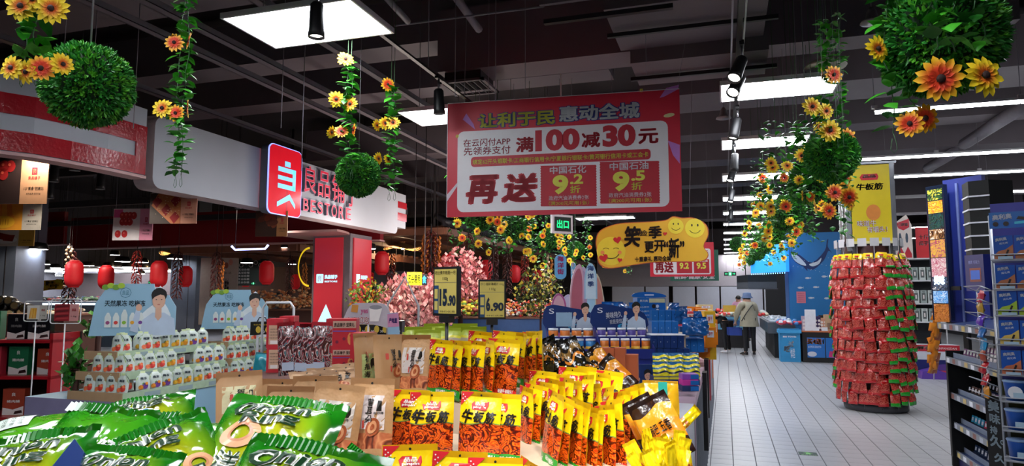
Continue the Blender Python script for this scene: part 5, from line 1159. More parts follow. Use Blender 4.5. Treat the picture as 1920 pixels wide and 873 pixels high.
def jelly_display(X, Y, nL, tag_, hb, base):
    t = thing('jelly_display', 'pale blue stepped cardboard stand of plum jelly pouches, ' + tag_, 'display stand', (X, Y, 0), 0, 'plum jelly displays')
    LEN = 1.22; tiers = ((0, .80, .50), (.10, .945, .42), (.21, 1.10, .32))
    MB().bx(-1.0, 0, 0, LEN, 0, .745, SKY).build('display_base', t); MB().bx(-1.0, 0, -.004, 0, 0, .745, PURPL).build('end_panel', t)
    m = MB(); portrait(m, 0, 0, .62, 0); m.tf(Matrix.Translation((.003, LEN*.42, .12)) @ Matrix.Rotation(R(90), 4, 'Z')); m.build('portrait_print', t)
    for k, (s, z, wd) in enumerate(tiers):
        MB().bx(-.55, -s, s*.6, LEN, z-.055, z-.0, M('#3a4038', .6)).build('tray', t)
        MB().bx(-s-.002, -s+.006, s*.6, LEN, z-.05, z+.012, LIPG).build('tray_lip', t); MB().bx(-.55, -s, s*.6-.006, s*.6, z-.055, z+.012, TAN).build('tray_side', t)
        m = MB()
        for j in range(3): m.add([(-s+.007, s*.6+.2+.35*j+a, z-.04+b) for a, b in ((0, 0), (.16, 0), (.16, .035), (0, .035))], [(0, 1, 2, 3)], M('#8fa3a8', .5)); 
        m.build('lip_print', t)
    # header
    hz = math.atan2(.55, .8)
    w_, h_ = hb
    out = [(-w_/2-.04, 0), (w_/2+.12, 0), (w_/2+.12, h_*.55), (w_/2+.06, h_*.78), (w_/2-.04, h_*.78), (w_/2-.06, h_), (-w_/2+.1, h_), (-w_/2+.0, h_*.62)]
    MB().prism(out, 0, .012, SKY).build('header_board', t, (-.44, .42, 1.22), R(34))
    def pt(m): return m.tf(Matrix.Translation((-.44, .42, 1.22)) @ Matrix.Rotation(R(34), 4, 'Z'))
    m = MB(); T(m, '天然果冻 吃梅冻', -w_*.36, h_*.56, w_*.26, h_*.68, M('#1c3440', .5), .02, -.003); T(m, '良品', -w_*.1, h_*.78, w_*.0, h_*.87, M('#2a6a80', .5), .0, -.003)
    m.disc(-w_*.05, h_*.825, h_*.1, M('#2a6a80', .5), -.003, n=8, r0=.92); pt(m).build('lettering', t)
    m = MB()
    for k in range(5):
        cx = -w_*.3+.062*k; hh = h_*(.28 if k != 2 else .34); m.flat([(cx-.024, h_*.16), (cx+.024, h_*.16), (cx+.024, h_*.16+hh*.7), (cx+.008, h_*.16+hh), (cx-.008, h_*.16+hh), (cx-.024, h_*.16+hh*.7)], M('#d5dcd8', .4), -.003-.0004*k)
        m.disc(cx, h_*.25, .016, M(['#9a4a7a', '#c9403a', '#8ab83a', '#e0a02a', '#7a4a9a'][k], .4), -.006, n=8)
    for k in range(4): m.disc(-w_*.28+.05*k*.8-.04, h_*(.93 + .03*(k % 2)), .028, M('#a4c23a' if k % 2 else '#6f9a34', .4), -.004-.0004*k, .024, 10)
    pt(m).build('fruit_print', t)
    m = MB(); m.flat(smoothpoly([(w_*.22, 0), (w_*.62, 0), (w_*.66, h_*.4), (w_*.56, h_*.62), (w_*.57, h_*.8), (w_*.48, h_*.96), (w_*.38, h_*.8), (w_*.39, h_*.6), (w_*.2, h_*.4)], 2), M('#d9e2e6', .5), -.003); portrait(m, w_*.47, 0, h_*.93, -.005); pt(m).build('portrait_print', t)
    # pouches
    n = 0
    for k, (s, z, wd) in enumerate(tiers):
        side = (4, 3, 1)[k]
        for j in range(side):
            x = X - s - .06 - .112*j*(1.0 if k else 1.0); place(pp[0], USED, (x, Y + s*.6 + .045, z), (-.1, 0, R(8) + rr(-.08, .08)), label='plum jelly pouch, %s from the corner, short end, %s shelf, %s' % (ORD[j], ('bottom', 'middle', 'top')[k], tag_), group=GP)
        cnt = 10
        for j in range(cnt):
            if rr(0, 1) < .08: continue
            y = Y + s*.6 + .11 + j*(LEN - s*.6 - .16)/(cnt-1); kd = min(2, (j*3)//cnt) if k else 2 - min(2, (j*3)//cnt)
            place(pp[kd], USED, (X - s - .035 - rr(0, .02), y, z), (-.12 + rr(-.05, .05), 0, R(62) + rr(-.2, .2)), label='plum jelly pouch, front rank, %s from the near corner, %s shelf, %s' % (ORD[j], ('bottom', 'middle', 'top')[k], tag_), group=GP)
        for j in range(6):
            y = Y + s*.6 + .16 + j*(LEN - s*.6 - .2)/5
            place(pp[j % 3], USED, (X - s - .13, y, z), (-.1, 0, R(60) + rr(-.2, .2)), label='plum jelly pouch, second rank, %s from the near corner, %s shelf, %s' % (ORD[j], ('bottom', 'middle', 'top')[k], tag_), group=GP)
jelly_display(-4.42, 4.10, 8, 'nearer display', (.5, .44), 0)
jelly_display(-4.42, 5.36, 8, 'farther display', (.48, .40), 1)

# ================================================================ red shelves at the far left
REDS = mat('shelf_red', '#a3121e', .35, var=.05)
t = thing('red_shelf_unit', 'red metal shelf unit with dark backs at the left edge behind the chip bags', 'shelf unit', (-7.2, 4.5, 0), R(17.5))
for z in (.42, .80, 1.14): MB().bx(-1.3, 1.15, .0, .4, z-.03, z, REDS).build('shelf', t)
MB().bx(-1.3, 1.15, .4, .43, 0, 1.2, M('#30201e', .7)).build('back_panel', t); MB().bx(1.12, 1.15, 0, .4, 0, 1.2, REDS).build('side_panel', t)
MB().bx(-1.3, 1.15, .05, .4, 0, .1, REDS).build('base', t)
def box_proto(name, w_, d_, h_, mt, cat='box', prints=None):
    t = tag(MB().bx(-w_/2, w_/2, 0, d_, 0, h_, mt).build(name), name, cat)
    if prints:
        m = MB(); prints(m, w_, h_); m.build('label_print', t)
    return t
LG = M('#e0d8d4', .5)
def pr_gift(m, w_, h_): m.flat([(-w_/2+.004, .004), (w_/2-.004, .004), (w_/2-.004, h_*.35), (0, h_*.22), (-w_/2+.004, h_*.3)], LG, -.002); T(m, '良', -.018, h_*.72, .018, h_*.86, LG, .02, -.002); T(m, '猪肉脯', -w_*.3, h_*.48, w_*.3, h_*.58, LG, .02, -.002); m.flat([(w_*.05, h_*.05), (w_*.45, h_*.1), (w_*.4, h_*.2), (w_*.1, h_*.16)], M('#2a1210', .5), -.004)
bxr = box_proto('gift_bag', .2, .08, .27, M('#b8303f', .4), 'gift bag', pr_gift); bxg = box_proto('gift_bag', .2, .08, .27, M('#1f6a45', .4), 'gift bag', pr_gift); bxk = box_proto('gift_bag', .2, .08, .24, M('#16141a', .25), 'gift bag', pr_gift); bxo = box_proto('gift_bag', .2, .08, .25, M('#a8402a', .35), 'gift bag', pr_gift)
sm = Matrix.Translation((-7.2, 4.5, 0)) @ Matrix.Rotation(R(17.5), 4, 'Z')
SH = [(1.14, [(bxr, -.75), (bxr, -.5), (bxr, -.12), (bxg, .12), (bxk, .38), (bxk, .6), (bxk, .85), (bxk, 1.02)]), (.80, [(bxr, -.75), (bxr, -.4), (bxr, -.1), (bxr, .15), (bxg, .42), (bxo, .7), (bxo, .92)]), (.42, [(bxr, -.5), (bxg, -.2), (bxg, .1), (bxo, .4), (bxo, .75)])]
CNM = {id(bxr): 'red', id(bxg): 'green', id(bxk): 'black', id(bxo): 'rust-red'}
for z, lst in SH:
    for k, (pr, x) in enumerate([(a_, b_ + .34) for a_, b_ in lst if b_ < .74]):
        p = sm @ Vector((x, .1, z)); place(pr, USED, p, R(17.5) + rr(-.15, .15), label='%s gift bag of dried meat, %s from the left on the %s red shelf' % (CNM[id(pr)], ORD[k], {1.14: 'top', .8: 'middle', .42: 'bottom'}[z]), group='gift bags on the red shelves')
# proto reuse note: place() keys by name; make each first use its own
def box_item(name, w_, d_, h_, mt, loc, rz, label, cat='box', group=None, pr=None, rx=0, ry=0):
    t = MB().bx(-w_/2, w_/2, -0, d_, 0, h_, mt).build(name, None, loc, (rx, ry, rz)); tag(t, label, cat, group)
    if pr: m = MB(); pr(m, w_, h_); m.build('label_print', t)
    return t
# frames with food pictures on stalks
for k, (x0, y0, x1, y1, kd, lb) in enumerate(((46, 565, 88, 602, 0, 'white wire frame with a card of yellow mango strips'), (96, 561, 148, 606, 1, 'white wire frame with a card of red jerky'))):
    d = 6.3; p = at((x0+x1)/2, y1, d); w_, h_ = (x1-x0)*d/1260, (y1-y0)*d/1260
    t = thing('food_card_stand', lb + ' above the red shelves', 'sign frame', p, R(25), 'framed food cards')
    fr = rrect(-w_/2, 0, w_/2, h_, .02, 3); MB().tube([(x, 0, z) for x, z in fr], .005, WHITEMET, 5, close=True).tube([(0, 0, 0), (0, 0, -p.z)], .006, WHITEMET, 5).build('wire_frame', t)
    MB().bx(-w_*.38, w_*.42, .004, .008, h_*.1, h_*.8, SG[1] if k == 0 else M('#c98a86', .5)).build('card', t)
    m = MB()
    if k == 0: m.rect(-w_*.38, h_*.1, w_*.12, h_*.8, M('#cfc9c0', .5), .002); [m.flat([(-w_*.3+w_*.06*j, h_*.15), (-w_*.25+w_*.06*j, h_*.13), (-w_*.2+w_*.055*j, h_*.65), (-w_*.24+w_*.05*j, h_*.68)], M(['#d8952a', '#e5b040'][j % 2], .5), .0015-.0004*j) for j in range(5)]
    else: m.rect(-w_*.38, h_*.1, w_*.12, h_*.8, M('#8c1620', .5), .002); [m.flat([(-w_*.36, h_*(.15+.1*j)), (w_*.1, h_*(.2+.1*j)), (w_*.08, h_*(.25+.1*j)), (-w_*.3, h_*(.23+.1*j))], M(['#b0363a', '#5e1016'][j % 2], .5), .0015-.0003*j) for j in range(6)]
    T(m, '良品', w_*.2, h_*.5, w_*.34, h_*.62, WRED, .02, .002); T(m, '1.5g', w_*.18, h_*.25, w_*.36, h_*.32, INK, .01, .002); m.build('food_photo_print', t)

# ================================================================ far left hall: pillars, posters, counters
PIL = mat('pillar_bluegrey', '#59606e', .6, var=.04)
def pillar(x0, x1, d, label, mt=PIL, z1=ZC, depth=.8):
    a, b = at(x0, 560, d), at(x1, 560, d); w_ = (b - a).length
    t = thing('hall_pillar', label, 'pillar', (a.x, a.y, 0), YAW, 'pillars of the left hall'); MB().bx(0, w_, 0, depth, 0, z1, mt).build('pillar_body', t); MB().bx(-.02, w_+.02, -.02, depth, 0, .15, DARK).build('plinth', t); MB().bx(w_*.7, w_*.72, -.005, 0, .2, z1, DARK).build('panel_joint', t)
pillar(-40, 24, 12.5, 'blue-grey pillar at the left picture edge'); pillar(318, 366, 18.5, 'blue-grey square pillar left of the white wall poster'); 
t = thing('tall_poster', 'tall white wall poster with brush calligraphy and food drawings, left of the chalkboard menu', 'poster', at(372, 600, 18.2), YAW); s_ = 18.2/1260
MB().bx(0, 70*s_, 0, .04, -8*s_, 116*s_, M('#a79a90', .6)).build('board', t)
m = MB(); T(m, '美味', 46*s_, 40*s_, 54*s_, 78*s_, INK, .03, -.004); T(m, '品质生活', 30*s_, 86*s_, 58*s_, 90*s_, INK, .0, -.004)
for k in range(5): m.disc((24+k*8)*s_, (108-(k % 2)*6)*s_, 4*s_, M(['#8a4a3a', '#b5776a', '#6a4a44'][k % 3], .5), -.004, 6*s_, 10)
m.build('print', t)
BRN = mat('counter_brown', '#4a2a20', .6, var=.1); CHB = M('#1a2420', .7)
t = thing('chalkboard_menu', 'dark chalkboard with white food drawings behind the small lantern', 'sign', at(443, 535, 20), YAW); s_ = 20/1260
MB().bx(0, 58*s_, 0, .05, 0, 50*s_, CHB).build('board', t); m = MB()
for k in range(6): m.disc((8+k*9)*s_, (38+(k % 2)*5)*s_, 4*s_, LG, -.004, 4*s_, 10, r0=.8)
for k in range(5): T(m, '五谷杂粮', 3*s_, (4+6*k)*s_, 24*s_, (8+6*k)*s_, LG, 0, -.004)
m.build('chalk_print', t); MB().tube([(.1, .02, 50*s_), (.1, .02, ZC-t.location.z)], .01, DARK, 4).build('hanging_rod', t)
t = thing('chalkboard_sign', 'green arched chalkboard sign with white lines of writing at far left', 'sign', at(45, 545, 17.1), YAW); s_ = 17.1/1260
MB().prism([(0, 0), (33*s_, 0), (33*s_, 24*s_), (16*s_, 29*s_), (0, 24*s_)], 0, .03, M('#24483c', .6), M('#b5b09a', .5)).build('board', t); m = MB()
for k, tx in enumerate(('欢迎光临', '新鲜蔬果 天天', '优惠多多', '放心选购每一天')): T(m, tx, 5*s_, (20-5*k)*s_, 28*s_, (23.5-5*k)*s_, LG, .02, -.003)
m.build('chalk_print', t); MB().tube([(.2, .01, 26*s_), (.2, .01, ZC-t.location.z)], .006, DARK, 4).build('hanging_rod', t)
# long glass counters with glowing fronts
BLG = mat('counter_glow', '#dff0ff', .4, var=0, emit=2.2, ecol='#cfe6ff'); WWALL = mat('far_wall_panel', '#3a3032', .7, var=.06)
def far_panel(name, x0, x1, y0, y1, d, mt, label, cat='wall panel', dep=.2, rz=YAW, kind=None):
    a = at(x0, y1, d); b = at(x1, y1, d); z1 = at((x0+x1)/2, y0, d).z; t = MB().bx(0, (b-a).length, 0, dep, 0, z1-a.z, mt).build(name, None, a, rz); tag(t, label, cat); return t
far_panel('hall_partition', 36, 330, 512, 700, 26, WWALL, 'long grey partition wall behind the left lanterns')
far_panel('hall_partition', 440, 600, 500, 700, 26, BRN, 'brown partition wall left of the red column'); far_panel('hall_partition', 640, 1130, 470, 700, 38, M('#2e2a30', .7), 'dark partition wall behind the blossom tree'); far_panel('hall_partition', 700, 780, 508, 560, 23, M('#77727a', .6), 'pale grey wall behind the small lantern right of the column')
def counter(x0, x1, ytop, d, mt, label, glow=True, h=.95, items=None):
    a = at(x0, ytop, d); b = at(x1, ytop, d); L = (b-a).length; t = thing('food_counter', label, 'counter', (a.x, a.y, 0), YAW, 'food counters of the hall')
    MB().bx(0, L, 0, .9, 0, a.z, mt).build('counter_body', t); MB().bx(-.02, L+.02, -.03, .92, a.z, a.z+.03, WHITEMET if glow else WOOD).build('counter_top', t)
    if glow: MB().bx(0, L, -.01, 0, a.z-.09, a.z-.03, BLG).build('glow_strip', t)
    return a, L
counter(40, 335, 566, 21, M('#39424c', .5), 'long far counter with a blue-white glowing strip under the left lanterns')
counter(0, 120, 592, 9.5, BRN, 'brown counter with black snack rolls behind the framed cards', False)
counter(443, 600, 582, 17, BRN, 'brown bread counter left of the red column', False); counter(820, 1060, 597, 16, M('#3a5a8c', .5), 'fruit counter with a blue edge behind the 6.90 sign', False); counter(692, 800, 597, 13, BRN, 'brown nut counter behind the wire house frame', False)
# rolls, loaves and heaps on them (too small to pick apart, except the near rolls)
ROLL = MB().lathe([(.0, -.09), (.06, -.09), (.075, -.06), (.078, 0), (.075, .06), (.06, .09), (0, .09)], M('#191715', .3), 12).lathe([(0, .0905), (.035, .0905), (.05, .0905)], M('#c9b88a', .4), 12, sx=1).mesh('roll_body')
for k, (px, py) in enumerate(((2, 585), (10, 572), (24, 585), (32, 570), (45, 583), (8, 560), (20, 561), (52, 574))):
    p = at(px, py + 4, 9.9); ob('snack_roll', ROLL, None, p, (R(80), 0, YAW + rr(-.3, .3)), label='black round snack tin, pale lid, %s in the stack at the left edge' % ORD[k], cat='snack tin', group='black snack tins')
def heap(name, x0, x1, ytop, d, dep, cols, n, size, label, cat, hh=.2, seed=0):
    r = random.Random(seed + n); a = at(x0, ytop, d); b = at(x1, ytop, d); L = (b-a).length; m = MB(); mts = [M(c, .45) for c in cols]
    for k in range(n):
        x = r.uniform(0, L); y = r.uniform(0, dep); z = hh*r.random()**.7*(.3 + .7*y/dep); s = size*r.uniform(.6, 1.2)
        m.lathe([(s*.5, -s*.5), (s*.9, 0), (s*.45, s*.55)], mts[r.randrange(len(mts))], 5, (x, y, z + s*.5), sy=1.3)
    o = m.build(name, None, (a.x, a.y, a.z + .03), YAW); tag(o, label, cat, kind='stuff'); return o
heap('bread_heap', 446, 585, 582, 17, 1.0, ['#f0b87a', '#e89a5a', '#f5d0a0', '#d8804a'], 420, .05, 'golden loaves and pastries heaped on the bread counter', 'bread', .55)
heap('nut_heap', 700, 790, 597, 13, .9, ['#e8a06a', '#f0c090', '#b8603a'], 200, .04, 'orange nuts and dried fruit heaped on the brown counter', 'dried fruit', .2)
heap('fruit_heap', 905, 1050, 597, 16, .9, ['#e0603a', '#e8a040', '#c8303a', '#f0c8a0', '#e8e0d8'], 420, .05, 'red and orange fruit heaped on the counter behind the 6.90 sign', 'fruit', .42)
heap('fruit_heap', 820, 900, 597, 14, .8, ['#5a8a3a', '#c8a03a', '#8a3a2a', '#d8d03a'], 200, .06, 'green and yellow vegetables heaped behind the 15.90 sign', 'vegetables', .4)
heap('produce_heap', 60, 330, 566, 21, .8, ['#3a3230', '#8a2a2a', '#4a6a3a', '#c8b8a0', '#283a5a'], 320, .07, 'small bottles and packets lined on the far glowing counter', 'groceries', .12)
heap('pastry_heap', 60, 122, 597, 9.4, .5, ['#c8a878', '#8a5a3a', '#e8d8b8', '#3a6a6a'], 90, .05, 'pale packets piled under the framed cards', 'packets', .1)
# potted green plants near the displays
def bush(name, px, py, d, r, h, cols, label, cat, n=260, seed=1, pot=True, leaf=.06, bright=0):
    rnd = random.Random(seed); p = at(px, py, d); t = thing(name, label, cat, p); mts = [M(c, .5) for c in cols]; m = MB()
    for k in range(n):
        a, b, q = rnd.uniform(0, 6.28), rnd.uniform(-1, 1), rnd.random()**.4
        s = math.sqrt(1-b*b); c = Vector((r*q*s*math.cos(a), r*q*s*math.sin(a), h/2*(1+q*b))); i0 = len(m.v)
        m.add([(0, 0, 0), (leaf*.4, 0, leaf*.5), (0, .01, leaf), (-leaf*.4, 0, leaf*.5)], [(0, 1, 2, 3)], mts[rnd.randrange(len(mts))]); m.tf(Matrix.Translation(c) @ Matrix.Rotation(rnd.uniform(0, 6.3), 4, 'Z') @ Matrix.Rotation(rnd.uniform(-1.5, 1.5), 4, 'X'), i0)
    m.build('leaves' if not bright else 'blossoms', t, kind='stuff'); m = MB().tube([(0, 0, -p.z + .02 if pot else -.3), (.03, 0, h*.4), (0, 0, h*.8)], .025 if not bright else .06, BRN, 6)
    for q in range(4): m.tube([(.02, 0, h*.3), (.3*r*math.cos(q*1.6), .3*r*math.sin(q*1.6), h*.55), (.7*r*math.cos(q*1.6), .7*r*math.sin(q*1.6), h*.75)], .015, BRN, 5)
    m.build('trunk', t); return t
bush('artificial_plant', 136, 745, 5.6, .09, .42, ['#2a6a1c', '#3f8a24'], 'leafy green plant squeezed between the red shelves and the jelly display', 'plant', 130, 2, leaf=.08)
bush('artificial_plant', 180, 640, 7.0, .14, .3, ['#2a7a1c', '#54a02c'], 'small green plant behind the nearer jelly display', 'plant', 90, 3, leaf=.08)
bush('blossom_tree', 778, 640, 12.6, .8, 1.25, ['#e89a98', '#f4b8b0', '#d87a80', '#f8d0c4'], 'pink blossom tree glowing behind the wire house frame', 'tree', 2400, 4, leaf=.1, bright=1)
bush('blossom_tree', 862, 600, 15, .62, 1.6, ['#e89a98', '#f4b8b0', '#d87a80'], 'pink blossom tree rising behind the two price signs', 'tree', 1500, 5, leaf=.11, bright=1)
bush('fruit_tree', 690, 600, 12.2, .42, .75, ['#4a7a24', '#8aa834', '#e08a24'], 'small orange tree right of the red column', 'tree', 420, 6, leaf=.07)
bush('fruit_tree', 1012, 600, 14.5, .55, 1.15, ['#3a4a1c', '#6a7a2c', '#b8a83a', '#24301a'], 'dark leafy tree with yellow fruit left of the pastel arch', 'tree', 620, 7, leaf=.09)
for k, (px, py, d) in enumerate(((690, 560, 11.8), (860, 540, 14.2), (760, 560, 11.4))):
    l = bpy.data.lights.new('blossom_lamp', 'POINT'); l.energy = (30, 70, 45)[k]; l.color = (1, .86, .78); l.shadow_soft_size = .2; ob('stall_lamp_light', l, None, at(px, py - 90, d - .8))
# neon shop signs
def neon(x0, y0, x1, y1, d, tx, mt, bg, label, rz=YAW):
    a = at(x0, y1, d); w_ = (at(x1, y1, d)-a).length; h_ = (at(x0, y0, d)-a).z; t = thing('neon_sign', label, 'shop sign', a, rz, 'glowing stall signs'); MB().bx(0, w_, 0, .06, 0, h_, bg).build('sign_box', t)
    m = MB(); T(m, tx, w_*.08, h_*.15, w_*.92, h_*.85, mt, .02, -.006); m.build('lettering', t); MB().tube([(w_/2, .03, h_), (w_/2, .03, ZC-a.z)], .008, DARK, 4).build('hanging_rod', t)
YG = mat('yellow_sign_glow', '#f4f01c', .4, var=0, emit=1.0, ecol='#f4f010'); BG_ = mat('blue_sign_glow', '#4ac8ff', .4, var=0, emit=1.6, ecol='#40b8ff')
neon(763, 510, 790, 534, 11.0, '五谷磨房', INKB, YG, 'glowing yellow sign with black characters in front of the pink blossoms'); neon(791, 513, 800, 534, 11.0, '食', BG_, DARK, 'small blue glowing sign beside the yellow one'); neon(673, 478, 682, 512, 15, '鲜汤', BG_, M('#8a2a1c', .5), 'blue neon sign at the right edge of the red column')
m = MB().disc(0, 0, .26, mat('ring_glow', '#d8b82a', .4, var=0, emit=.6, ecol='#e8c020'), 0, .45, 24, r0=.9, a0=90, a1=270); p = at(580, 500, 15.2); m.tube([(0, .01, .42), (0, .01, ZC - p.z)], .006, DARK, 4); t = tag(m.build('neon_ring', None, p, YAW), 'yellow glowing half ring peeking out left of the red column', 'shop sign')
m = MB().tube([at(434, 461, 12.5), at(441, 468, 12.5), at(497, 466, 12.5), at(503, 459, 12.5)], .02, mat('blue_tube', '#a8b8ff', .4, var=0, emit=4, ecol='#8f9cff'), 6).tube([at(441, 468, 12.5), at(441, 468, 12.5) + Vector((0, 0, 3))], .005, DARK, 4); tag(m.build('neon_tube'), 'bluish-white light tube under the red inner fascia', 'ceiling light')
# middle ground between the jelly displays and the column
WF = M('#c9c9cc', .4)
def wireframe(px0, py0, px1, py1, d, label, house=False):
    a = at(px0, py1, d); w_ = (at(px1, py1, d)-a).length; h_ = at(px0, py0, d).z - a.z; pts = [(0, 0, 0), (0, 0, h_*.97), (.03, 0, h_), (w_-.03, 0, h_), (w_, 0, h_*.97), (w_, 0, 0)] if not house else [(0, 0, 0), (0, 0, h_*.58), (w_*.55, 0, h_), (w_, 0, h_*.55), (w_, 0, 0)]
    tag(MB().tube(pts, .012, WF, 6).build('tube_frame', None, (a.x, a.y, 0), YAW), label, 'stand frame'); 
    o = C.objects['tube_frame'] if False else None; return a, w_, h_
a, w_, h_ = wireframe(482, 567, 541, 900, 5.9, 'white tubular stand frame right of the farther jelly display'); bpy.data.objects['tube_frame'].location.z = a.z
b, w2, h2 = wireframe(726, 519, 784, 640, 6.4, 'grey house-shaped tube frame in front of the pink blossoms', True); bpy.data.objects['tube_frame.001'].location.z = b.z - .0
# black handled boxes on a shelf
def pr_avo(m, w_, h_): m.disc(0, h_*.42, w_*.16, M('#c9a83a', .4), -.002, h_*.26, 12); T(m, '有机鸡蛋', -w_*.3, h_*.72, w_*.3, h_*.86, M('#c9a83a', .4), .02, -.002); T(m, '30', w_*.22, h_*.2, w_*.4, h_*.35, LG, .0, -.002)
t = thing('low_shelf', 'low white shelf rack holding black handled boxes', 'shelf unit', at(478, 700, 6.6), YAW); z0 = t.location.z
t.location.z = 0
for zz in (at(480, 628, 6.6).z, at(480, 690, 6.6).z, .3): MB().bx(0, 2.3, 0, .5, zz-.02, zz, WF).build('shelf', t)
for x in (0, 1.1, 2.28): MB().bx(x, x+.02, 0, .02, 0, at(480, 628, 6.6).z, WF).build('post', t); MB().bx(x, x+.02, .48, .5, 0, at(480, 628, 6.6).z, WF).build('post', t)
for k, px in enumerate((484, 502, 672, 689, 706, 722, 738)):
    p = at(px, 628, 6.72); o = box_item('egg_box', .16, .2, .13 if px < 600 else .14, M('#15130f', .4), p, YAW, 'black egg box, %s' % (['left one on the rack by the tube frame', 'right one on the rack by the tube frame', 'first right of the cartons', 'second right of the cartons', 'third right of the cartons', 'fourth right of the cartons', 'last right of the cartons'][k]), 'box', 'black egg boxes', pr_avo)
    MB().tube([(-.05, .1, .13), (-.03, .1, .17), (.03, .1, .17), (.05, .1, .13)], .006, BLACK, 5).build('handle', o)
# red cartons and character-free printed bags
def pr_carton(m, w_, h_): m.rect(-w_*.35, h_*.12, w_*.3, h_*.78, M('#c9a488', .5), -.002); [T(m, '净含量 配料 保质期', -w_*.3, h_*(.62-.1*j), w_*.25, h_*(.67-.1*j), INKB, .0, -.004) for j in range(4)]; m.rect(-w_*.25, h_*.14, w_*.2, h_*.26, LG, -.003)
def pr_carton2(m, w_, h_): m.rect(-w_*.5+.003, h_*.7, w_*.5-.003, h_*.93, M('#c0a08c', .5), -.002); T(m, '良品铺子 坚果礼', -w_*.42, h_*.74, w_*.42, h_*.88, INKB, .02, -.004); m.rect(-w_*.5+.003, h_*.58, w_*.5-.003, h_*.62, M('#6a4a9a', .5), -.002); m.disc(w_*.25, h_*.35, .02, M('#d8904a', .5), -.002, .045, 10); [m.disc(-w_*.3+.05*j, h_*(.25+.1*(j % 3)), .012, M('#7a1c3a', .5), -.002, n=8) for j in range(5)]
RC = M('#bf2a36', .4)
for k, (px, py, w_, h_, pr) in enumerate(((514, 698, .11, .2, pr_carton), (514, 652, .11, .2, pr_carton), (622, 697, .09, .17, pr_carton), (622, 655, .09, .22, pr_carton), (645, 697, .17, .17, pr_carton2), (645, 655, .17, .22, pr_carton2), (536, 690, .1, .22, None), (536, 645, .1, .2, None))):
    d = 4.7 if k < 2 else 4.9; p = at(px, py, d); box_item('red_carton', w_, .18, h_, RC, p, YAW + .1, 'red carton %s' % (['lower one at the left of the printed bags', 'upper one at the left of the printed bags', 'lower narrow one right of the printed bags', 'upper narrow one right of the printed bags', 'lower wide one with a tan band', 'upper wide one with a tan band', 'lower plain one behind the printed bags', 'upper plain one behind the printed bags'][k]), 'carton', 'red cartons behind the kraft bags', pr)
box_item('red_carton', .13, .2, .17, RC, at(674, 672, 4.6), YAW, 'plain bright red carton behind the green-labelled kraft bag', 'carton', 'red cartons behind the kraft bags')
CM = zone_mat('comic_print', [(.3, 'T'), (1, 'T')], ['#1a1216', '#8a2a24', '#d8d0cc', '#1c1416', '#2a7a84', '#c0343a', '#1a1216'], .3, .4, tscale=6, bump=.2, ndist=2.5)
me, _ = bagmesh(.13, .33, .06, CM, RC, 4, .08, .01); 
for k, (px, yt, rl) in enumerate(((545, 603, -4), (566, 604, 3), (584, 606, -2), (600, 603, 2))):
    p = at(px, yt, 4.25); o = ob('printed_bag', me, None, (p.x, p.y, p.z-.33), (-.1, R(rl), YAW + .15), label='tall red, white and teal comic-patterned snack bag, %s from the left' % ORD[k], cat='snack bag', group='comic-patterned bags')
    MB().rect(-.035, .03, .035, .08, M('#a8b0c0', .4), -.036).build('caption_print', o)
for k, (px, py) in enumerate(((490, 690), (497, 702))): p = at(px, py+8, 4.9); ob('teal_packet', bagmesh(.13, .14, .04, M('#2a8a98', .3, coat=.4), None, 5+k, .1)[0], None, p, (-.2, .1, YAW), label='small teal snack packet %s the left red cartons' % ('standing beside', 'lying below')[k], cat='snack packet', group='teal packets')
t = thing('red_display_table', 'dark table under the red cartons and comic-patterned bags', 'table', at(500, 720, 4.7), YAW); zt = at(514, 698, 4.7).z; t.location.z = 0
MB().bx(-.05, 1.15, -.5, .5, zt-.04, zt, M('#5a3a34', .5)).build('table_top', t)
for x in (0, 1.1):
    for y in (-.45, .45): MB().bx(x-.03, x+.03, y-.03, y+.03, 0, zt-.04, DARK).build('leg', t)
# welcome sign cluster
p = at(690, 600, 5.6); s_ = 5.6/1260
t = thing('tasting_sign', 'cut-out tasting sign with red-outlined characters and a white cup by the red column', 'sign', p, YAW)
MB().prism(smoothpoly([(-42*s_, -6*s_), (10*s_, -8*s_), (45*s_, -15*s_), (42*s_, 8*s_), (30*s_, 30*s_), (-5*s_, 32*s_), (-30*s_, 30*s_), (-42*s_, 12*s_)], 3), 0, .015, M('#b9b0b8', .5)).build('board', t)
m = MB(); T(m, '欢迎试吃', -42*s_, -6*s_, 2*s_, 6*s_, WRED, .045, -.004); T(m, '欢迎试吃', -41*s_, -5*s_, 1*s_, 5*s_, PW, .0, -.006); T(m, 'yes', -14*s_, 10*s_, 0, 20*s_, M('#b0507a', .5), .03, -.004)
m.flat([(2*s_, 24*s_), (4*s_, -2*s_), (20*s_, -2*s_), (26*s_, 22*s_)][::-1], PW, -.004); m.disc(14*s_, 24*s_, 12*s_, M('#8a8a90', .5), -.005, 4*s_, 14); m.flat([(-32*s_, 16*s_), (-20*s_, 14*s_), (-18*s_, 28*s_), (-30*s_, 29*s_)], M('#c98a3a', .5), -.004); m.build('print', t); MB().tube([(0, .01, -6*s_), (0, .01, -p.z)], .008, WF, 5).build('stem', t)
p = at(738, 628, 5.0); s_ = 5.0/1260; t = thing('tilted_card', 'tilted pink and blue shelf card with purple lettering by the house frame', 'sign', p, YAW + .2); MB().prism([(-10*s_, -8*s_), (12*s_, -6*s_), (8*s_, 42*s_), (-12*s_, 40*s_)], 0, .01, M('#8fb8d4', .5)).build('board', t); MB().tube([(0, .005, 0), (0, .005, -p.z)], .006, WF, 5).build('stem', t)
m = MB().flat([(-11*s_, 15*s_), (10*s_, 16*s_), (8*s_, 41*s_), (-12*s_, 39*s_)], M('#c98ab0', .5), -.002); T(m, '产地直', -9*s_, 22*s_, 6*s_, 32*s_, M('#3a2a7a', .5), .04, -.004); m.build('print', t)
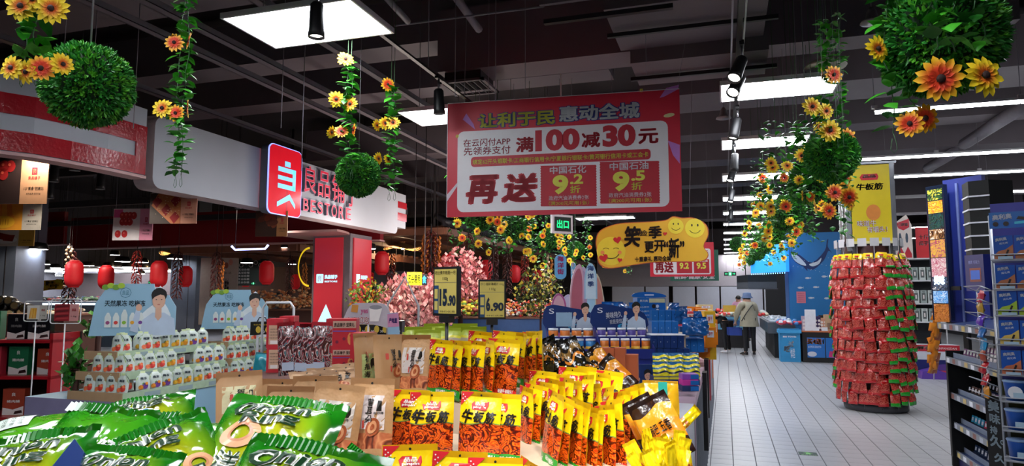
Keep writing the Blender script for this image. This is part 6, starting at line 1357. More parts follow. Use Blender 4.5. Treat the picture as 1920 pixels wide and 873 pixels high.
# price sign holders
BLUEP = M('#24466e', .5); YP = mat('price_yellow', '#c9b860', .45, var=.03)
def price(px0, py0, px1, py1, rz, d, txt, title, label, polebottom):
    P = None; cx = (px0+px1)/2; p = at(cx, py1, d); h_ = (py1-py0)*d/1265; w_ = h_*.70
    t = thing('price_sign', label, 'price sign', p, rz, 'black-framed price signs')
    MB().bx(-w_/2, w_/2, 0, .02, 0, h_, BLACK).build('frame', t); MB().tube([(0, .01, 0), (0, .01, polebottom - p.z)], .008, BLACK, 6).bx(-.03, .03, -.01, .03, -.03, 0, BLACK).build('pole', t)
    m = MB().rect(-w_*.44, h_*.05, w_*.44, h_*.95, YP, -.002); m.rect(-w_*.44, h_*.05, -w_*.26, h_*.62, BLUEP, -.003); m.rect(-w_*.42, h_*.35, -w_*.29, h_*.55, YP, -.004); m.rect(-w_*.42, h_*.12, -w_*.29, h_*.3, YP, -.004); m.rect(-w_*.44, h_*.675, w_*.44, h_*.68, BLUEP, -.003)
    m.build('price_card', t); m = MB(); T(m, title, -w_*.42, h_*.84, w_*.42, h_*.92, INKB, .0, -.004); T(m, '110g', -w_*.1, h_*.71, w_*.12, h_*.79, INKB, 0, -.004)
    big, small = txt.split('.'); wd = .16*len(big); T(m, big, -w_*.22, h_*.2, -w_*.22 + w_*wd*.95, h_*.55, M('#1c2a3e', .4), .05, -.004); T(m, '.'+small, -w_*.2 + w_*wd*.95, h_*.2, w_*.42, h_*.42, M('#1c2a3e', .4), .05, -.004); T(m, '特价优惠', -w_*.2, h_*.07, w_*.4, h_*.11, INKB, 0, -.004); m.build('price_lettering', t)
price(815, 500, 855, 592, YAW + R(-38), 3.1, '15.90', '老灶煮牛板筋一包', 'black-framed yellow price sign reading 15.90, turned aside', 1.1); price(899, 524, 946, 598, YAW + R(4), 3.6, '6.90', '炒小龙虾薄荷片110g', 'black-framed yellow price sign reading 6.90', 1.0)
# green-topped packets behind the yellow bags
gz = zone_mat('lime_bag', [(.74, '#b8a890'), (.8, '#d8cf2c'), (1, '#a8b83a')], BEEF, .4, .2); me, _ = bagmesh(.15, .22, .05, gz, None, 8, .12)
for k, (px, yt, d) in enumerate(((785, 612, 3.7), (800, 618, 3.6), (820, 606, 3.9), (838, 614, 3.7), (858, 611, 3.9), (872, 606, 4.0), (890, 612, 3.8), (780, 622, 3.9))):
    p = at(px, yt, d); ob('lime_bag', me, None, (p.x, p.y, p.z-.22), (-.1, 0, YAW + rr(-.3, .5)), label='snack bag with a lime-green top, %s from the left behind the beef bags' % ORD[k], cat='snack bag', group='lime-topped bags')
# ================================================================ blue biscuit display in the middle
OB = mat('biscuit_blue', '#1f6ab8', .35, var=.06, coat=.3); OBD = mat('biscuit_navy', '#16336e', .35, var=.06); DBL = mat('tray_blue', '#1a2a7a', .4, var=.05); OW = M('#e4e6ee', .4); PUR = M('#5a4aa0', .4); ORG = M('#e07a2a', .4); CHOC = M('#2a1c18', .4)
ZT = .94
def lb_box(name, x, y, z, w_, d_, h_, mt, label, cat, group, pr=None, rz=0): return box_item(name, w_, d_, h_, mt, (x, y, z), rz, label, cat, group, pr)
def pr_oreo(m, w_, h_): T(m, '奥利奥', -w_*.35, h_*.72, w_*.35, h_*.84, OW, .04, -.002); m.disc(w_*.1, h_*.3, min(w_, h_)*.2, CHOC, -.002, n=14); m.disc(w_*.1, h_*.3, min(w_, h_)*.12, OW, -.004, n=12)
def pr_dot(m, w_, h_): m.disc(0, h_*.5, w_*.06, OW, -.002, n=8)
# two navy trays with card and small cups
def tray_stand(px0, px1, d, label, first):
    a = at(px0, 665, d); b = at(px1, 665, d); w_ = (b-a).length; z0 = at(px0, 667, d).z
    t = thing('cup_display', label, 'display tray', (a.x, a.y, ZT), YAW, 'navy cup displays'); zb = z0-ZT
    s = d/1260
    MB().bx(0, w_, 0, .34, 0, zb+.02, DBL).build('tray_base', t)
    MB().bx(0, w_, -.01, 0, zb-.02, zb+.05, DBL).bx(0, w_, 0, .17, zb-.02, zb, DBL).build('lower_tray', t)
    MB().bx(0, w_, .16, .17, zb+.06, zb+.13, DBL).bx(0, w_, .16, .34, zb+.05, zb+.07, DBL).build('upper_tray', t)
    for x in (-.006, w_): MB().add([(x, -.01, 0), (x+.006, -.01, 0), (x+.006, .35, 0), (x, .35, 0), (x, -.01, zb+.06), (x+.006, -.01, zb+.06), (x+.006, .35, zb+.2), (x, .35, zb+.2)], [(0, 3, 2, 1), (4, 5, 6, 7), (0, 1, 5, 4), (2, 3, 7, 6), (1, 2, 6, 5), (0, 4, 7, 3)], DBL).build('side_panel', t)
    hz = zb+.17; MB().prism(smoothpoly([(0, hz), (w_, hz), (w_+.0, hz+.13), (w_*.55, hz+.175), (0, hz+.19)], 3), .34, .35, OBD).build('header_card', t)
    m = MB(); T(m, '美味持久', w_*.22, hz+.09, w_*.55, hz+.14, OW, .02, .337, rot=6); T(m, '就是要炫不停', w_*.3, hz+.05, w_*.68, hz+.085, OW, .01, .337, rot=6); T(m, 'S', w_*.05, hz+.13, w_*.16, hz+.17, OW, .0, .337); m.disc(w_*.6, hz+.03, w_*.14, M('#3aa8d8', .4), .337, .02, 14, r0=.6); m.build('lettering', t)
    m = MB(); portrait(m, w_*.84, hz+.0, .22, .333); m.build('portrait_print', t)
    if first: MB().rect(w_*.2, hz+.03, w_*.55, hz+.14, M('#8fb0cc', .5), .332).build('price_card', t)
    n = 5 if not first else 4
    for row, (y, z, mt1, mt2, nm) in enumerate(((.2, zb+.07, PUR if not first else ORG, OW, 'upper'), (.04, zb+.0, ORG if not first else M('#3a8ac8', .4), M('#f0b83a', .4), 'lower'))):
        for k in range(n):
            p = t.matrix_world @ Vector((0, 0, 0)); q = Vector((a.x, a.y, 0)) + _r*(w_*(k+.5)/n) + _h*(y+.05) + Vector((0, 0, ZT+z)); r_ = w_/n*.42
            o = MB().lathe([(r_*.85, 0), (r_, .01), (r_, .1), (r_*.9, .105)], mt1, 14).build('cup_body', None, q, YAW); o.name = 'biscuit_cup'; tag(o, 'small %s cup, %s from the left, %s tier, %s' % ('purple' if mt1 == PUR else 'orange' if mt1 == ORG else 'blue', ORD[k], nm, 'the left navy display' if first else 'the right navy display'), 'cup', 'biscuit cups')
            MB().lathe([(r_*1.0, .105), (r_*1.02, .11), (r_*1.0, .12)], OW, 14).build('lid', o); MB().lathe([(r_*1.012, .03), (r_*1.012, .065)], mt2, 14).build('label_band', o)
    return t
tray_stand(1127, 1226, 4.9, 'right navy display of purple cups with a printed portrait card', False); tray_stand(1030, 1122, 5.0, 'left navy display of orange cups with a price card and portrait', True)
for k, (px, py, w_, hh) in enumerate(((1138, 705, .085, .25), (1158, 710, .095, .26), (1182, 722, .09, .24))):
    p = at(px, py, 4.1); p.z = max(p.z, ZT)
    top = at(px, (652, 652, 665)[k], 4.1).z
    box_item('tall_carton', w_, .09, top-.88, M('#b5562c', .5), (p.x, p.y, .88), YAW - .25, 'tall rust-orange carton, %s in front of the navy displays' % ORD[k], 'carton', 'rust-orange cartons', lambda m, w, h: (T(m, '品品', -w*.25, h*.5, w*.25, h*.58, M('#e8c8a8', .5), .03, -.002), T(m, '风味小吃', -w*.2, h*.2, w*.0, h*.4, M('#e8c8a8', .5), 0, -.002)))
p = at(1205, 720, 4.55); box_item('portrait_carton', .22, .02, .2, OBD, (p.x, p.y, .9), YAW, 'navy card with a pale printed portrait behind the rust-orange cartons', 'card', None, lambda m, w, h: portrait(m, w*.15, .01, h*.8, -.002))
# blocks of upright blue boxes
n_ = 0
def blk(px0, n, pitch, ytop, ybot, d, mt, where, depth=.16, prf=None, g='upright blue biscuit boxes'):
    for k in range(n):
        p = at(px0 + pitch*(k+.5), ybot, d); z1 = at(px0 + pitch*(k+.5), ytop, d).z; w_ = pitch*d/1260*.93
        o = box_item('biscuit_box', w_, depth, z1-p.z, mt, p, YAW, ord_label('upright blue box', k, n, where), 'biscuit box', g, prf or pr_dot)
blk(1222, 4, 12.6, 602, 627, 5.2, OB, 'in the pale top row'); blk(1220, 5, 12.6, 629, 652, 4.95, OBD, 'in the upper navy row'); blk(1220, 6, 12.3, 653, 678, 4.95, OBD, 'in the lower navy row'); blk(1282, 3, 13, 634, 660, 5.3, OB, 'in the right-hand pale row')
blk(1222, 4, 12.6, 581, 602, 5.6, OB, 'in the rear light blue row'); blk(1275, 3, 15, 612, 634, 5.8, OB, 'in the rear right row', g='upright blue biscuit boxes'); blk(1130, 6, 15, 575, 596, 6.3, OB, 'in the row behind the printed cards', .3)
lid = MB().bx(0, .25, 0, .17, 0, .006, OW); tag(lid.build('clear_tray', None, at(1221, 628.5, 4.95), YAW), 'thin white plastic tray edge between the blue box rows', 'tray')
# striped yellow and blue stacks
SB = zone_mat('stripe_print', [(.2, '#e8dc2a'), (.32, '#1c2a4a'), (.5, '#e8dc2a'), (.62, '#1f6a9a'), (.8, '#e8dc2a'), (1, '#1f5a8a')], BEEF, .3, .3, wave=.06)
me, _ = bagmesh(.105, .1, .06, SB, None, 3, .05, .004, name='striped_pack')
for k in range(3):
    for j in range(2):
        p = at(1240 + k*29, 706 - j*17, 4.45 + .05*j); ob('striped_pack', me, None, p, (-.25, 0, YAW), label='yellow and navy striped biscuit pack, %s column, %s' % (('left', 'middle', 'right')[k], ('lower', 'upper')[j]), cat='biscuit pack', group='striped packs')
    p = at(1240 + k*29, 722, 4.4); box_item('pack_box', .1, .12, .055, OBD, p, YAW, 'small navy carton under the %s striped column' % ('left', 'middle', 'right')[k], 'carton', 'navy cartons', lambda m, w, h: m.rect(-w*.48, h*.7, w*.48, h*.95, M('#d8d03a', .4), -.002))
for k in range(3):
    p = at(1295, 733 - 11*k, 4.2 + .02*k); box_item('wafer_pack', .1, .1, .032, [M('#24345e', .4), M('#c93a9a', .4), M('#8a4ab0', .4)][k], p, YAW, '%s wafer pack in the small stack at the cabinet corner' % ('navy', 'pink', 'violet')[k], 'wafer pack', 'stack of wafer packs', lambda m, w, h: m.rect(0, h*.1, w*.5, h*.9, OB, -.002))
# big carry box
p = at(1222, 596, 5.7); t = box_item('carry_box', .24, .16, .17, OB, p, YAW + .05, 'big blue biscuit carry box with a handle on top of the stack', 'biscuit box', None)
m = MB(); m.rect(.02-.04, .13, .115, .165, M('#e0d8a8', .4), -.002); T(m, '奥利奥', -.1, .135, -.03, .155, OW, .02, -.002)
for j in range(3): m.disc(.02 + .03*(j % 2), .1-.035*j, .018, CHOC, -.002-.0004*j, n=12); m.disc(.05, .1-.035*j, .014, [OW, OW, M('#d86aa0', .4)][j], -.003, n=12); T(m, '夹心饼干', -.11, .085-.035*j, -.02, .1-.035*j, OW, .02, -.002)
m.rect(.02, .01, .115, .055, M('#d86aa0', .4), -.0015); m.build('label_print', t); MB().prism(smoothpoly([(-.13, .175), (.13, .175), (.12, .2), (0, .22), (-.12, .21)], 3), .07, .09, OB).build('carry_handle', t); MB().rect(-.04, .188, .04, .2, OW, .068).build('handle_slot', t)
# crumpled blue bags
BLB = mat('blue_bag_film', '#1c5fa8', .2, var=.2, scale=10, coat=.5); me, _ = bagmesh(.2, .16, .055, BLB, None, 9, .1, .016)
for k, (px, py, d, s) in enumerate(((1150, 597, 6.2, 1), (1172, 597, 6.1, .9), (1192, 597, 6.0, .9), (1135, 598, 6.0, .8), (1275, 606, 5.6, .9), (1262, 598, 5.9, .9), (1302, 628, 5.2, .9), (1318, 628, 5.3, .9), (1310, 612, 5.6, .8))):
    ob('crumpled_bag', me, None, at(px, py, d), (-.3 + .1*(k % 3), 0, YAW + k), s, label='crumpled shiny blue biscuit bag, %s from the front of the blue stack' % ORD[k], cat='snack bag', group='crumpled blue bags')
# orange and yellow packs further back
OY = [mat('pack_orange', '#e8861c', .35, var=.08), mat('pack_yellow', '#e8b82a', .35, var=.08), M('#d84a5a', .4), M('#e0c88a', .45)]
LBs = ['orange', 'golden yellow', 'pinkish red', 'pale yellow']
for k, (px, py, w_, h_, d, c) in enumerate(((1290, 590, .14, .13, 7.6, 0), (1303, 590, .14, .13, 7.8, 0), (1316, 592, .14, .12, 7.6, 0), (1328, 592, .12, .12, 8.2, 3), (1297, 607, .13, .15, 6.4, 2), (1283, 607, .12, .12, 6.5, 2), (1315, 606, .14, .13, 6.5, 1), (1332, 622, .1, .22, 6.2, 1), (1333, 645, .1, .18, 6.1, 0), (1318, 622, .13, .1, 6.2, 3), (1341, 640, .06, .26, 7.0, 0), (1275, 590, .12, .14, 8.4, 3), (1262, 585, .1, .12, 9, 3), (1324, 578, .2, .1, 9.5, 3))):
    p = at(px, py + 6, d)
    for st_ in range(max(1, min(6, int((p.z-.93)/h_) + 1))): box_item('snack_carton', w_, .15, h_-.002, OY[(c + (st_ > 1)) % 4], p - Vector((0, 0, st_*h_)), YAW + rr(-.05, .05), '%s snack carton, %s pile behind the blue stack, %s from its top' % (LBs[(c + (st_ > 1)) % 4], ORD[k], ORD[st_]), 'carton', 'orange and yellow cartons', lambda m, w, h: (m.rect(-w*.3, h*.5, w*.3, h*.85, OW, -.002), T(m, '饼干', -w*.2, h*.58, w*.2, h*.78, LOGR, .02, -.003)))
# goods hung on the cabinet's aisle side
for k, (y, z0_, z1_, mt) in enumerate(((5.6, .35, .95, BLACK), (6.2, .5, 1.0, BLACK), (6.9, .55, 1.0, M('#c03a4a', .4)), (7.6, .5, 1.05, M('#c8ccd4', .4)), (8.3, .6, 1.1, M('#e07a4a', .4)))):
    p = Vector((-.1, y, z0_)); tag(MB().bx(0, .035, 0, .16, 0, z1_-z0_, mt).build('side_pocket', None, (-.19, y, z0_)), '%s hanging strip, %s along the aisle side of the island' % (['black', 'black', 'red', 'silver', 'orange'][k], ORD[k]), 'hanging strip', 'strips on the island side')
# orange and chocolate bags heap
OM = zone_mat('orange_print', [(.25, '#2a1714'), (.55, '#e8861c'), (.8, '#e89a24'), (1, '#2a1714')], BEEF, .25, .4, wave=.05); GM = zone_mat('gold_print', [(.1, '#c9961c'), (1, '#d8a41c')], BEEF, .25, .5); DM = zone_mat('dark_print', [(.3, '#141414'), (.4, '#d8842a'), (.52, '#241c1a'), (.7, '#8a6a3a'), (1, '#1c1a18')], BEEF, .18, .6, wave=.12)
mo, sfo = bagmesh(.16, .24, .06, OM, M('#2a1714', .3), 4, .12, .012); mg, _ = bagmesh(.2, .2, .05, GM, None, 6, .1, .006); md, _ = bagmesh(.13, .2, .03, DM, M('#1c1c1e', .25), 7, .1, .012)
def ll(): 
    m = MB(); T(m, '脆锅巴 五香', -.06, .1, .05, .14, INKB, .02, -.008, sfo); return m
for k, (px, py, d, tl, rl, yw, s, me, lb) in enumerate(((1268, 862, 2.35, .25, -30, -20, .95, mo, 'crumpled orange and dark brown bag at the right end of the fan'), (1232, 832, 2.5, .3, -28, -10, .75, mo, 'orange and brown bag partly under the crumpled one'), (1240, 782, 2.85, .2, 2, 0, .75, mg, 'gold snack bag with a teal stripe behind the crumpled bag'),
   (1180, 735, 3.2, .4, -48, -10, .85, mo, 'orange bag sliding down behind the beef bag fan'), (1140, 704, 3.3, .3, -40, -20, .7, mo, 'orange-brown bag above the fan, left of the cartons'))):
    p = at(px, py, d); o = ob('crumpled_bag', me, None, p, (-tl, R(rl), YAW + R(yw)), s, label=lb, cat='snack bag', group='crumpled orange and gold bags')
    if me is mo and k in (0, 3): ll().build('lettering', o)
    if me is mg: MB().flat([(-.02, .02), (.03, .02), (.03, .19), (-.02, .19)], M('#1f9a8c', .35), -.036).build('teal_stripe', o)
for k in range(22):
    px = 1012 + k*6.2; py = 690 + k*1.6 + rr(-4, 8); d = 3.35 - .004*k
    ob('dark_snack_bag', md, None, at(px, py + 8, d), (-.35 + rr(-.15, .15), R(-14 - k*1.6 + rr(-6, 6)), YAW - R(35) + rr(-.3, .3)), .95, label='shiny black and orange snack bag, %s from the left, leaning' % (ORD[k] if k < 20 else str(k+1) + ('st' if k == 20 else 'nd')), cat='snack bag', group='leaning black and orange bags')
ob('dark_snack_bag', md, None, at(1085, 690, 3.0), (-.2, R(-25), YAW - .2), .7, label='small silver-grey bag tilted over the leaning black bags', cat='snack bag', group='leaning black and orange bags')
# yellow stick packs at the lower right
st, _ = bagmesh(.05, .15, .012, zone_mat('stick_print', [(.15, '#c03a1c'), (.45, 'T'), (1, '#e8cc14')], ['#b0401c', '#e8a024', '#e8cc14'], .25, .5), None, 2, .1, .006)
for k in range(34):
    px = 1212 + (k % 12)*7.2 + rr(-3, 3); py = 868 - (k//12)*18 + rr(-5, 5); d = 2.2 + .05*(k//12)
    ob('stick_pack', st, None, at(px, py + 46, d), (rr(-.4, .2), R(rr(-30, 30)), YAW + rr(-1.2, 1.2)), rr(.65, .95), label='slim yellow stick pack, %s in the %s layer of the tangled heap' % (ORD[k % 12], ('front', 'middle', 'back')[k//12]), cat='snack packet', group='slim yellow stick packs')
ob('stick_pack', st, None, at(1268, 806, 2.55), (-.2, R(50), YAW), .8, label='slim lime-green tipped pack poking out right of the crumpled orange bag', cat='snack packet')
# pastel arches behind the blue display
PINK = M('#d8a8b8', .5); ROSE = M('#b86070', .5); LAV = M('#b0b4d8', .5); CREAM = M('#d8c8a0', .5); PBL = M('#9cc4dc', .5)
def arch_board(cx, ybot, ytop, w_px, d, mt, label, inner=None, rz=0, tx=None, dx=0):
    p = at(cx, ybot, d); s = d/1260; w_ = w_px*s; h_ = (ybot-ytop)*s; t = thing('arch_board', label, 'display board', (p.x, p.y, p.z), YAW + rz, 'pastel arch boards')
    pts = [(-w_/2, 0), (w_/2, 0)] + [(w_/2*math.cos(q*PI/10) + dx*s*(1-abs(1-q/5))*.0 + dx*s*min(1, q/5 if q < 5 else (10-q)/5), h_*.45 + h_*.55*math.sin(q*PI/10)) for q in range(11)]
    MB().prism(pts, 0, .03, mt, PW).build('board', t)
    if inner: MB().flat([(x*.8, z*.92) for x, z in pts], inner, -.003).build('inner_print', t)
    if tx: 
        m = MB()
        for k, ch in enumerate(tx): T(m, ch, -w_*.25, h_*(.78-.22*k), w_*.25, h_*(.93-.22*k), M('#4a6ab0', .5), .03, -.006)
        m.build('lettering', t)
    MB().bx(-w_*.3, w_*.3, 0, .1, .94-p.z, 0, mt).build('foot', t)
arch_board(1048, 600, 550, 28, 6.6, M('#b0508a', .5), 'low magenta rounded board at the left of the pastel arches', PINK); arch_board(1066, 600, 552, 26, 6.8, LAV, 'low lavender board right of the magenta one', M('#c4cce0', .5)); arch_board(1082, 600, 495, 26, 6.7, PINK, 'tall pink curved board, left leg of the pastel arch', ROSE, 0, None, 6)
arch_board(1095, 600, 500, 22, 6.75, M('#d8c8dc', .5), 'pale lilac curved board beside the pink one', M('#c8a8c8', .5)); arch_board(1112, 600, 530, 44, 6.9, PBL, 'light blue wave-shaped board at the middle of the arch', M('#a8d0e4', .5)); arch_board(1125, 600, 512, 16, 6.8, CREAM, 'cream and pink slanted board at the right of the arch', M('#d88a7a', .5), 0, None, -8); arch_board(1108, 560, 493, 24, 6.5, M('#a8d0e8', .5), 'blue lettered wave board at the top of the arch', M('#d0e4f0', .5), -.1, '海洋季')
# hanging blue ovals
for k, (px, py, w_, h_, tx) in enumerate(((1051, 500, 22, 46, '海洋街'), (1074, 508, 10, 32, '美食'))):
    d = 9.8; s = d/1260; p = at(px, py, d); t = thing('hanging_oval', 'long rounded light-blue hanging sign, %s under the sunflower row' % ('larger left one', 'smaller right one')[k], 'hanging sign', p, YAW - k*.8, 'blue hanging ovals')
    MB().prism(rrect(-w_/2*s, -h_/2*s, w_/2*s, h_/2*s, w_*.45*s, 5), 0, .02, M('#5aa0cc', .5), PBL).build('board', t); m = MB()
    for j, ch in enumerate(tx): T(m, ch, -w_*.28*s, (h_*.22-j*12)*s, w_*.28*s, (h_*.22-j*12+10)*s, M('#b03a7a', .5) if k == 0 else OW, .03, -.004)
    m.build('lettering', t); MB().tube([(0, .01, h_/2*s), (0, .01, ZC-p.z)], .003, PIPE, 4).build('hanging_wire', t)
# ================================================================ people
def person(name_label, feet, rz, H, pose, cloth, pants, hair, extra=None, coat_len=.0, female=True, shoes='#1a1a1c', group=None, mask=False):
    """one continuous skinned body; clothing, hair and shoes as children. Local: faces +Y, x to its right."""
    s = H/1.7; P = dict(pel=(0, 0, .92), ch=(0, .01, 1.22), nk=(0, .0, 1.42), hd=(0, .02, 1.56), tp=(0, .0, 1.68), sl=(-.17, 0, 1.38), sr=(.17, 0, 1.38), el=(-.24, 0, 1.12), er=(.24, 0, 1.12), wl=(-.25, .08, .88), wr=(.25, .08, .88), fl=(-.25, .12, .80), frr=(.25, .12, .80),
            hl=(-.09, 0, .9), hr=(.09, 0, .9), kl=(-.1, .03, .5), kr=(.1, .03, .5), al=(-.1, -.02, .09), ar=(.1, -.02, .09), tl=(-.11, .14, .03), tr=(.11, .14, .03)); P.update(pose)
    names = list(P); idx = {n: i for i, n in enumerate(names)}
    E = [('pel', 'ch'), ('ch', 'nk'), ('nk', 'hd'), ('hd', 'tp'), ('nk', 'sl'), ('sl', 'el'), ('el', 'wl'), ('wl', 'fl'), ('nk', 'sr'), ('sr', 'er'), ('er', 'wr'), ('wr', 'frr'), ('pel', 'hl'), ('hl', 'kl'), ('kl', 'al'), ('al', 'tl'), ('pel', 'hr'), ('hr', 'kr'), ('kr', 'ar'), ('ar', 'tr')]
    RAD = dict(pel=.135, ch=.135, nk=.055, hd=.085, tp=.07, sl=.06, sr=.06, el=.042, er=.042, wl=.03, wr=.03, fl=.035, frr=.035, hl=.085, hr=.085, kl=.055, kr=.055, al=.038, ar=.038, tl=.03, tr=.03)
    def skin(nm, keys, grow, mt, parent, sub=2):
        ks = [k for k in names if k in keys]; ix = {k: i for i, k in enumerate(ks)}; ed = [(ix[a], ix[b]) for a, b in E if a in ix and b in ix]
        me = bpy.data.meshes.new(nm); me.from_pydata([Vector(P[k])*s for k in ks], ed, []); o = bpy.data.objects.new(nm, me); C.objects.link(o)
        md = o.modifiers.new('skin', 'SKIN'); md.use_smooth_shade = True; lay = me.skin_vertices[0].data if me.skin_vertices else None
        if lay is None: bpy.context.view_layer.objects.active = o
        for i, k in enumerate(ks):
            r_ = (RAD[k] + grow(k))*s; lay[i].radius = (r_, r_*(.8 if k in ('pel', 'ch') else 1)); lay[i].use_root = (i == 0)
        o.modifiers.new('sub', 'SUBSURF').levels = sub; o.modifiers['sub'].render_levels = sub
        dg = bpy.context.evaluated_depsgraph_get(); dg.update(); m2 = bpy.data.meshes.new_from_object(o.evaluated_get(dg)); m2.materials.clear(); m2.materials.append(mt); bpy.data.objects.remove(o)
        for p in m2.polygons: p.use_smooth = True
        m2.name = nm; return ob(nm, m2, parent)
    SK = mat('skin', '#c99a80', .5, var=.04); root = tag(ob('person', None, None, feet, rz), name_label, 'person', group)
    skin('body', names, lambda k: 0, SK, root)
    skin('trousers', ('pel', 'hl', 'hr', 'kl', 'kr', 'al', 'ar'), lambda k: .018 if k in ('al', 'ar') else .012, pants, root)
    top = ('ch', 'pel', 'nk', 'sl', 'sr', 'el', 'er', 'wl', 'wr'); top = [k for k in names if k in top]
    skin('jacket', top, lambda k: {'nk': .01, 'wl': .012, 'wr': .012}.get(k, .045), cloth, root)
    if coat_len:
        pe, c_ = Vector(P['pel']), Vector(P['ch']); prof = []; MBc = MB(); n = 18; vs = []
        for j in range(7):
            f = j/6; cc = c_*(1-f) + Vector((pe.x, pe.y, pe.z - coat_len))*f; rx = (.2 + .055*f)*s; ry = (.16 + .05*f)*s
            for k in range(n): a = 2*PI*k/n; vs.append(((cc.x)*s + rx*math.cos(a)*(1+.03*math.sin(5*a)*f), cc.y*s + ry*math.sin(a), cc.z*s))
        MBc.add(vs, [(j*n+k, j*n+(k+1) % n, (j+1)*n+(k+1) % n, (j+1)*n+k) for j in range(6) for k in range(n)], cloth, smooth=True); MBc.build('coat_skirt', root)
    hd = Vector(P['hd'])*s; m = MB(); r_ = .098*s
    m.lathe([(r_*math.cos(q*PI/12)*(1.0), r_*math.sin(q*PI/12)*1.05) for q in range(-2, 6)] + [(.004, r_*1.06)], hair, 14, (hd.x, hd.y-.012, hd.z+.025*s)); m.build('hair', root)
    m = MB()
    for sgn in (-1, 1): m.lathe([(.001, -.004), (.008, 0), (.001, .004)], HAIR, 6, (hd.x + sgn*.032*s, hd.y + .088*s, hd.z + .012)); m.lathe([(.004, -.02), (.012, 0), (.004, .02)], SK, 6, (hd.x + sgn*.09*s, hd.y, hd.z))
    m.lathe([(.004, .02), (.014, -.012), (.004, -.018)], SK, 6, (hd.x, hd.y + .092*s, hd.z-.005)); m.box((hd.x, hd.y + .084*s, hd.z-.045*s), (.035, .01, .008), M('#9a4a44', .5)); m.build('face_features', root)
    if mask: MB().lathe([(.03*s, -.035*s), (.062*s, -.02*s), (.07*s, .01*s), (.05*s, .03*s)], M('#a8c4d8', .6), 10, (hd.x, hd.y + .045*s, hd.z-.035*s)).build('face_mask', root)
    for k_, sg in (('fl', -1), ('frr', 1)):
        b = Vector(P[k_])*s; wv = Vector(P['wl' if k_ == 'fl' else 'wr'])*s; dr = (b-wv).normalized(); side = dr.cross(Vector((0, 1, 0.01))).normalized(); m = MB()
        for q in range(4): o_ = b + side*(q-1.5)*.018*s; L = (.05, .062, .058, .045)[q]*s; m.tube([o_ - dr*.02, o_ + dr*L*.6, o_ + dr*L + Vector((0, .012, 0))], [.0095*s, .009*s, .006*s], SK, 5)
        m.tube([b - dr*.03, b - dr*.01 - side*sg*.04*s, b + dr*.02 - side*sg*.05*s], [.011*s, .01*s, .007*s], SK, 5); m.build('fingers', root)
    for a_, t_ in (('al', 'tl'), ('ar', 'tr')):
        a, b = Vector(P[a_])*s, Vector(P[t_])*s; m = MB(); d_ = (b-a); d_.z = 0; d_.normalize(); sd = Vector((-d_.y, d_.x, 0)); g0 = Vector((a.x, a.y, min(a.z, b.z+.03) - .03)) - d_*.05; vs = []
        for f, wd, hh in ((0, .035, .07), (.09, .04, .075), (.18, .046, .05), (.25, .03, .025)):
            c = g0 + d_*f*s; vs += [c + sd*wd*s, c - sd*wd*s, c - sd*wd*.8*s + Vector((0, 0, hh*s)), c + sd*wd*.8*s + Vector((0, 0, hh*s))]
        m.add(vs, [(0, 3, 2, 1), (12, 13, 14, 15)] + [(4*i+k, 4*i+(k+1) % 4, 4*i+4+(k+1) % 4, 4*i+4+k) for i in range(3) for k in range(4)], M(shoes, .5)); m.build('shoe', root)
    return root, P, s
def G(px, py): p = atz(px, py, 0); return Vector((p.x, p.y, .006))
gr = G(1407, 667)
r1, P1, s1 = person('person from behind in khaki jacket and blue bucket hat, standing at the chest freezer', gr, YAW*0 + .12, 1.66, dict(nk=(-.02, .06, 1.40), ch=(-.01, .02, 1.2), hd=(-.02, .13, 1.52), tp=(-.02, .14, 1.64), sl=(-.19, .05, 1.36), sr=(.15, .05, 1.36), el=(-.3, .1, 1.12), wl=(-.33, .18, .90), fl=(-.34, .22, .83), er=(.2, .14, 1.1), wr=(.12, .28, 1.05), frr=(.08, .34, 1.04), al=(-.12, -.03, .09), ar=(.11, .06, .09), tl=(-.2, .09, .03), tr=(.13, .2, .03), kl=(-.1, .02, .5), kr=(.1, .06, .5)),
    mat('khaki_cloth', '#96917e', .8, var=.06, bump=.2, bscale=20), M('#15161c', .8), M('#15120f', .7), coat_len=.14)
hd = Vector(P1['hd'])*s1; DEN = mat('denim_hat', '#4a5c7c', .8, var=.08)
MB().lathe([(.155, -.01), (.15, .0), (.112, .045), (.105, .12), (.07, .135), (.005, .14)], DEN, 18, (hd.x, hd.y-.005, hd.z+.03)).build('bucket_hat', r1)
MB().tube([(.17, .1, 1.36), (.05, -.13, 1.3), (-.1, -.16, 1.1), (-.2, -.1, .92), (-.2, .1, .85)], .012, BLACK, 5).build('crossbody_strap', r1)
BK = mat('basket_blue', '#1c3a8c', .45); t = thing('shopping_basket', 'blue plastic shopping basket held at the left side of the khaki-jacket person', 'basket', gr + Vector((-.38, .26, .52)), .1)
m = MB().bx(-.16, .16, -.22, .22, 0, .01, BK)
for a, b, c_, d_ in ((-.17, -.16, -.23, .23), (.16, .17, -.23, .23), (-.17, .17, -.23, -.22), (-.17, .17, .22, .23)): m.bx(a, b, c_, d_, 0, .2, BK)
m.build('basket_body', t); MB().tube([(0, -.22, .2), (0, -.15, .29), (0, .15, .29), (0, .22, .2)], .008, BLACK, 6).build('handle', t)
person('person in black clothes and white shoes bending over the chest freezer, mostly hidden', G(1364, 662), 1.0, 1.5, dict(nk=(0, .34, 1.12), ch=(0, .2, 1.05), hd=(0, .44, 1.18), tp=(0, .52, 1.24), sl=(-.17, .3, 1.12), sr=(.17, .3, 1.12), el=(-.22, .42, .95), er=(.22, .42, .95), wl=(-.15, .55, .92), wr=(.15, .55, .92), fl=(-.12, .62, .92), frr=(.12, .62, .92)), M('#121316', .8), M('#101014', .8), M('#0e0c0b', .6), shoes='#c8c8cc')
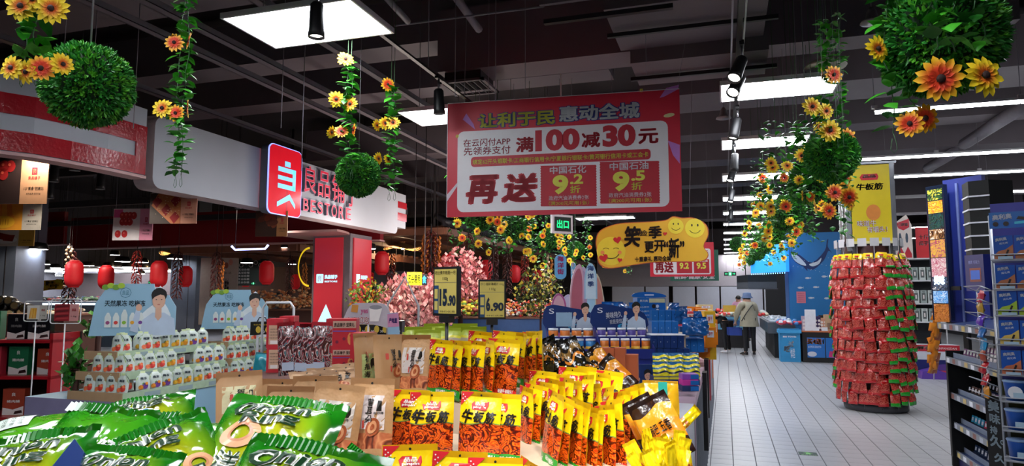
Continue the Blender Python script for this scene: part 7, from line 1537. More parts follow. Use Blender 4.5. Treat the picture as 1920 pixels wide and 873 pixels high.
person('person in a pink top with dark hair behind the far freezer', G(1387, 640), 2.6, 1.6, {}, M('#d8a0bc', .8), M('#2a2a3a', .8), M('#15100e', .6)); person('person in a white coat with dark hair beside the pink-clothed one', G(1400, 640), 2.9, 1.62, {}, M('#c4ccd8', .8), M('#2a2a3a', .8), M('#15100e', .6))
person('shop worker in a black cap and light blue face mask behind the fish counter', G(1497, 652), 2.3, 1.62, {}, M('#1c1f26', .8), M('#15161c', .8), M('#0e0e10', .6), mask=True)
person('shop worker in dark clothes behind the bread counter, left of the red column', G(518, 640), 2.4, 1.7, {}, M('#1a1a22', .8), M('#15161c', .8), M('#0e0e10', .6))

# ================================================================ far end of the aisle
PANW = mat('cold_room_panel', '#ccceda', .5, var=.03); BULK = mat('bulkhead', '#a39b9f', .7, var=.04)
a, b = atz(1130, 585, 0), None
Yw = 36.0
for k, (x0, x1) in enumerate(((1148, 1208), (1211, 1254), (1262, 1303), (1307, 1349), (1352, 1430), (1433, 1475))):
    A = aty(x0, 560, Yw); Bp = aty(x1, 560, Yw); zt = aty(x0, 537, Yw).z; tag(MB().bx(0, Bp.x-A.x, 0, .1, 0, zt, PANW).build('cold_room_door', None, (A.x, Yw, 0)), 'pale grey sliding cold-room door at the back wall, %s from the left' % ORD[k], 'door panel', 'cold-room doors on the back wall')
A = aty(1120, 560, Yw+.12); Bp = aty(1480, 560, Yw+.12); tag(MB().bx(0, Bp.x-A.x, 0, .3, aty(1300, 536, Yw).z, aty(1300, 500, Yw).z + .6, BULK).build('bulkhead', None, (A.x, Yw+.12, 0)), 'grey bulkhead wall above the cold-room doors', 'wall panel')
A = aty(1480, 560, 30); tag(MB().bx(0, 2.4, 0, .3, 0, 4, M('#15151a', .7)).build('dark_partition', None, (A.x-.9, 30, 0)), 'black partition behind the fish counter', 'wall panel')
# chest freezer with ad
p = atz(1350, 650, 0); t = thing('chest_freezer', 'white and blue chest freezer piled with goods at the end of the island', 'freezer', (p.x - .55, p.y - .3, 0)); MB().bx(0, 1.4, 0, .9, .55, .95, M('#5a98b8', .4)).bx(0, 1.4, 0, .9, 0, .55, BLACK).build('freezer_body', t); MB().bx(-.03, 1.43, -.03, .93, .95, 1.08, OW).build('freezer_rim', t); MB().disc(.9, .75, .3, M('#2a5a8a', .4), -.005, .12).build('ad_print', t)
heap('freezer_goods', 1340, 1440, 596, 18.3, .7, ['#d8c8a8', '#e07a6a', '#c8d0c8', '#d83a3a'], 90, .09, 'mixed packets heaped in the chest freezer', 'groceries', .15)
p = at(1368, 584, 18); tag(MB().bx(-.17, .17, 0, .02, 0, .17, M('#c9a03a', .5)).build('yellow_ticket', None, p, YAW), 'small black-edged yellow price ticket above the chest freezer', 'price sign')
# fish counter
FIS = mat('counter_dark', '#23262c', .4, var=.05); p = atz(1450, 668, 0); q = atz(1483, 700, 0)
t = thing('fish_counter', 'dark stainless fish counter left of the whale column', 'counter', (atz(1466, 668, 0).x, atz(1466, 668, 0).y, 0)); MB().bx(-.2, .25, -.5, 3.5, 0, .62, M('#101114', .5)).build('counter_base', t); MB().bx(-.35, .3, -.6, 3.6, .62, .9, mat('stainless', '#6d747c', .3, metal=.6)).build('counter_body', t); MB().bx(-.3, .28, -.5, 3.5, .9, .93, M('#c4ccd4', .3)).build('counter_top', t)
m = MB(); r_ = random.Random(3)
for k in range(60): m.lathe([(.02, 0), (.06, .03), (.02, .06)], [OW, M('#c8d4dc', .3)][k % 2], 5, (r_.uniform(-.25, .25), r_.uniform(-.4, 3.2), .93))
m.build('ice_heap', t, kind='stuff')
t = thing('range_hood', 'grey glass-fronted hood hanging over the fish counter', 'range hood', at(1435, 541, 20), YAW); s_ = 20/1260
MB().bx(-32*s_, 22*s_, 0, 1, 0, 13*s_, mat('hood_glass', '#6a7078', .25)).bx(-32*s_, 22*s_, .02, 1, 13*s_, 26*s_, M('#343a40', .4)).build('hood_body', t); MB().bx(-33*s_, 23*s_, -.02, .0, -1*s_, .5*s_, STEEL).build('rim', t)
for x in (-.4, .3): MB().tube([(x, .5, 26*s_), (x, .5, ZC-t.location.z)], .015, DARK, 5).build('hanging_rod', t)
BSG = mat('sea_sign_glow', '#2a8ae0', .4, var=0, emit=1.1, ecol='#1c7ae0'); BSL = mat('sea_sign_line', '#9fe0ff', .4, var=0, emit=1.6, ecol='#80d0ff')
a = at(1408, 512, 18.5); b_ = at(1474, 507, 17.2); t = thing('sea_sign', 'glowing blue sign with fish outlines above the fish counter, behind the flowers', 'shop sign', a, math.atan2(b_.y-a.y, b_.x-a.x)); w_ = (Vector((b_.x-a.x, b_.y-a.y))).length; h_ = .72
MB().bx(0, w_, 0, .1, 0, h_, BSG).build('sign_box', t); m = MB()
for cx in (.35, .62): m.disc(cx, h_*.55, .15, BSL, -.006, .09, 18, r0=.85); m.flat([(cx-.25, h_*.67), (cx-.14, h_*.56), (cx-.25, h_*.43)], BSL, -.006)
m.build('fish_outline', t); m = MB()
for k in range(16): m.disc(.03 + k*w_/16, -.03, .02, BSL, .0, n=6)
m.build('light_dots', t, kind='stuff'); MB().tube([(w_*.3, .05, h_), (w_*.3, .05, ZC-a.z)], .01, DARK, 4).build('hanging_rod', t)
# whale column
WB = mat('whale_blue', '#1b74b4', .45, var=.08, scale=1.2); WBD = M('#14508c', .5); WD = M('#c9d4dc', .5); NAV = M('#0a2a60', .5)
cA = atz(1494, 678, 0); t = thing('whale_column', 'square column clad in blue sea print with a whale and small fish', 'column', (atz(1490, 672, 0).x, atz(1490, 672, 0).y + .6, 0)); CWd = 1.45; ZW = at(1478, 437, t.location.dot(_h)).z
MB().bx(0, CWd, 0, 1.0, 0, ZC, DARK).build('column_core', t); MB().bx(-.02, CWd+.05, -.03, 0, 0, ZW, WB).build('front_print_panel', t); MB().bx(-.03, -.02, -.03, 1.0, 0, ZW, WBD).build('side_print_panel', t)
P = Pl((t.location.x, t.location.y-.03, 0), (t.location.x+CWd, t.location.y-.03, 0)); y_ = -.036; m = MB()
def W(*pp): return [P.l(*q) for q in pp]
m.flat(smoothpoly(W((1482, 472), (1500, 478), (1522, 492), (1546, 470), (1550, 452), (1553, 448), (1552, 462), (1560, 474), (1553, 470), (1545, 487), (1525, 505), (1508, 500), (1490, 490)), 3)[::-1], NAV, y_)
m.flat(smoothpoly(W((1483, 473), (1498, 481), (1512, 497), (1500, 495), (1488, 486)), 3)[::-1], WD, y_-.003); m.flat(smoothpoly(W((1517, 495), (1532, 490), (1540, 483), (1536, 494), (1524, 499)), 3)[::-1], WD, y_-.003); m.flat(W((1505, 496), (1512, 494), (1514, 508), (1508, 502))[::-1], NAV, y_-.002)
m.build('whale_print', t); m = MB()
for k, (px, py) in enumerate(((1514, 521), (1545, 518), (1500, 539), (1529, 538), (1520, 558), (1550, 559), (1498, 566))):
    c = P.l(px, py); s = .06; m.disc(*c, s, WD, y_, s*.45, 10); m.flat([(c[0]+s*.8, c[1]), (c[0]+s*1.5, c[1]+s*.5), (c[0]+s*1.3, c[1]), (c[0]+s*1.5, c[1]-s*.4)][::-1], WD, y_); m.disc(c[0]-s*.5, c[1], s*.1, NAV, y_-.002, n=6)
for k in range(22): c = P.l(1484 + (k*37) % 70, 482 + (k*23) % 30); m.disc(*c, .008, WD, y_-.001, n=5)
m.build('fish_print', t); c = P.l(1502, 557); m = MB().rect(c[0]-.11, c[1]-.15, c[0]+.11, c[1]+.15, M('#d87a8c', .5), y_-.004)
for k in range(5): T(m, '食品安全公示', c[0]-.08, c[1]+.09-.05*k, c[0]+.08, c[1]+.115-.05*k, M('#7a2a3a', .5), 0, y_-.006)
m.build('pink_notice', t)
# counter in front of the whale column
cz = atz(1510, 678, 0); x0, x1 = atz(1505, 678, 0).x, atz(1592, 680, 0).x; yy = atz(1510, 679, 0).y
t = thing('promo_counter', 'black-framed counter with blue promotional screens in front of the whale column', 'counter', (x0, yy, 0)); L = x1-x0; zt = at(1540, 622, Vector((x0, yy, 0)).dot(_h)).z
MB().bx(0, L, 0, .6, 0, zt, BLACK).build('counter_body', t); MB().bx(-.02, L+.05, -.03, .6, zt, zt+.03, M('#b5653a', .5)).build('counter_top', t)
m = MB().rect(L*.1, .12, L*.48, zt*.82, OB, -.004).rect(L*.5, .12, L*.76, zt*.82, OB, -.004).rect(L*.78, .12, L*.9, zt*.82, M('#1f5aa8', .4), -.004); T(m, '买4送1', L*.1, zt*.6, L*.46, zt*.8, M('#e8862a', .4), .05, -.006); T(m, '买4', L*.78, zt*.6, L*.9, zt*.8, M('#e8862a', .4), .04, -.006); T(m, '会员专享 活动进行中', L*.12, zt*.48, L*.4, zt*.56, OW, .0, -.006); m.disc(L*.2, .2, .1, M('#c8ccd8', .4), -.006, .06); m.flat([(L*.55, .14), (L*.75, .12), (L*.74, .25), (L*.58, .28)], M('#c93a7a', .4), -.006); m.build('promo_print', t)
m = MB()
for k in range(5): m.rect(L*(.06+.18*k), zt+.035, L*(.19+.18*k), zt+.12, OW, -.035); 
m.build('price_tags', t, kind='stuff')
for k in range(4):
    X_ = x0 + L*(.1+.13*k); p = Vector((X_, yy+.15, zt+.03)); box_item('jar_box', .15, .2, .34 - .05*(k > 2), [M('#b8a8b8', .4), M('#c89ab0', .4), M('#3a2a5a', .4), M('#c8907a', .4)][k], p, 0, 'small %s gift box on the promotional counter' % ['pale', 'pink', 'dark purple', 'copper'][k], 'gift box', 'gift boxes on the promotional counter', lambda m, w, h: [m.disc((j % 2-.5)*w*.5, h*(.2+.25*(j//2)), w*.2, LG, -.002, n=8) for j in range(6)])
p = Vector((x0 + L*.72, yy+.1, zt+.03)); box_item('wood_crate', .4, .3, .38, M('#b89878', .6), p, 0, 'pale open crate of packets at the right of the promotional counter', 'crate', None, lambda m, w, h: m.rect(-w*.4, h*.1, w*.4, h*.5, M('#8a6a58', .5), -.002))
p = aty(1520, 614, yy+.12); p.z = zt+.03; tag(MB().bx(-.12, .12, 0, .02, 0, .5, OW).build('notice_board', None, p, 0), 'white and blue notice standing on the promotional counter', 'sign'); p = aty(1552, 606, yy+.4); p.z = zt+.03; o = tag(MB().bx(-.2, .2, 0, .02, 0, .36, M('#d8b83a', .5)).build('yellow_notice', None, p, 0), 'yellow price notice with a black top on the promotional counter', 'sign'); m = MB(); T(m, '特价 99.9', -.16, .08, .16, .16, INKB, .02, -.003); m.rect(-.2, .3, .2, .36, BLACK, -.002); m.build('lettering', o)
# blue tasting stand
x0 = atz(1464, 678, 0).x; p = atz(1464, 678, 0); w_ = atz(1502, 679, 0).x - x0; zt = at(1483, 616, p.dot(_h)).z; t = thing('tasting_stand', 'bright blue card stand with white brush characters left of the promotional counter', 'display stand', (x0, p.y, 0)); MB().bx(0, w_, 0, .5, 0, zt, M('#2a86bc', .5)).build('stand_body', t); MB().bx(-.03, w_+.03, -.04, .5, zt-.1, zt-.02, M('#3a9ad0', .5)).build('stand_top', t)
m = MB(); T(m, '试', w_*.4, zt*.45, w_*.68, zt*.64, OW, .02, -.004, shear=.15); T(m, '吃', w_*.18, zt*.3, w_*.5, zt*.5, OW, .03, -.004, shear=.15); T(m, '体验', w_*.5, zt*.12, w_*.72, zt*.42, OW, .0, -.004); T(m, 'BBB TOWN', w_*.15, zt*.74, w_*.8, zt*.79, OW, .03, -.004); m.build('lettering', t)
heap('tasting_packets', 1463, 1503, 612, Vector((x0, p.y, 0)).dot(_h) + .1, .4, ['#4a8ac8', '#d8d8e0', '#c83a4a'], 50, .07, 'small mixed packets on the blue tasting stand', 'packets', .08)

# ================================================================ packet tower and column
tc = atz(1641, 752, 0); TX, TY = 1.95, 10.55
t = thing('packet_tower', 'tall round wire tower hung all over with red snack packets around the column', 'display stand', (TX, TY, 0)); RB = .40
ztop = at(1640, 462, Vector((TX, TY, 0)).dot(_h)).z
m = MB()
for z in [.14 + .16*k for k in range(13)]: m.tube([(RB*math.cos(a*PI/12), RB*math.sin(a*PI/12), z) for a in range(24)], .006, STEEL, 5, close=True)
for a in range(12): m.tube([(RB*math.cos(a*PI/6), RB*math.sin(a*PI/6), .05), (RB*math.cos(a*PI/6), RB*math.sin(a*PI/6), ztop)], .006, STEEL, 5)
m.build('wire_frame', t, kind='stuff'); MB().lathe([(.36, 0), (.40, .02), (.40, .1), (.34, .12)], M('#4a4a50', .5), 24).build('round_base', t); MB().lathe([(.33, .1), (.33, ztop)], M('#3a1414', .6), 20).build('inner_drum', t)
for k in range(18):
    a = R(-170 + k*20); MB().bx(-.055, .055, -.004, .0, 0, .11, mat('tag_plastic', '#c4c4c8', .3, trans=.0)).build('tag_holder', t, (TX*0 + (RB+.03)*math.cos(a), (RB+.03)*math.sin(a), ztop-.02), a + R(90))
BF2 = ['#5a0a08', '#a81218', '#c82a22', '#e8907a', '#a01018']
RG = zone_mat('packet_red_green', [(.24, '#1f9a2a'), (.74, 'T'), (1, '#b4161a')], BF2, .22, .5, tscale=22); RR_ = zone_mat('packet_red', [(.16, '#bc1820'), (.66, 'T'), (1, '#b4161a')], BF2, .22, .5, tscale=22); RYG = zone_mat('packet_yellow_green', [(.14, '#1f9a2a'), (.58, 'T'), (1, '#f0cc14')], BF2, .22, .5, tscale=22); RYR = zone_mat('packet_yellow_red', [(.12, '#c81c24'), (.58, 'T'), (1, '#f0cc14')], BF2, .22, .5, tscale=22); RGB_ = mat('packet_back_green', '#3a5a24', .3, var=.1, coat=.3)
def pk(mt, seed): me, sf = bagmesh(.134, .20, .04, mt, RGB_, seed, .08, .009, 6, 8, name='packet_body'); return me, sf
PKS = [pk(RR_, 1), pk(RG, 2), pk(RYG, 3), pk(RYR, 4)]
protos = []
for k, (me, sf) in enumerate(PKS):
    o = tag(ob('red_packet', me), 'packet', 'snack packet'); m = MB()
    if k >= 2: m.flat([(-.025, .15), (.025, .15), (.028, .17), (-.022, .17)], LOGR, -.003, sf); T(m, '牛板筋', -.045, .118, .045, .145, INKB, .03, -.004, sf)
    else: m.flat([(-.025, .15), (.025, .15), (.028, .172), (-.022, .172)], M('#d85a5a', .4), -.003, sf); T(m, 'pinpin', -.02, .155, .024, .167, PW, .03, -.004, sf)
    m.build('logo_print', o); protos.append(o)
tw = 0; nR = 14; nA = 14
for j in range(nR):
    z = .14 + (ztop - .3 - .14)*j/(nR-1)
    for k in range(nA):
        a = R(-185 + k*(208/(nA-1)) + (j % 2)*3 + rr(-2, 2)); rad = RB + .07 + .03*math.sin(PI*j/nR) + rr(-.01, .03)
        right = k >= 7
        kd = (2 if right or k > 6 else 3) if j == nR-1 else (1 if right else 0)
        if k <= 0: kd = 1
        p = (TX + rad*math.cos(a), TY + rad*math.sin(a), z - .02 + rr(-.02, .02)); rot = (Matrix.Rotation(a + R(90) + rr(-.25, .25), 4, 'Z') @ Matrix.Rotation(R(-13 + rr(-4, 4)), 4, 'X') @ Matrix.Rotation(rr(-.12, .12), 4, 'Y'))
        lb = '%s packet on the tower, %s row up, %s from its left' % (('red', 'red and green', 'yellow-topped green', 'yellow-topped red')[kd], ORD[j], ORD[k])
        place(protos[kd], USED, p, rot.to_euler(), label=lb, group='packets on the round tower')
# column with the yellow sign
cY = TY - .02; CWW = .56
t = thing('sign_column', 'silver-edged square column with a yellow Chinese sign, rising out of the packet tower', 'column', (TX, TY, 0)); zb = ztop + .02; zs1 = at(1628, 319, Vector((TX, TY, 0)).dot(_h)).z
ALU = mat('aluminium', '#8f9298', .25, metal=.7); h2 = CWW/2
MB().bx(-h2+.02, h2-.02, -h2+.02, h2-.02, .13, zs1+.02, M('#4a4d54', .5)).build('column_core', t)
for sx in (-1, 1):
    for sy in (-1, 1): MB().bx(sx*h2-.03, sx*h2+.03, sy*h2-.03, sy*h2+.03, zb-.1, zs1+.03, ALU).build('corner_post', t)
MB().bx(-h2-.04, h2+.06, -h2-.04, h2+.06, zs1+.03, zs1+.06, ALU).build('cap_plate', t)
SY = mat('sign_yellow', '#e0c814', .4, var=.03); m = MB().bx(-h2+.04, h2-.03, -h2-.03, -h2-.02, zb+.02, zs1+.02, SY); m.build('yellow_panel', t); MB().bx(-h2+.02, h2, -h2-.034, -h2-.022, zb-.0, zb+.035, M('#e8e0a0', .4)).build('panel_rim', t)
MB().bx(-h2-.03, -h2-.02, -h2+.04, h2-.04, zb+.02, zs1, M('#3a2420', .4)).build('side_panel', t)
m = MB(); i0 = 0; T(m, 'KOVINEI', 0, 0, .7, .14, OW, .04, 0); m.tf(Matrix.Translation((-h2-.035, -h2+.30, zb+.05)) @ Matrix.Rotation(R(-90), 4, 'Z') @ Matrix.Rotation(R(90), 4, 'Y') @ Matrix.Translation((-.7, 0, 0)) @ Matrix.Identity(4)); m.build('side_lettering', t)
y_ = -h2-.032; H_ = zs1-zb; m = MB(); m.flat([(-.1, zb+H_*.82), (.1, zb+H_*.82), (.115, zb+H_*.86), (.1, zb+H_*.9), (-.09, zb+H_*.9), (-.12, zb+H_*.86)], LOGR, y_); T(m, '品品', -.08, zb+H_*.85, .08, zb+H_*.89, PW, .03, y_-.003)
T(m, '牛板筋', -.17, zb+H_*.69, .17, zb+H_*.78, INKB, .03, y_, shear=.15); T(m, '味道牛', -.18, zb+H_*.22, .06, zb+H_*.3, M('#c83a4a', .4), .05, y_); T(m, '味道牛', -.18, zb+H_*.22, .06, zb+H_*.3, PW, .0, y_-.003); T(m, '有嚼头！', -.06, zb+H_*.14, .19, zb+H_*.22, M('#c83a4a', .4), .05, y_); T(m, '有嚼头！', -.06, zb+H_*.14, .19, zb+H_*.22, PW, .0, y_-.003)
m.disc(.03, zb+H_*.4, .09, M('#e08a3a', .4), y_, .11, 20); m.build('sign_print', t)

# ================================================================ right-hand gondola
def atd(px, py, d): return at(px, py, d)
GX = 1.95
# side shelves facing the aisle: from far end (left in view) to near end
yF, yN = 7.25, 5.0
NB = mat('gondola_blue', '#1a2c86', .5, var=.04); NK = mat('gondola_black', '#060607', .6, var=.03); RAIL = mat('price_rail', '#7c828c', .35, var=.05); TAGS = [M('#c8b070', .5), M('#b8bcc8', .5), M('#8a5a50', .5), OW]
t = thing('candy_gondola', 'black gondola of sloping candy shelves with price rails on the right', 'shelf unit', (GX, 0, 0))
MB().bx(.0, .75, yF, yF+.03, 0, 1.05, NK).build('end_panel', t); MB().bx(-.01, .0, yF-.05, yF, .1, 1.0, NK).build('front_stile', t); MB().bx(.62, .66, yN, yF, 0, 1.55, NK).build('back_panel', t); MB().bx(.05, .62, yN, yF, 0, .12, M('#1c1c50', .5)).build('plinth', t)
ZS = [.13, .39, .655, .98, 1.29]; GXO = [.04, .03, .02, .0, -.05]
for k, z in enumerate(ZS):
    x0 = GXO[k]
    MB().add([(x0, yN, z-.02), (.62, yN, z+.06), (.62, yF, z+.06), (x0, yF, z-.02), (x0, yN, z), (.62, yN, z+.08), (.62, yF, z+.08), (x0, yF, z)], [(0, 1, 2, 3), (7, 6, 5, 4), (0, 4, 5, 1), (3, 2, 6, 7), (0, 3, 7, 4), (1, 5, 6, 2)], M('#2c3c66', .3)).build('shelf', t)
    MB().bx(x0-.012, x0, yN, yF-.01, z-.035, z+.02, RAIL).build('price_rail', t)
    m = MB()
    for j in range(14):
        y = yF - .05 - j*.16; mt = TAGS[(j*7 + k) % 4]; m.add([(x0-.014, y, z-.03), (x0-.014, y-.08, z-.03), (x0-.014, y-.08, z+.012), (x0-.014, y, z+.012)], [(0, 1, 2, 3)], mt)
    m.build('price_tags', t, kind='stuff')
    if k < 4:
        MB().bx(x0+.05, x0+.055, yN, yF-.02, z+.01, z+.055, mat('clear_divider', '#8a94a8', .15)).build('front_guard', t)
# candy packs: small upright tubes/boxes in rows
CC = ['#2a3a5a', '#b8bcc8', '#3aa0c8', '#c83a5a', '#181a20', '#5a6a8a', '#6a3a7a']; cn = ['navy', 'silver', 'light blue', 'pink-red', 'black', 'steel blue', 'violet']
pkm = [MB().box((0, 0, .03), (.035, .025, .06), M(c, .25, coat=.4)).box((0, -.0005, .03), (.02, .026, .03), M('#c8ccd8', .3)).mesh('candy_pack') for c in CC]
for k in range(4):
    for col in range(2):
        for j in range(26):
            y = yF - .12 - j*.08; x = GX + GXO[k] + .12 + col*.16; c = (j//4 + k*2) % 7
            ob('candy_pack', pkm[c], None, (x, y, ZS[k] + .02 + .14*(x-GX-GXO[k])), (R(-12), 0, R(-75)), label='small %s candy pack, %s from the far end, %s row, %s candy shelf' % (cn[c], ORD[j] if j < 20 else str(j+1) + 'th', ('front', 'back')[col], ('lowest', 'second', 'third', 'top')[k]), cat='candy pack', group='candy packs on the sloping shelves')
# end display above: tall blue panels and slat tower
yE = 7.1
def world_box(name, x0, x1, y0, y1, z0, z1, mt, parent=None, **kw): return MB().bx(x0, x1, y0, y1, z0, z1, mt).build(name, parent, **kw)
pA = atx(1783, 335, GX + .12); 
P = Pl(at(1783, 600, 6.9), at(1858, 600, 6.55)); zt = P.l(1783, 336)[1]; zb = P.l(1783, 604)[1]; xr = P.l(1858, 604)[0]
t = thing('blue_header', 'tall royal blue header panel above the candy shelves', 'header panel', P.base, P.rz); MB().bx(0, xr, 0, .06, zb, zt, NB).build('blue_panel', t); u_ = P.l(1800, 470)[0]; MB().bx(u_, u_+.02, -.02, 0, zb, zt-.05, M('#6a7ab8', .5)).build('pale_edge_strip', t)
MB().bx(0, xr, .0, .5, zb-.03, zb, M('#1a2048', .4)).build('shelf_top', t); MB().bx(-.02, xr, -.03, -.01, zb-.07, zb-.01, M('#8a7a5a', .4)).build('shelf_rail', t)
MB().bx(.05, .1, .1, .15, .0, zb, NK).build('post', t); MB().bx(xr-.05, xr, .1, .15, 0, zb, NK).build('post', t)
# black ribbed tower on the panel
P2 = Pl(at(1813, 500, 6.35), at(1855, 500, 6.05)); z0, z1 = P2.l(1830, 500)[1], P2.l(1830, 350)[1]; w_ = P2.w
t = thing('ribbed_tower', 'black angular wall unit with six white ridges on the blue header', 'display unit', P2.base, P2.rz + .15)
MB().slab([(0, 0), (w_*.6, -.1), (w_, 0), (w_, .25), (0, .25)], z0-.02, z1+.05, NK).build('tower_body', t)
for k in range(6):
    z = z0 + (z1-z0)*(.04 + .165*k); MB().slab([(-.006, -.006), (w_*.6, -.112), (w_+.006, -.006), (w_+.006, 0), (w_*.6, -.1), (-.006, 0)], z, z+.014, OW).build('white_ridge', t)
P3 = Pl(at(1813, 555, 6.0), at(1848, 555, 5.8)); z0, z1 = P3.l(1830, 545)[1], P3.l(1830, 477)[1]; t = thing('chocolate_pocket', 'dark blue pocket card with candy print under the ribbed tower', 'display unit', P3.base, P3.rz); MB().bx(0, P3.w, 0, .08, z0, z1, M('#1c2464', .35)).build('pocket', t)
m = MB(); m.rect(P3.w*.25, z0+.08, P3.w*.85, z0+.2, M('#8a4a3a', .4), -.003); m.rect(P3.w*.3, z0+.1, P3.w*.8, z0+.18, M('#3a6ac8', .4), -.005); T(m, '德芙 巧克力', P3.w*.2, z1-.08, P3.w*.8, z1-.05, M('#8a98d8', .4), .0, -.003); m.build('print', t)
# clear printed strip display at its left edge
P4 = Pl(at(1752, 640, 6.95), at(1786, 640, 6.75)); t = thing('strip_display', 'narrow glossy strip display with colourful printed packs at the left edge of the blue header', 'display unit', P4.base, P4.rz)
zt4 = P4.l(1768, 345)[1]; zb4 = P4.l(1768, 600)[1]; lean = -.1
i_ = MB(); i_.bx(0, P4.w, 0, .05, zb4, zt4, mat('acrylic_dark', '#1a2438', .1, coat=.8)); i_.build('acrylic_case', t)
z = zt4-.03; m = MB()
for k, (cc, f) in enumerate(((['#1c3a2a', '#4a7a3a', '#e8d04a'], .09), (['#e8c22a', '#c8402a', '#f0d860'], .1), (['#14242c', '#2a5a4a', '#1c3a44'], .12), (['#3a1c14', '#c8925a', '#e8e0d0'], .08), (['#b04a6a', '#e8c83a', '#d88a5a'], .14), (['#d8a0a8', '#b8506a', '#e8d0d0'], .15), (['#2a3444', '#5a6a8a', '#1a2030'], .1), (['#2a7ad0', '#bfe8ff', '#3a9ae8'], .1), (['#8a4a1c', '#d88a3a', '#b0602a'], .14))):
    dz = (zt4-zb4)*f*.97; m.rect(P4.w*.1, z-dz, P4.w*.92, z-.008, zone_mat('strip_print', [(1, 'T')], cc, .15, .7, tscale=9, ndist=2.5), -.003); z -= dz
T(m, '美味', P4.w*.2, zb4+(zt4-zb4)*.26, P4.w*.8, zb4+(zt4-zb4)*.33, BLG, .04, -.007); m.build('pack_print', t); MB().bx(P4.w-.01, P4.w+.1, .02, .04, zb4+.3, zb4+.34, NK).build('mount_arm', t)
# open blocks around behind: white shelves with milk, red sign, totem, orange sticks
t = thing('milk_shelf', 'white wire shelf unit of grey and white cartons behind the tower', 'shelf unit', (atz(1700, 705, 0).x, atz(1700, 705, 0).y + .4, 0)); bx0, by0 = t.location.x, t.location.y; dd = Vector((bx0, by0, 0)).dot(_h); 
zsh = [at(1730, y, dd).z for y in (672, 602, 568, 525, 484)]
for z in zsh: MB().bx(0, .85, 0, .5, z-.025, z, WF).build('shelf', t)
for x in (0, .83): MB().bx(x, x+.02, 0, .02, 0, zsh[-1]+.05, WF).build('post', t); MB().bx(x, x+.02, .48, .5, 0, zsh[-1]+.05, WF).build('post', t)
MB().bx(0, .85, .45, .47, 0, zsh[-1], M('#24262c', .6)).build('back_panel', t); MB().bx(.0, .85, -.02, .0, 0, .2, M('#b8863a', .5)).build('base_board', t)
def pr_milk(m, w, h): m.rect(-w*.3, h*.2, w*.3, h*.8, M('#5a6060', .5), -.002); m.rect(-w*.12, h*.35, w*.12, h*.65, LG, -.003); T(m, '牛奶', -w*.2, h*.83, w*.2, h*.93, INKB, .02, -.003)
for r, z in enumerate(zsh[:4]):
    for k in range(6):
        hh = min(.26, (zsh[r+1]-z)*.8); box_item('milk_carton', .11, .16, hh, M(['#c4ccc8', '#9aa8a4'][(k + r) % 2], .4), (bx0 + .08 + .135*k, by0 + .06, z), 0, 'grey-white drink carton, %s from the left on the %s white shelf' % (ORD[k], ('lowest', 'second', 'third', 'top')[r]), 'carton', 'drink cartons on the white shelf', pr_milk)
p = Vector((bx0, by0, zsh[-1])); t = thing('totem_sign', 'white and red cut-out standee on top of the white shelf', 'standee', (bx0 + .02, by0, zsh[-1])); s_ = dd/1260
MB().prism([(0, 0), (28*s_, 0), (28*s_, 62*s_), (20*s_, 82*s_), (0, 66*s_)], 0, .04, M('#d0c4bc', .5)).build('board', t); m = MB().flat([(2*s_, 1*s_), (26*s_, 1*s_), (26*s_, 8*s_), (20*s_, 22*s_), (14*s_, 8*s_), (8*s_, 22*s_), (2*s_, 8*s_)], WRED, -.003).flat([(2*s_, 66*s_), (6*s_, 56*s_), (14*s_, 52*s_), (24*s_, 58*s_), (24*s_, 74*s_)], WRED, -.003)
for x in (8, 19): m.disc(x*s_, 38*s_, 2.4*s_, M('#3a4a5a', .5), -.003, 10*s_, 8)
T(m, '三胖蛋', 5*s_, 60*s_, 22*s_, 66*s_, PW, .03, -.005); m.build('print', t)
t = thing('red_board', 'red board with white characters behind the standee', 'sign', (bx0 + .42, by0 + .12, zsh[-1])); MB().bx(0, .5, 0, .03, 0, 58*s_, M('#c8202a', .5)).build('board', t); m = MB(); T(m, '十斤', .05, 36*s_, .22, 44*s_, PW, .03, -.003); T(m, '瓜子', .05, 24*s_, .22, 32*s_, PW, .03, -.003); m.build('lettering', t)
# box stack at its foot with the sunflower-seed brand
t = thing('seed_box', 'big white and blue box with a red top band right of the tower foot', 'carton', (bx0 - .05, by0 - .5, 0)); MB().bx(0, .95, 0, .4, .1, .62, M('#c8ccd4', .4)).build('box_body', t); m = MB().rect(0, .5, .95, .62, WRED, -.003).rect(0, .1, .95, .34, M('#1c2464', .4), -.003); T(m, '三胖蛋', .1, .53, .5, .6, PW, .04, -.006); T(m, 'SANPANGDAN', .55, .54, .9, .58, PW, .0, -.006); m.rect(0, .1, .95, .14, M('#c83a5a', .4), -.005); m.disc(.7, .2, .2, M('#5a3a8a', .4), -.0055, .06); m.build('print', t); MB().bx(-.02, 1.0, -.02, .42, 0, .1, M('#b8963a', .5)).build('base_plinth', t)
m = MB(); T(m, '三胖蛋 原味瓜子', .1, .04, .6, .08, PW, .0, -.024); m.build('base_lettering', t)
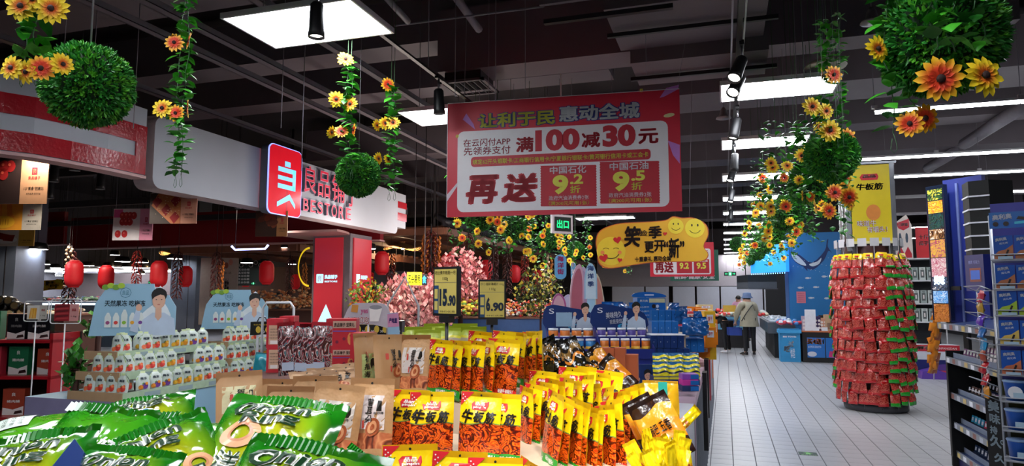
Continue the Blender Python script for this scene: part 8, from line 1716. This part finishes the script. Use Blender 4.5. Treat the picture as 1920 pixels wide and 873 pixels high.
# orange snack strips
OS, _ = bagmesh(.1, .13, .02, M('#b5603a', .35, coat=.3), None, 1, .1, .004, 5, 6); OS2, _ = bagmesh(.07, .1, .02, M('#e08a2a', .35, coat=.3), None, 2, .1, .006, 5, 6)
for k in range(9):
    p = at(1757 + (k % 2)*3 - k*.8, 548 + k*19, 7.9); ob('strip_packet', OS, None, p, (.2, 0, YAW + .2), label='brown hanging snack packet, %s from the top of the strip beside the blue header' % ORD[k], cat='snack packet', group='hanging brown packets')
for k in range(16):
    p = at(1748 - k*.4 + (k % 3)*4, 600 + k*6.6, 7.8); ob('strip_packet', OS2, None, p, (.3, R(rr(-20, 20)), YAW + rr(-.5, .5)), label='small orange packet, %s from the top of the cascading strip' % ORD[k], cat='snack packet', group='cascading orange packets')
tag(MB().tube([at(1757, 540, 7.9), at(1751, 712, 7.9)], .006, WF, 5).build('hanging_strip'), 'white hanging strip carrying the brown snack packets', 'hanging strip')
p = atz(1745, 712, 0); tag(MB().prism([(-.12, 0), (.3, 0), (.32, .12), (.1, .2), (-.1, .14)], 0, .3, M('#5a3a9a', .4)).build('purple_bin', None, (p.x, p.y+.1, .0), 0), 'low purple and white cardboard bin under the orange packets', 'bin')

# wafer rack on the right edge (faces the camera)
WR = M('#b8bcc4', .3, metal=.4)
Pw = Pl(at(1874, 700, 4.0), at(1975, 700, 3.85)); W_ = Pw.w; t = thing('wafer_rack', 'white wire rack of blue wafer packs at the right edge', 'rack', Pw.base, Pw.rz)
zt = Pw.l(1857, 405)[1]
for x in (0, W_): MB().tube([(x, 0, .03), (x, 0, zt)], .006, WR, 6).tube([(x, .25, .03), (x, .25, zt)], .006, WR, 6).tube([(x, 0, zt), (x, .25, zt)], .006, WR, 6).build('side_frame', t)
MB().bx(0, W_, .27, .28, 0, Pw.l(1870, 372)[1], M('#3a3a8c', .5)).build('violet_back', t); MB().bx(.0, W_, .24, .26, .0, Pw.l(1890, 720)[1], M('#4a4a20', .6)).build('olive_lower_back', t)
hz0, hz1 = Pw.l(1880, 428)[1], Pw.l(1880, 398)[1]; MB().bx(0, W_, -.02, -.005, hz0, hz1, OB).build('header_card', t)
m = MB(); T(m, '奥利奥', .015, hz1-.045, .11, hz1-.012, OW, .045, -.025, rot=4); [m.disc(.03+.05*k, hz0+.025, .014, CHOC, -.025, n=12) for k in range(2)]; m.flat([(.13, hz0+.05), (.3, hz0+.02), (.3, hz0+.04), (.14, hz0+.065)], CHOC, -.025); m.flat([(.12, hz0+.02), (.28, hz0+.03), (.28, hz0+.045), (.12, hz0+.035)], M('#4ac8d8', .4), -.026); m.build('header_print', t)
WA = [('#b5704a', 'chocolate'), ('#b5704a', 'chocolate'), ('#a8c83a', 'green'), ('#d8b85a', 'vanilla'), ('#c8704a', 'cocoa')]
yb = [488, 542, 590, 643, 698]
for r, y in enumerate(yb):
    z0 = Pw.l(1870, y)[1]; h_ = Pw.l(1870, y-45)[1] - z0
    MB().tube([(0, -.1, z0+.03), (W_, -.1, z0+.03)], .004, WR, 5).tube([(0, -.1, z0), (W_, -.1, z0)], .004, WR, 5).tube([(0, .2, z0), (0, -.1, z0)], .004, WR, 5).build('shelf_rail', t); MB().bx(0, W_, -.1, .2, z0-.008, z0-.002, WR).build('wire_shelf', t)
    for k in range(4):
        bw = .092; xx = .015 + bw/2 + k*(bw+.006)
        if xx + bw/2 > W_: break
        p = Pw.base + Pw.x*xx - Pw.n*0 + Vector((0, 0, z0)); p = p + Vector((Pw.n.x, Pw.n.y, 0))*.085
        def prw(m, w, h, c=WA[r][0]): m.flat([(-w*.49, h*.02), (w*.49, h*.02), (w*.49, h*.62), (w*.1, h*.42), (-w*.25, h*.36), (-w*.49, h*.2)], M(c, .4), -.002); T(m, '奥利奥', -w*.4, h*.78, w*.2, h*.92, OW, .045, -.002, rot=8); T(m, '威化棒', -w*.2, h*.64, w*.25, h*.73, OW, .0, -.002, rot=8); m.flat([(0, h*.08), (w*.12, h*.05), (w*.3, h*.4), (w*.2, h*.42)], CHOC, -.004); m.rect(-w*.3, h*.02, w*.45, h*.13, M('#a8c4d8', .4), -.03) if k == 0 else None
        box_item('wafer_box', bw, .05, h_*.98, mat('wafer_blue', '#1c55b0', .3, var=.04, coat=.3), p, Pw.rz, 'blue %s wafer box, %s from the left on the %s tier of the wire rack' % (WA[r][1], ORD[k], ('top', 'second', 'third', 'fourth', 'fifth')[r]), 'biscuit box', 'blue wafer boxes on the wire rack', prw)
# round pack and cups below
for r, y in enumerate((735, 800, 855)):
    z0 = Pw.l(1880, y + (0 if r else 12))[1]
    MB().tube([(0, -.1, z0+.02), (W_, -.1, z0+.02)], .004, WR, 5).tube([(0, -.1, z0), (W_, -.1, z0)], .004, WR, 5).build('shelf_rail', t)
    MB().bx(0, W_, -.1, .2, z0-.008, z0-.002, WR).build('wire_shelf', t)
    for k in range(3):
        p = Pw.base + Pw.x*(.07 + .125*k) + Vector((Pw.n.x, Pw.n.y, 0))*.03 + Vector((0, 0, z0))
        o = MB().lathe([(.045, 0), (.056, .1), (.058, .105), (.052, .11)], mat('wafer_blue', '#1c55b0', .3), 20).build('biscuit_bucket', None, p, Pw.rz); tag(o, 'blue %s, %s from the left on the %s lower tier of the wire rack' % ('round pack' if r == 0 else 'paper cup', ORD[k], ORD[r]), 'cup', 'blue cups on the wire rack'); MB().lathe([(.0585, .103), (.061, .11), (.058, .114), (.01, .115)], M('#8aa8d0', .3), 20).build('lid', o)
        if r == 0: MB().disc(0, .05, .035, OW, -.059, n=16).build('label_print', o)
        MB().rect(-.01, .02, .045, .05, M('#a8c4d8', .4), -.064).build('price_tag', o)
# black sign board on the rack's left: 美味持久
Ps = Pl(at(1850, 800, 4.2), at(1889, 800, 4.04)); t = thing('slogan_board', 'tall black board with silver vertical characters at the left of the wire rack', 'sign', Ps.base, Ps.rz); zt = Ps.l(1850, 738)[1]; MB().prism([(0, 0), (Ps.w, 0), (Ps.w-.005, zt-.01), (.0, zt)], 0, .02, NK, WF).build('board', t)
SLV = M('#9fb0bc', .35); m = MB()
for ch, (x0, y0, x1, y1) in zip('美味持久久', ((1853, 750, 1874, 772), (1856, 775, 1876, 794), (1857, 798, 1871, 813), (1857, 815, 1878, 838), (1865, 850, 1886, 868))): T(m, ch, *Ps.bx(x0, y0, x1, y1), SLV, .035, -.003)
c = Ps.l(1880, 829); m.disc(*c, .014, SLV, -.003, r0=.55); m.build('lettering', t)
# wire side basket with small candy bags
Pc = Pl(at(1832, 560, 4.3), at(1862, 560, 4.05)); t = thing('wire_basket_strip', 'tall narrow wire strip of tilted baskets with small candy bags', 'rack', Pc.base, Pc.rz); m = MB(); z0, z1 = Pc.l(1845, 740)[1], Pc.l(1845, 545)[1]
for x in (0, Pc.w): m.tube([(x, 0, z0), (x, 0, z1)], .004, WR, 5)
m.tube([(0, 0, z1), (Pc.w*.3, 0, z1+.03), (Pc.w, 0, z1)], .004, WR, 5)
for k in range(9): z = z0 + (z1-z0)*k/8; m.tube([(0, 0, z), (0, -.07, z+.03), (Pc.w, -.07, z+.03), (Pc.w, 0, z)], .003, WR, 4).tube([(0, 0, z), (Pc.w, 0, z)], .003, WR, 4)
m.build('wire_frame', t); MB().tube([(Pc.w/2, .02, 0.0), (Pc.w/2, .02, z0)], .006, WR, 5).build('pole', t)
CB_ = [bagmesh(.075, .075, .03, M(c, .25, coat=.5), None, k, .12, .006, 6, 6)[0] for k, c in enumerate(('#c8304a', '#c8a03a', '#6a3ac8', '#2a7ac8', '#2a9ad0', '#b8503a', '#c81c2c', '#c82030', '#e0962a'))]
nmc = ['pink-red', 'gold', 'violet', 'blue', 'light blue', 'rust', 'bright red', 'red', 'orange']
for k in range(9): z = z1 - .02 - (z1-z0)*(k+.7)/9; p = Pc.base + Pc.x*(Pc.w/2+.01) + Vector((Pc.n.x, Pc.n.y, 0))*.035 + Vector((0, 0, z)); ob('candy_bag', CB_[k], None, p, (-.2, .1*(-1)**k, Pc.rz), label='small %s candy bag, %s from the top of the wire basket strip' % (nmc[k], ORD[k]), cat='candy bag', group='candy bags in the wire strip')
# exit marking on the floor
p = atz(1515, 851, 0); t = tag(MB().bx(-.085, .085, -.075, .075, .0052, .0062, M('#1c3a2c', .5)).build('floor_marking', None, (p.x, p.y, 0)), 'dark green floor sticker with a light green arrow and white characters', 'floor sticker')
m = MB(); m.add([(x, y, .0066) for x, y in ((-.02, -.035), (.02, -.035), (.02, .01), (.05, .01), (0, .06), (-.05, .01), (-.02, .01))], [(0, 1, 2, 3, 4, 5, 6)], M('#7ac86a', .5)); i0 = len(m.v); T(m, '安全出口', -.07, -.07, .07, -.04, M('#9ad08a', .5), .02, 0); m.v[i0:] = [(x, z, .0067) for x, y, z in m.v[i0:]]; m.build('arrow_print', t)
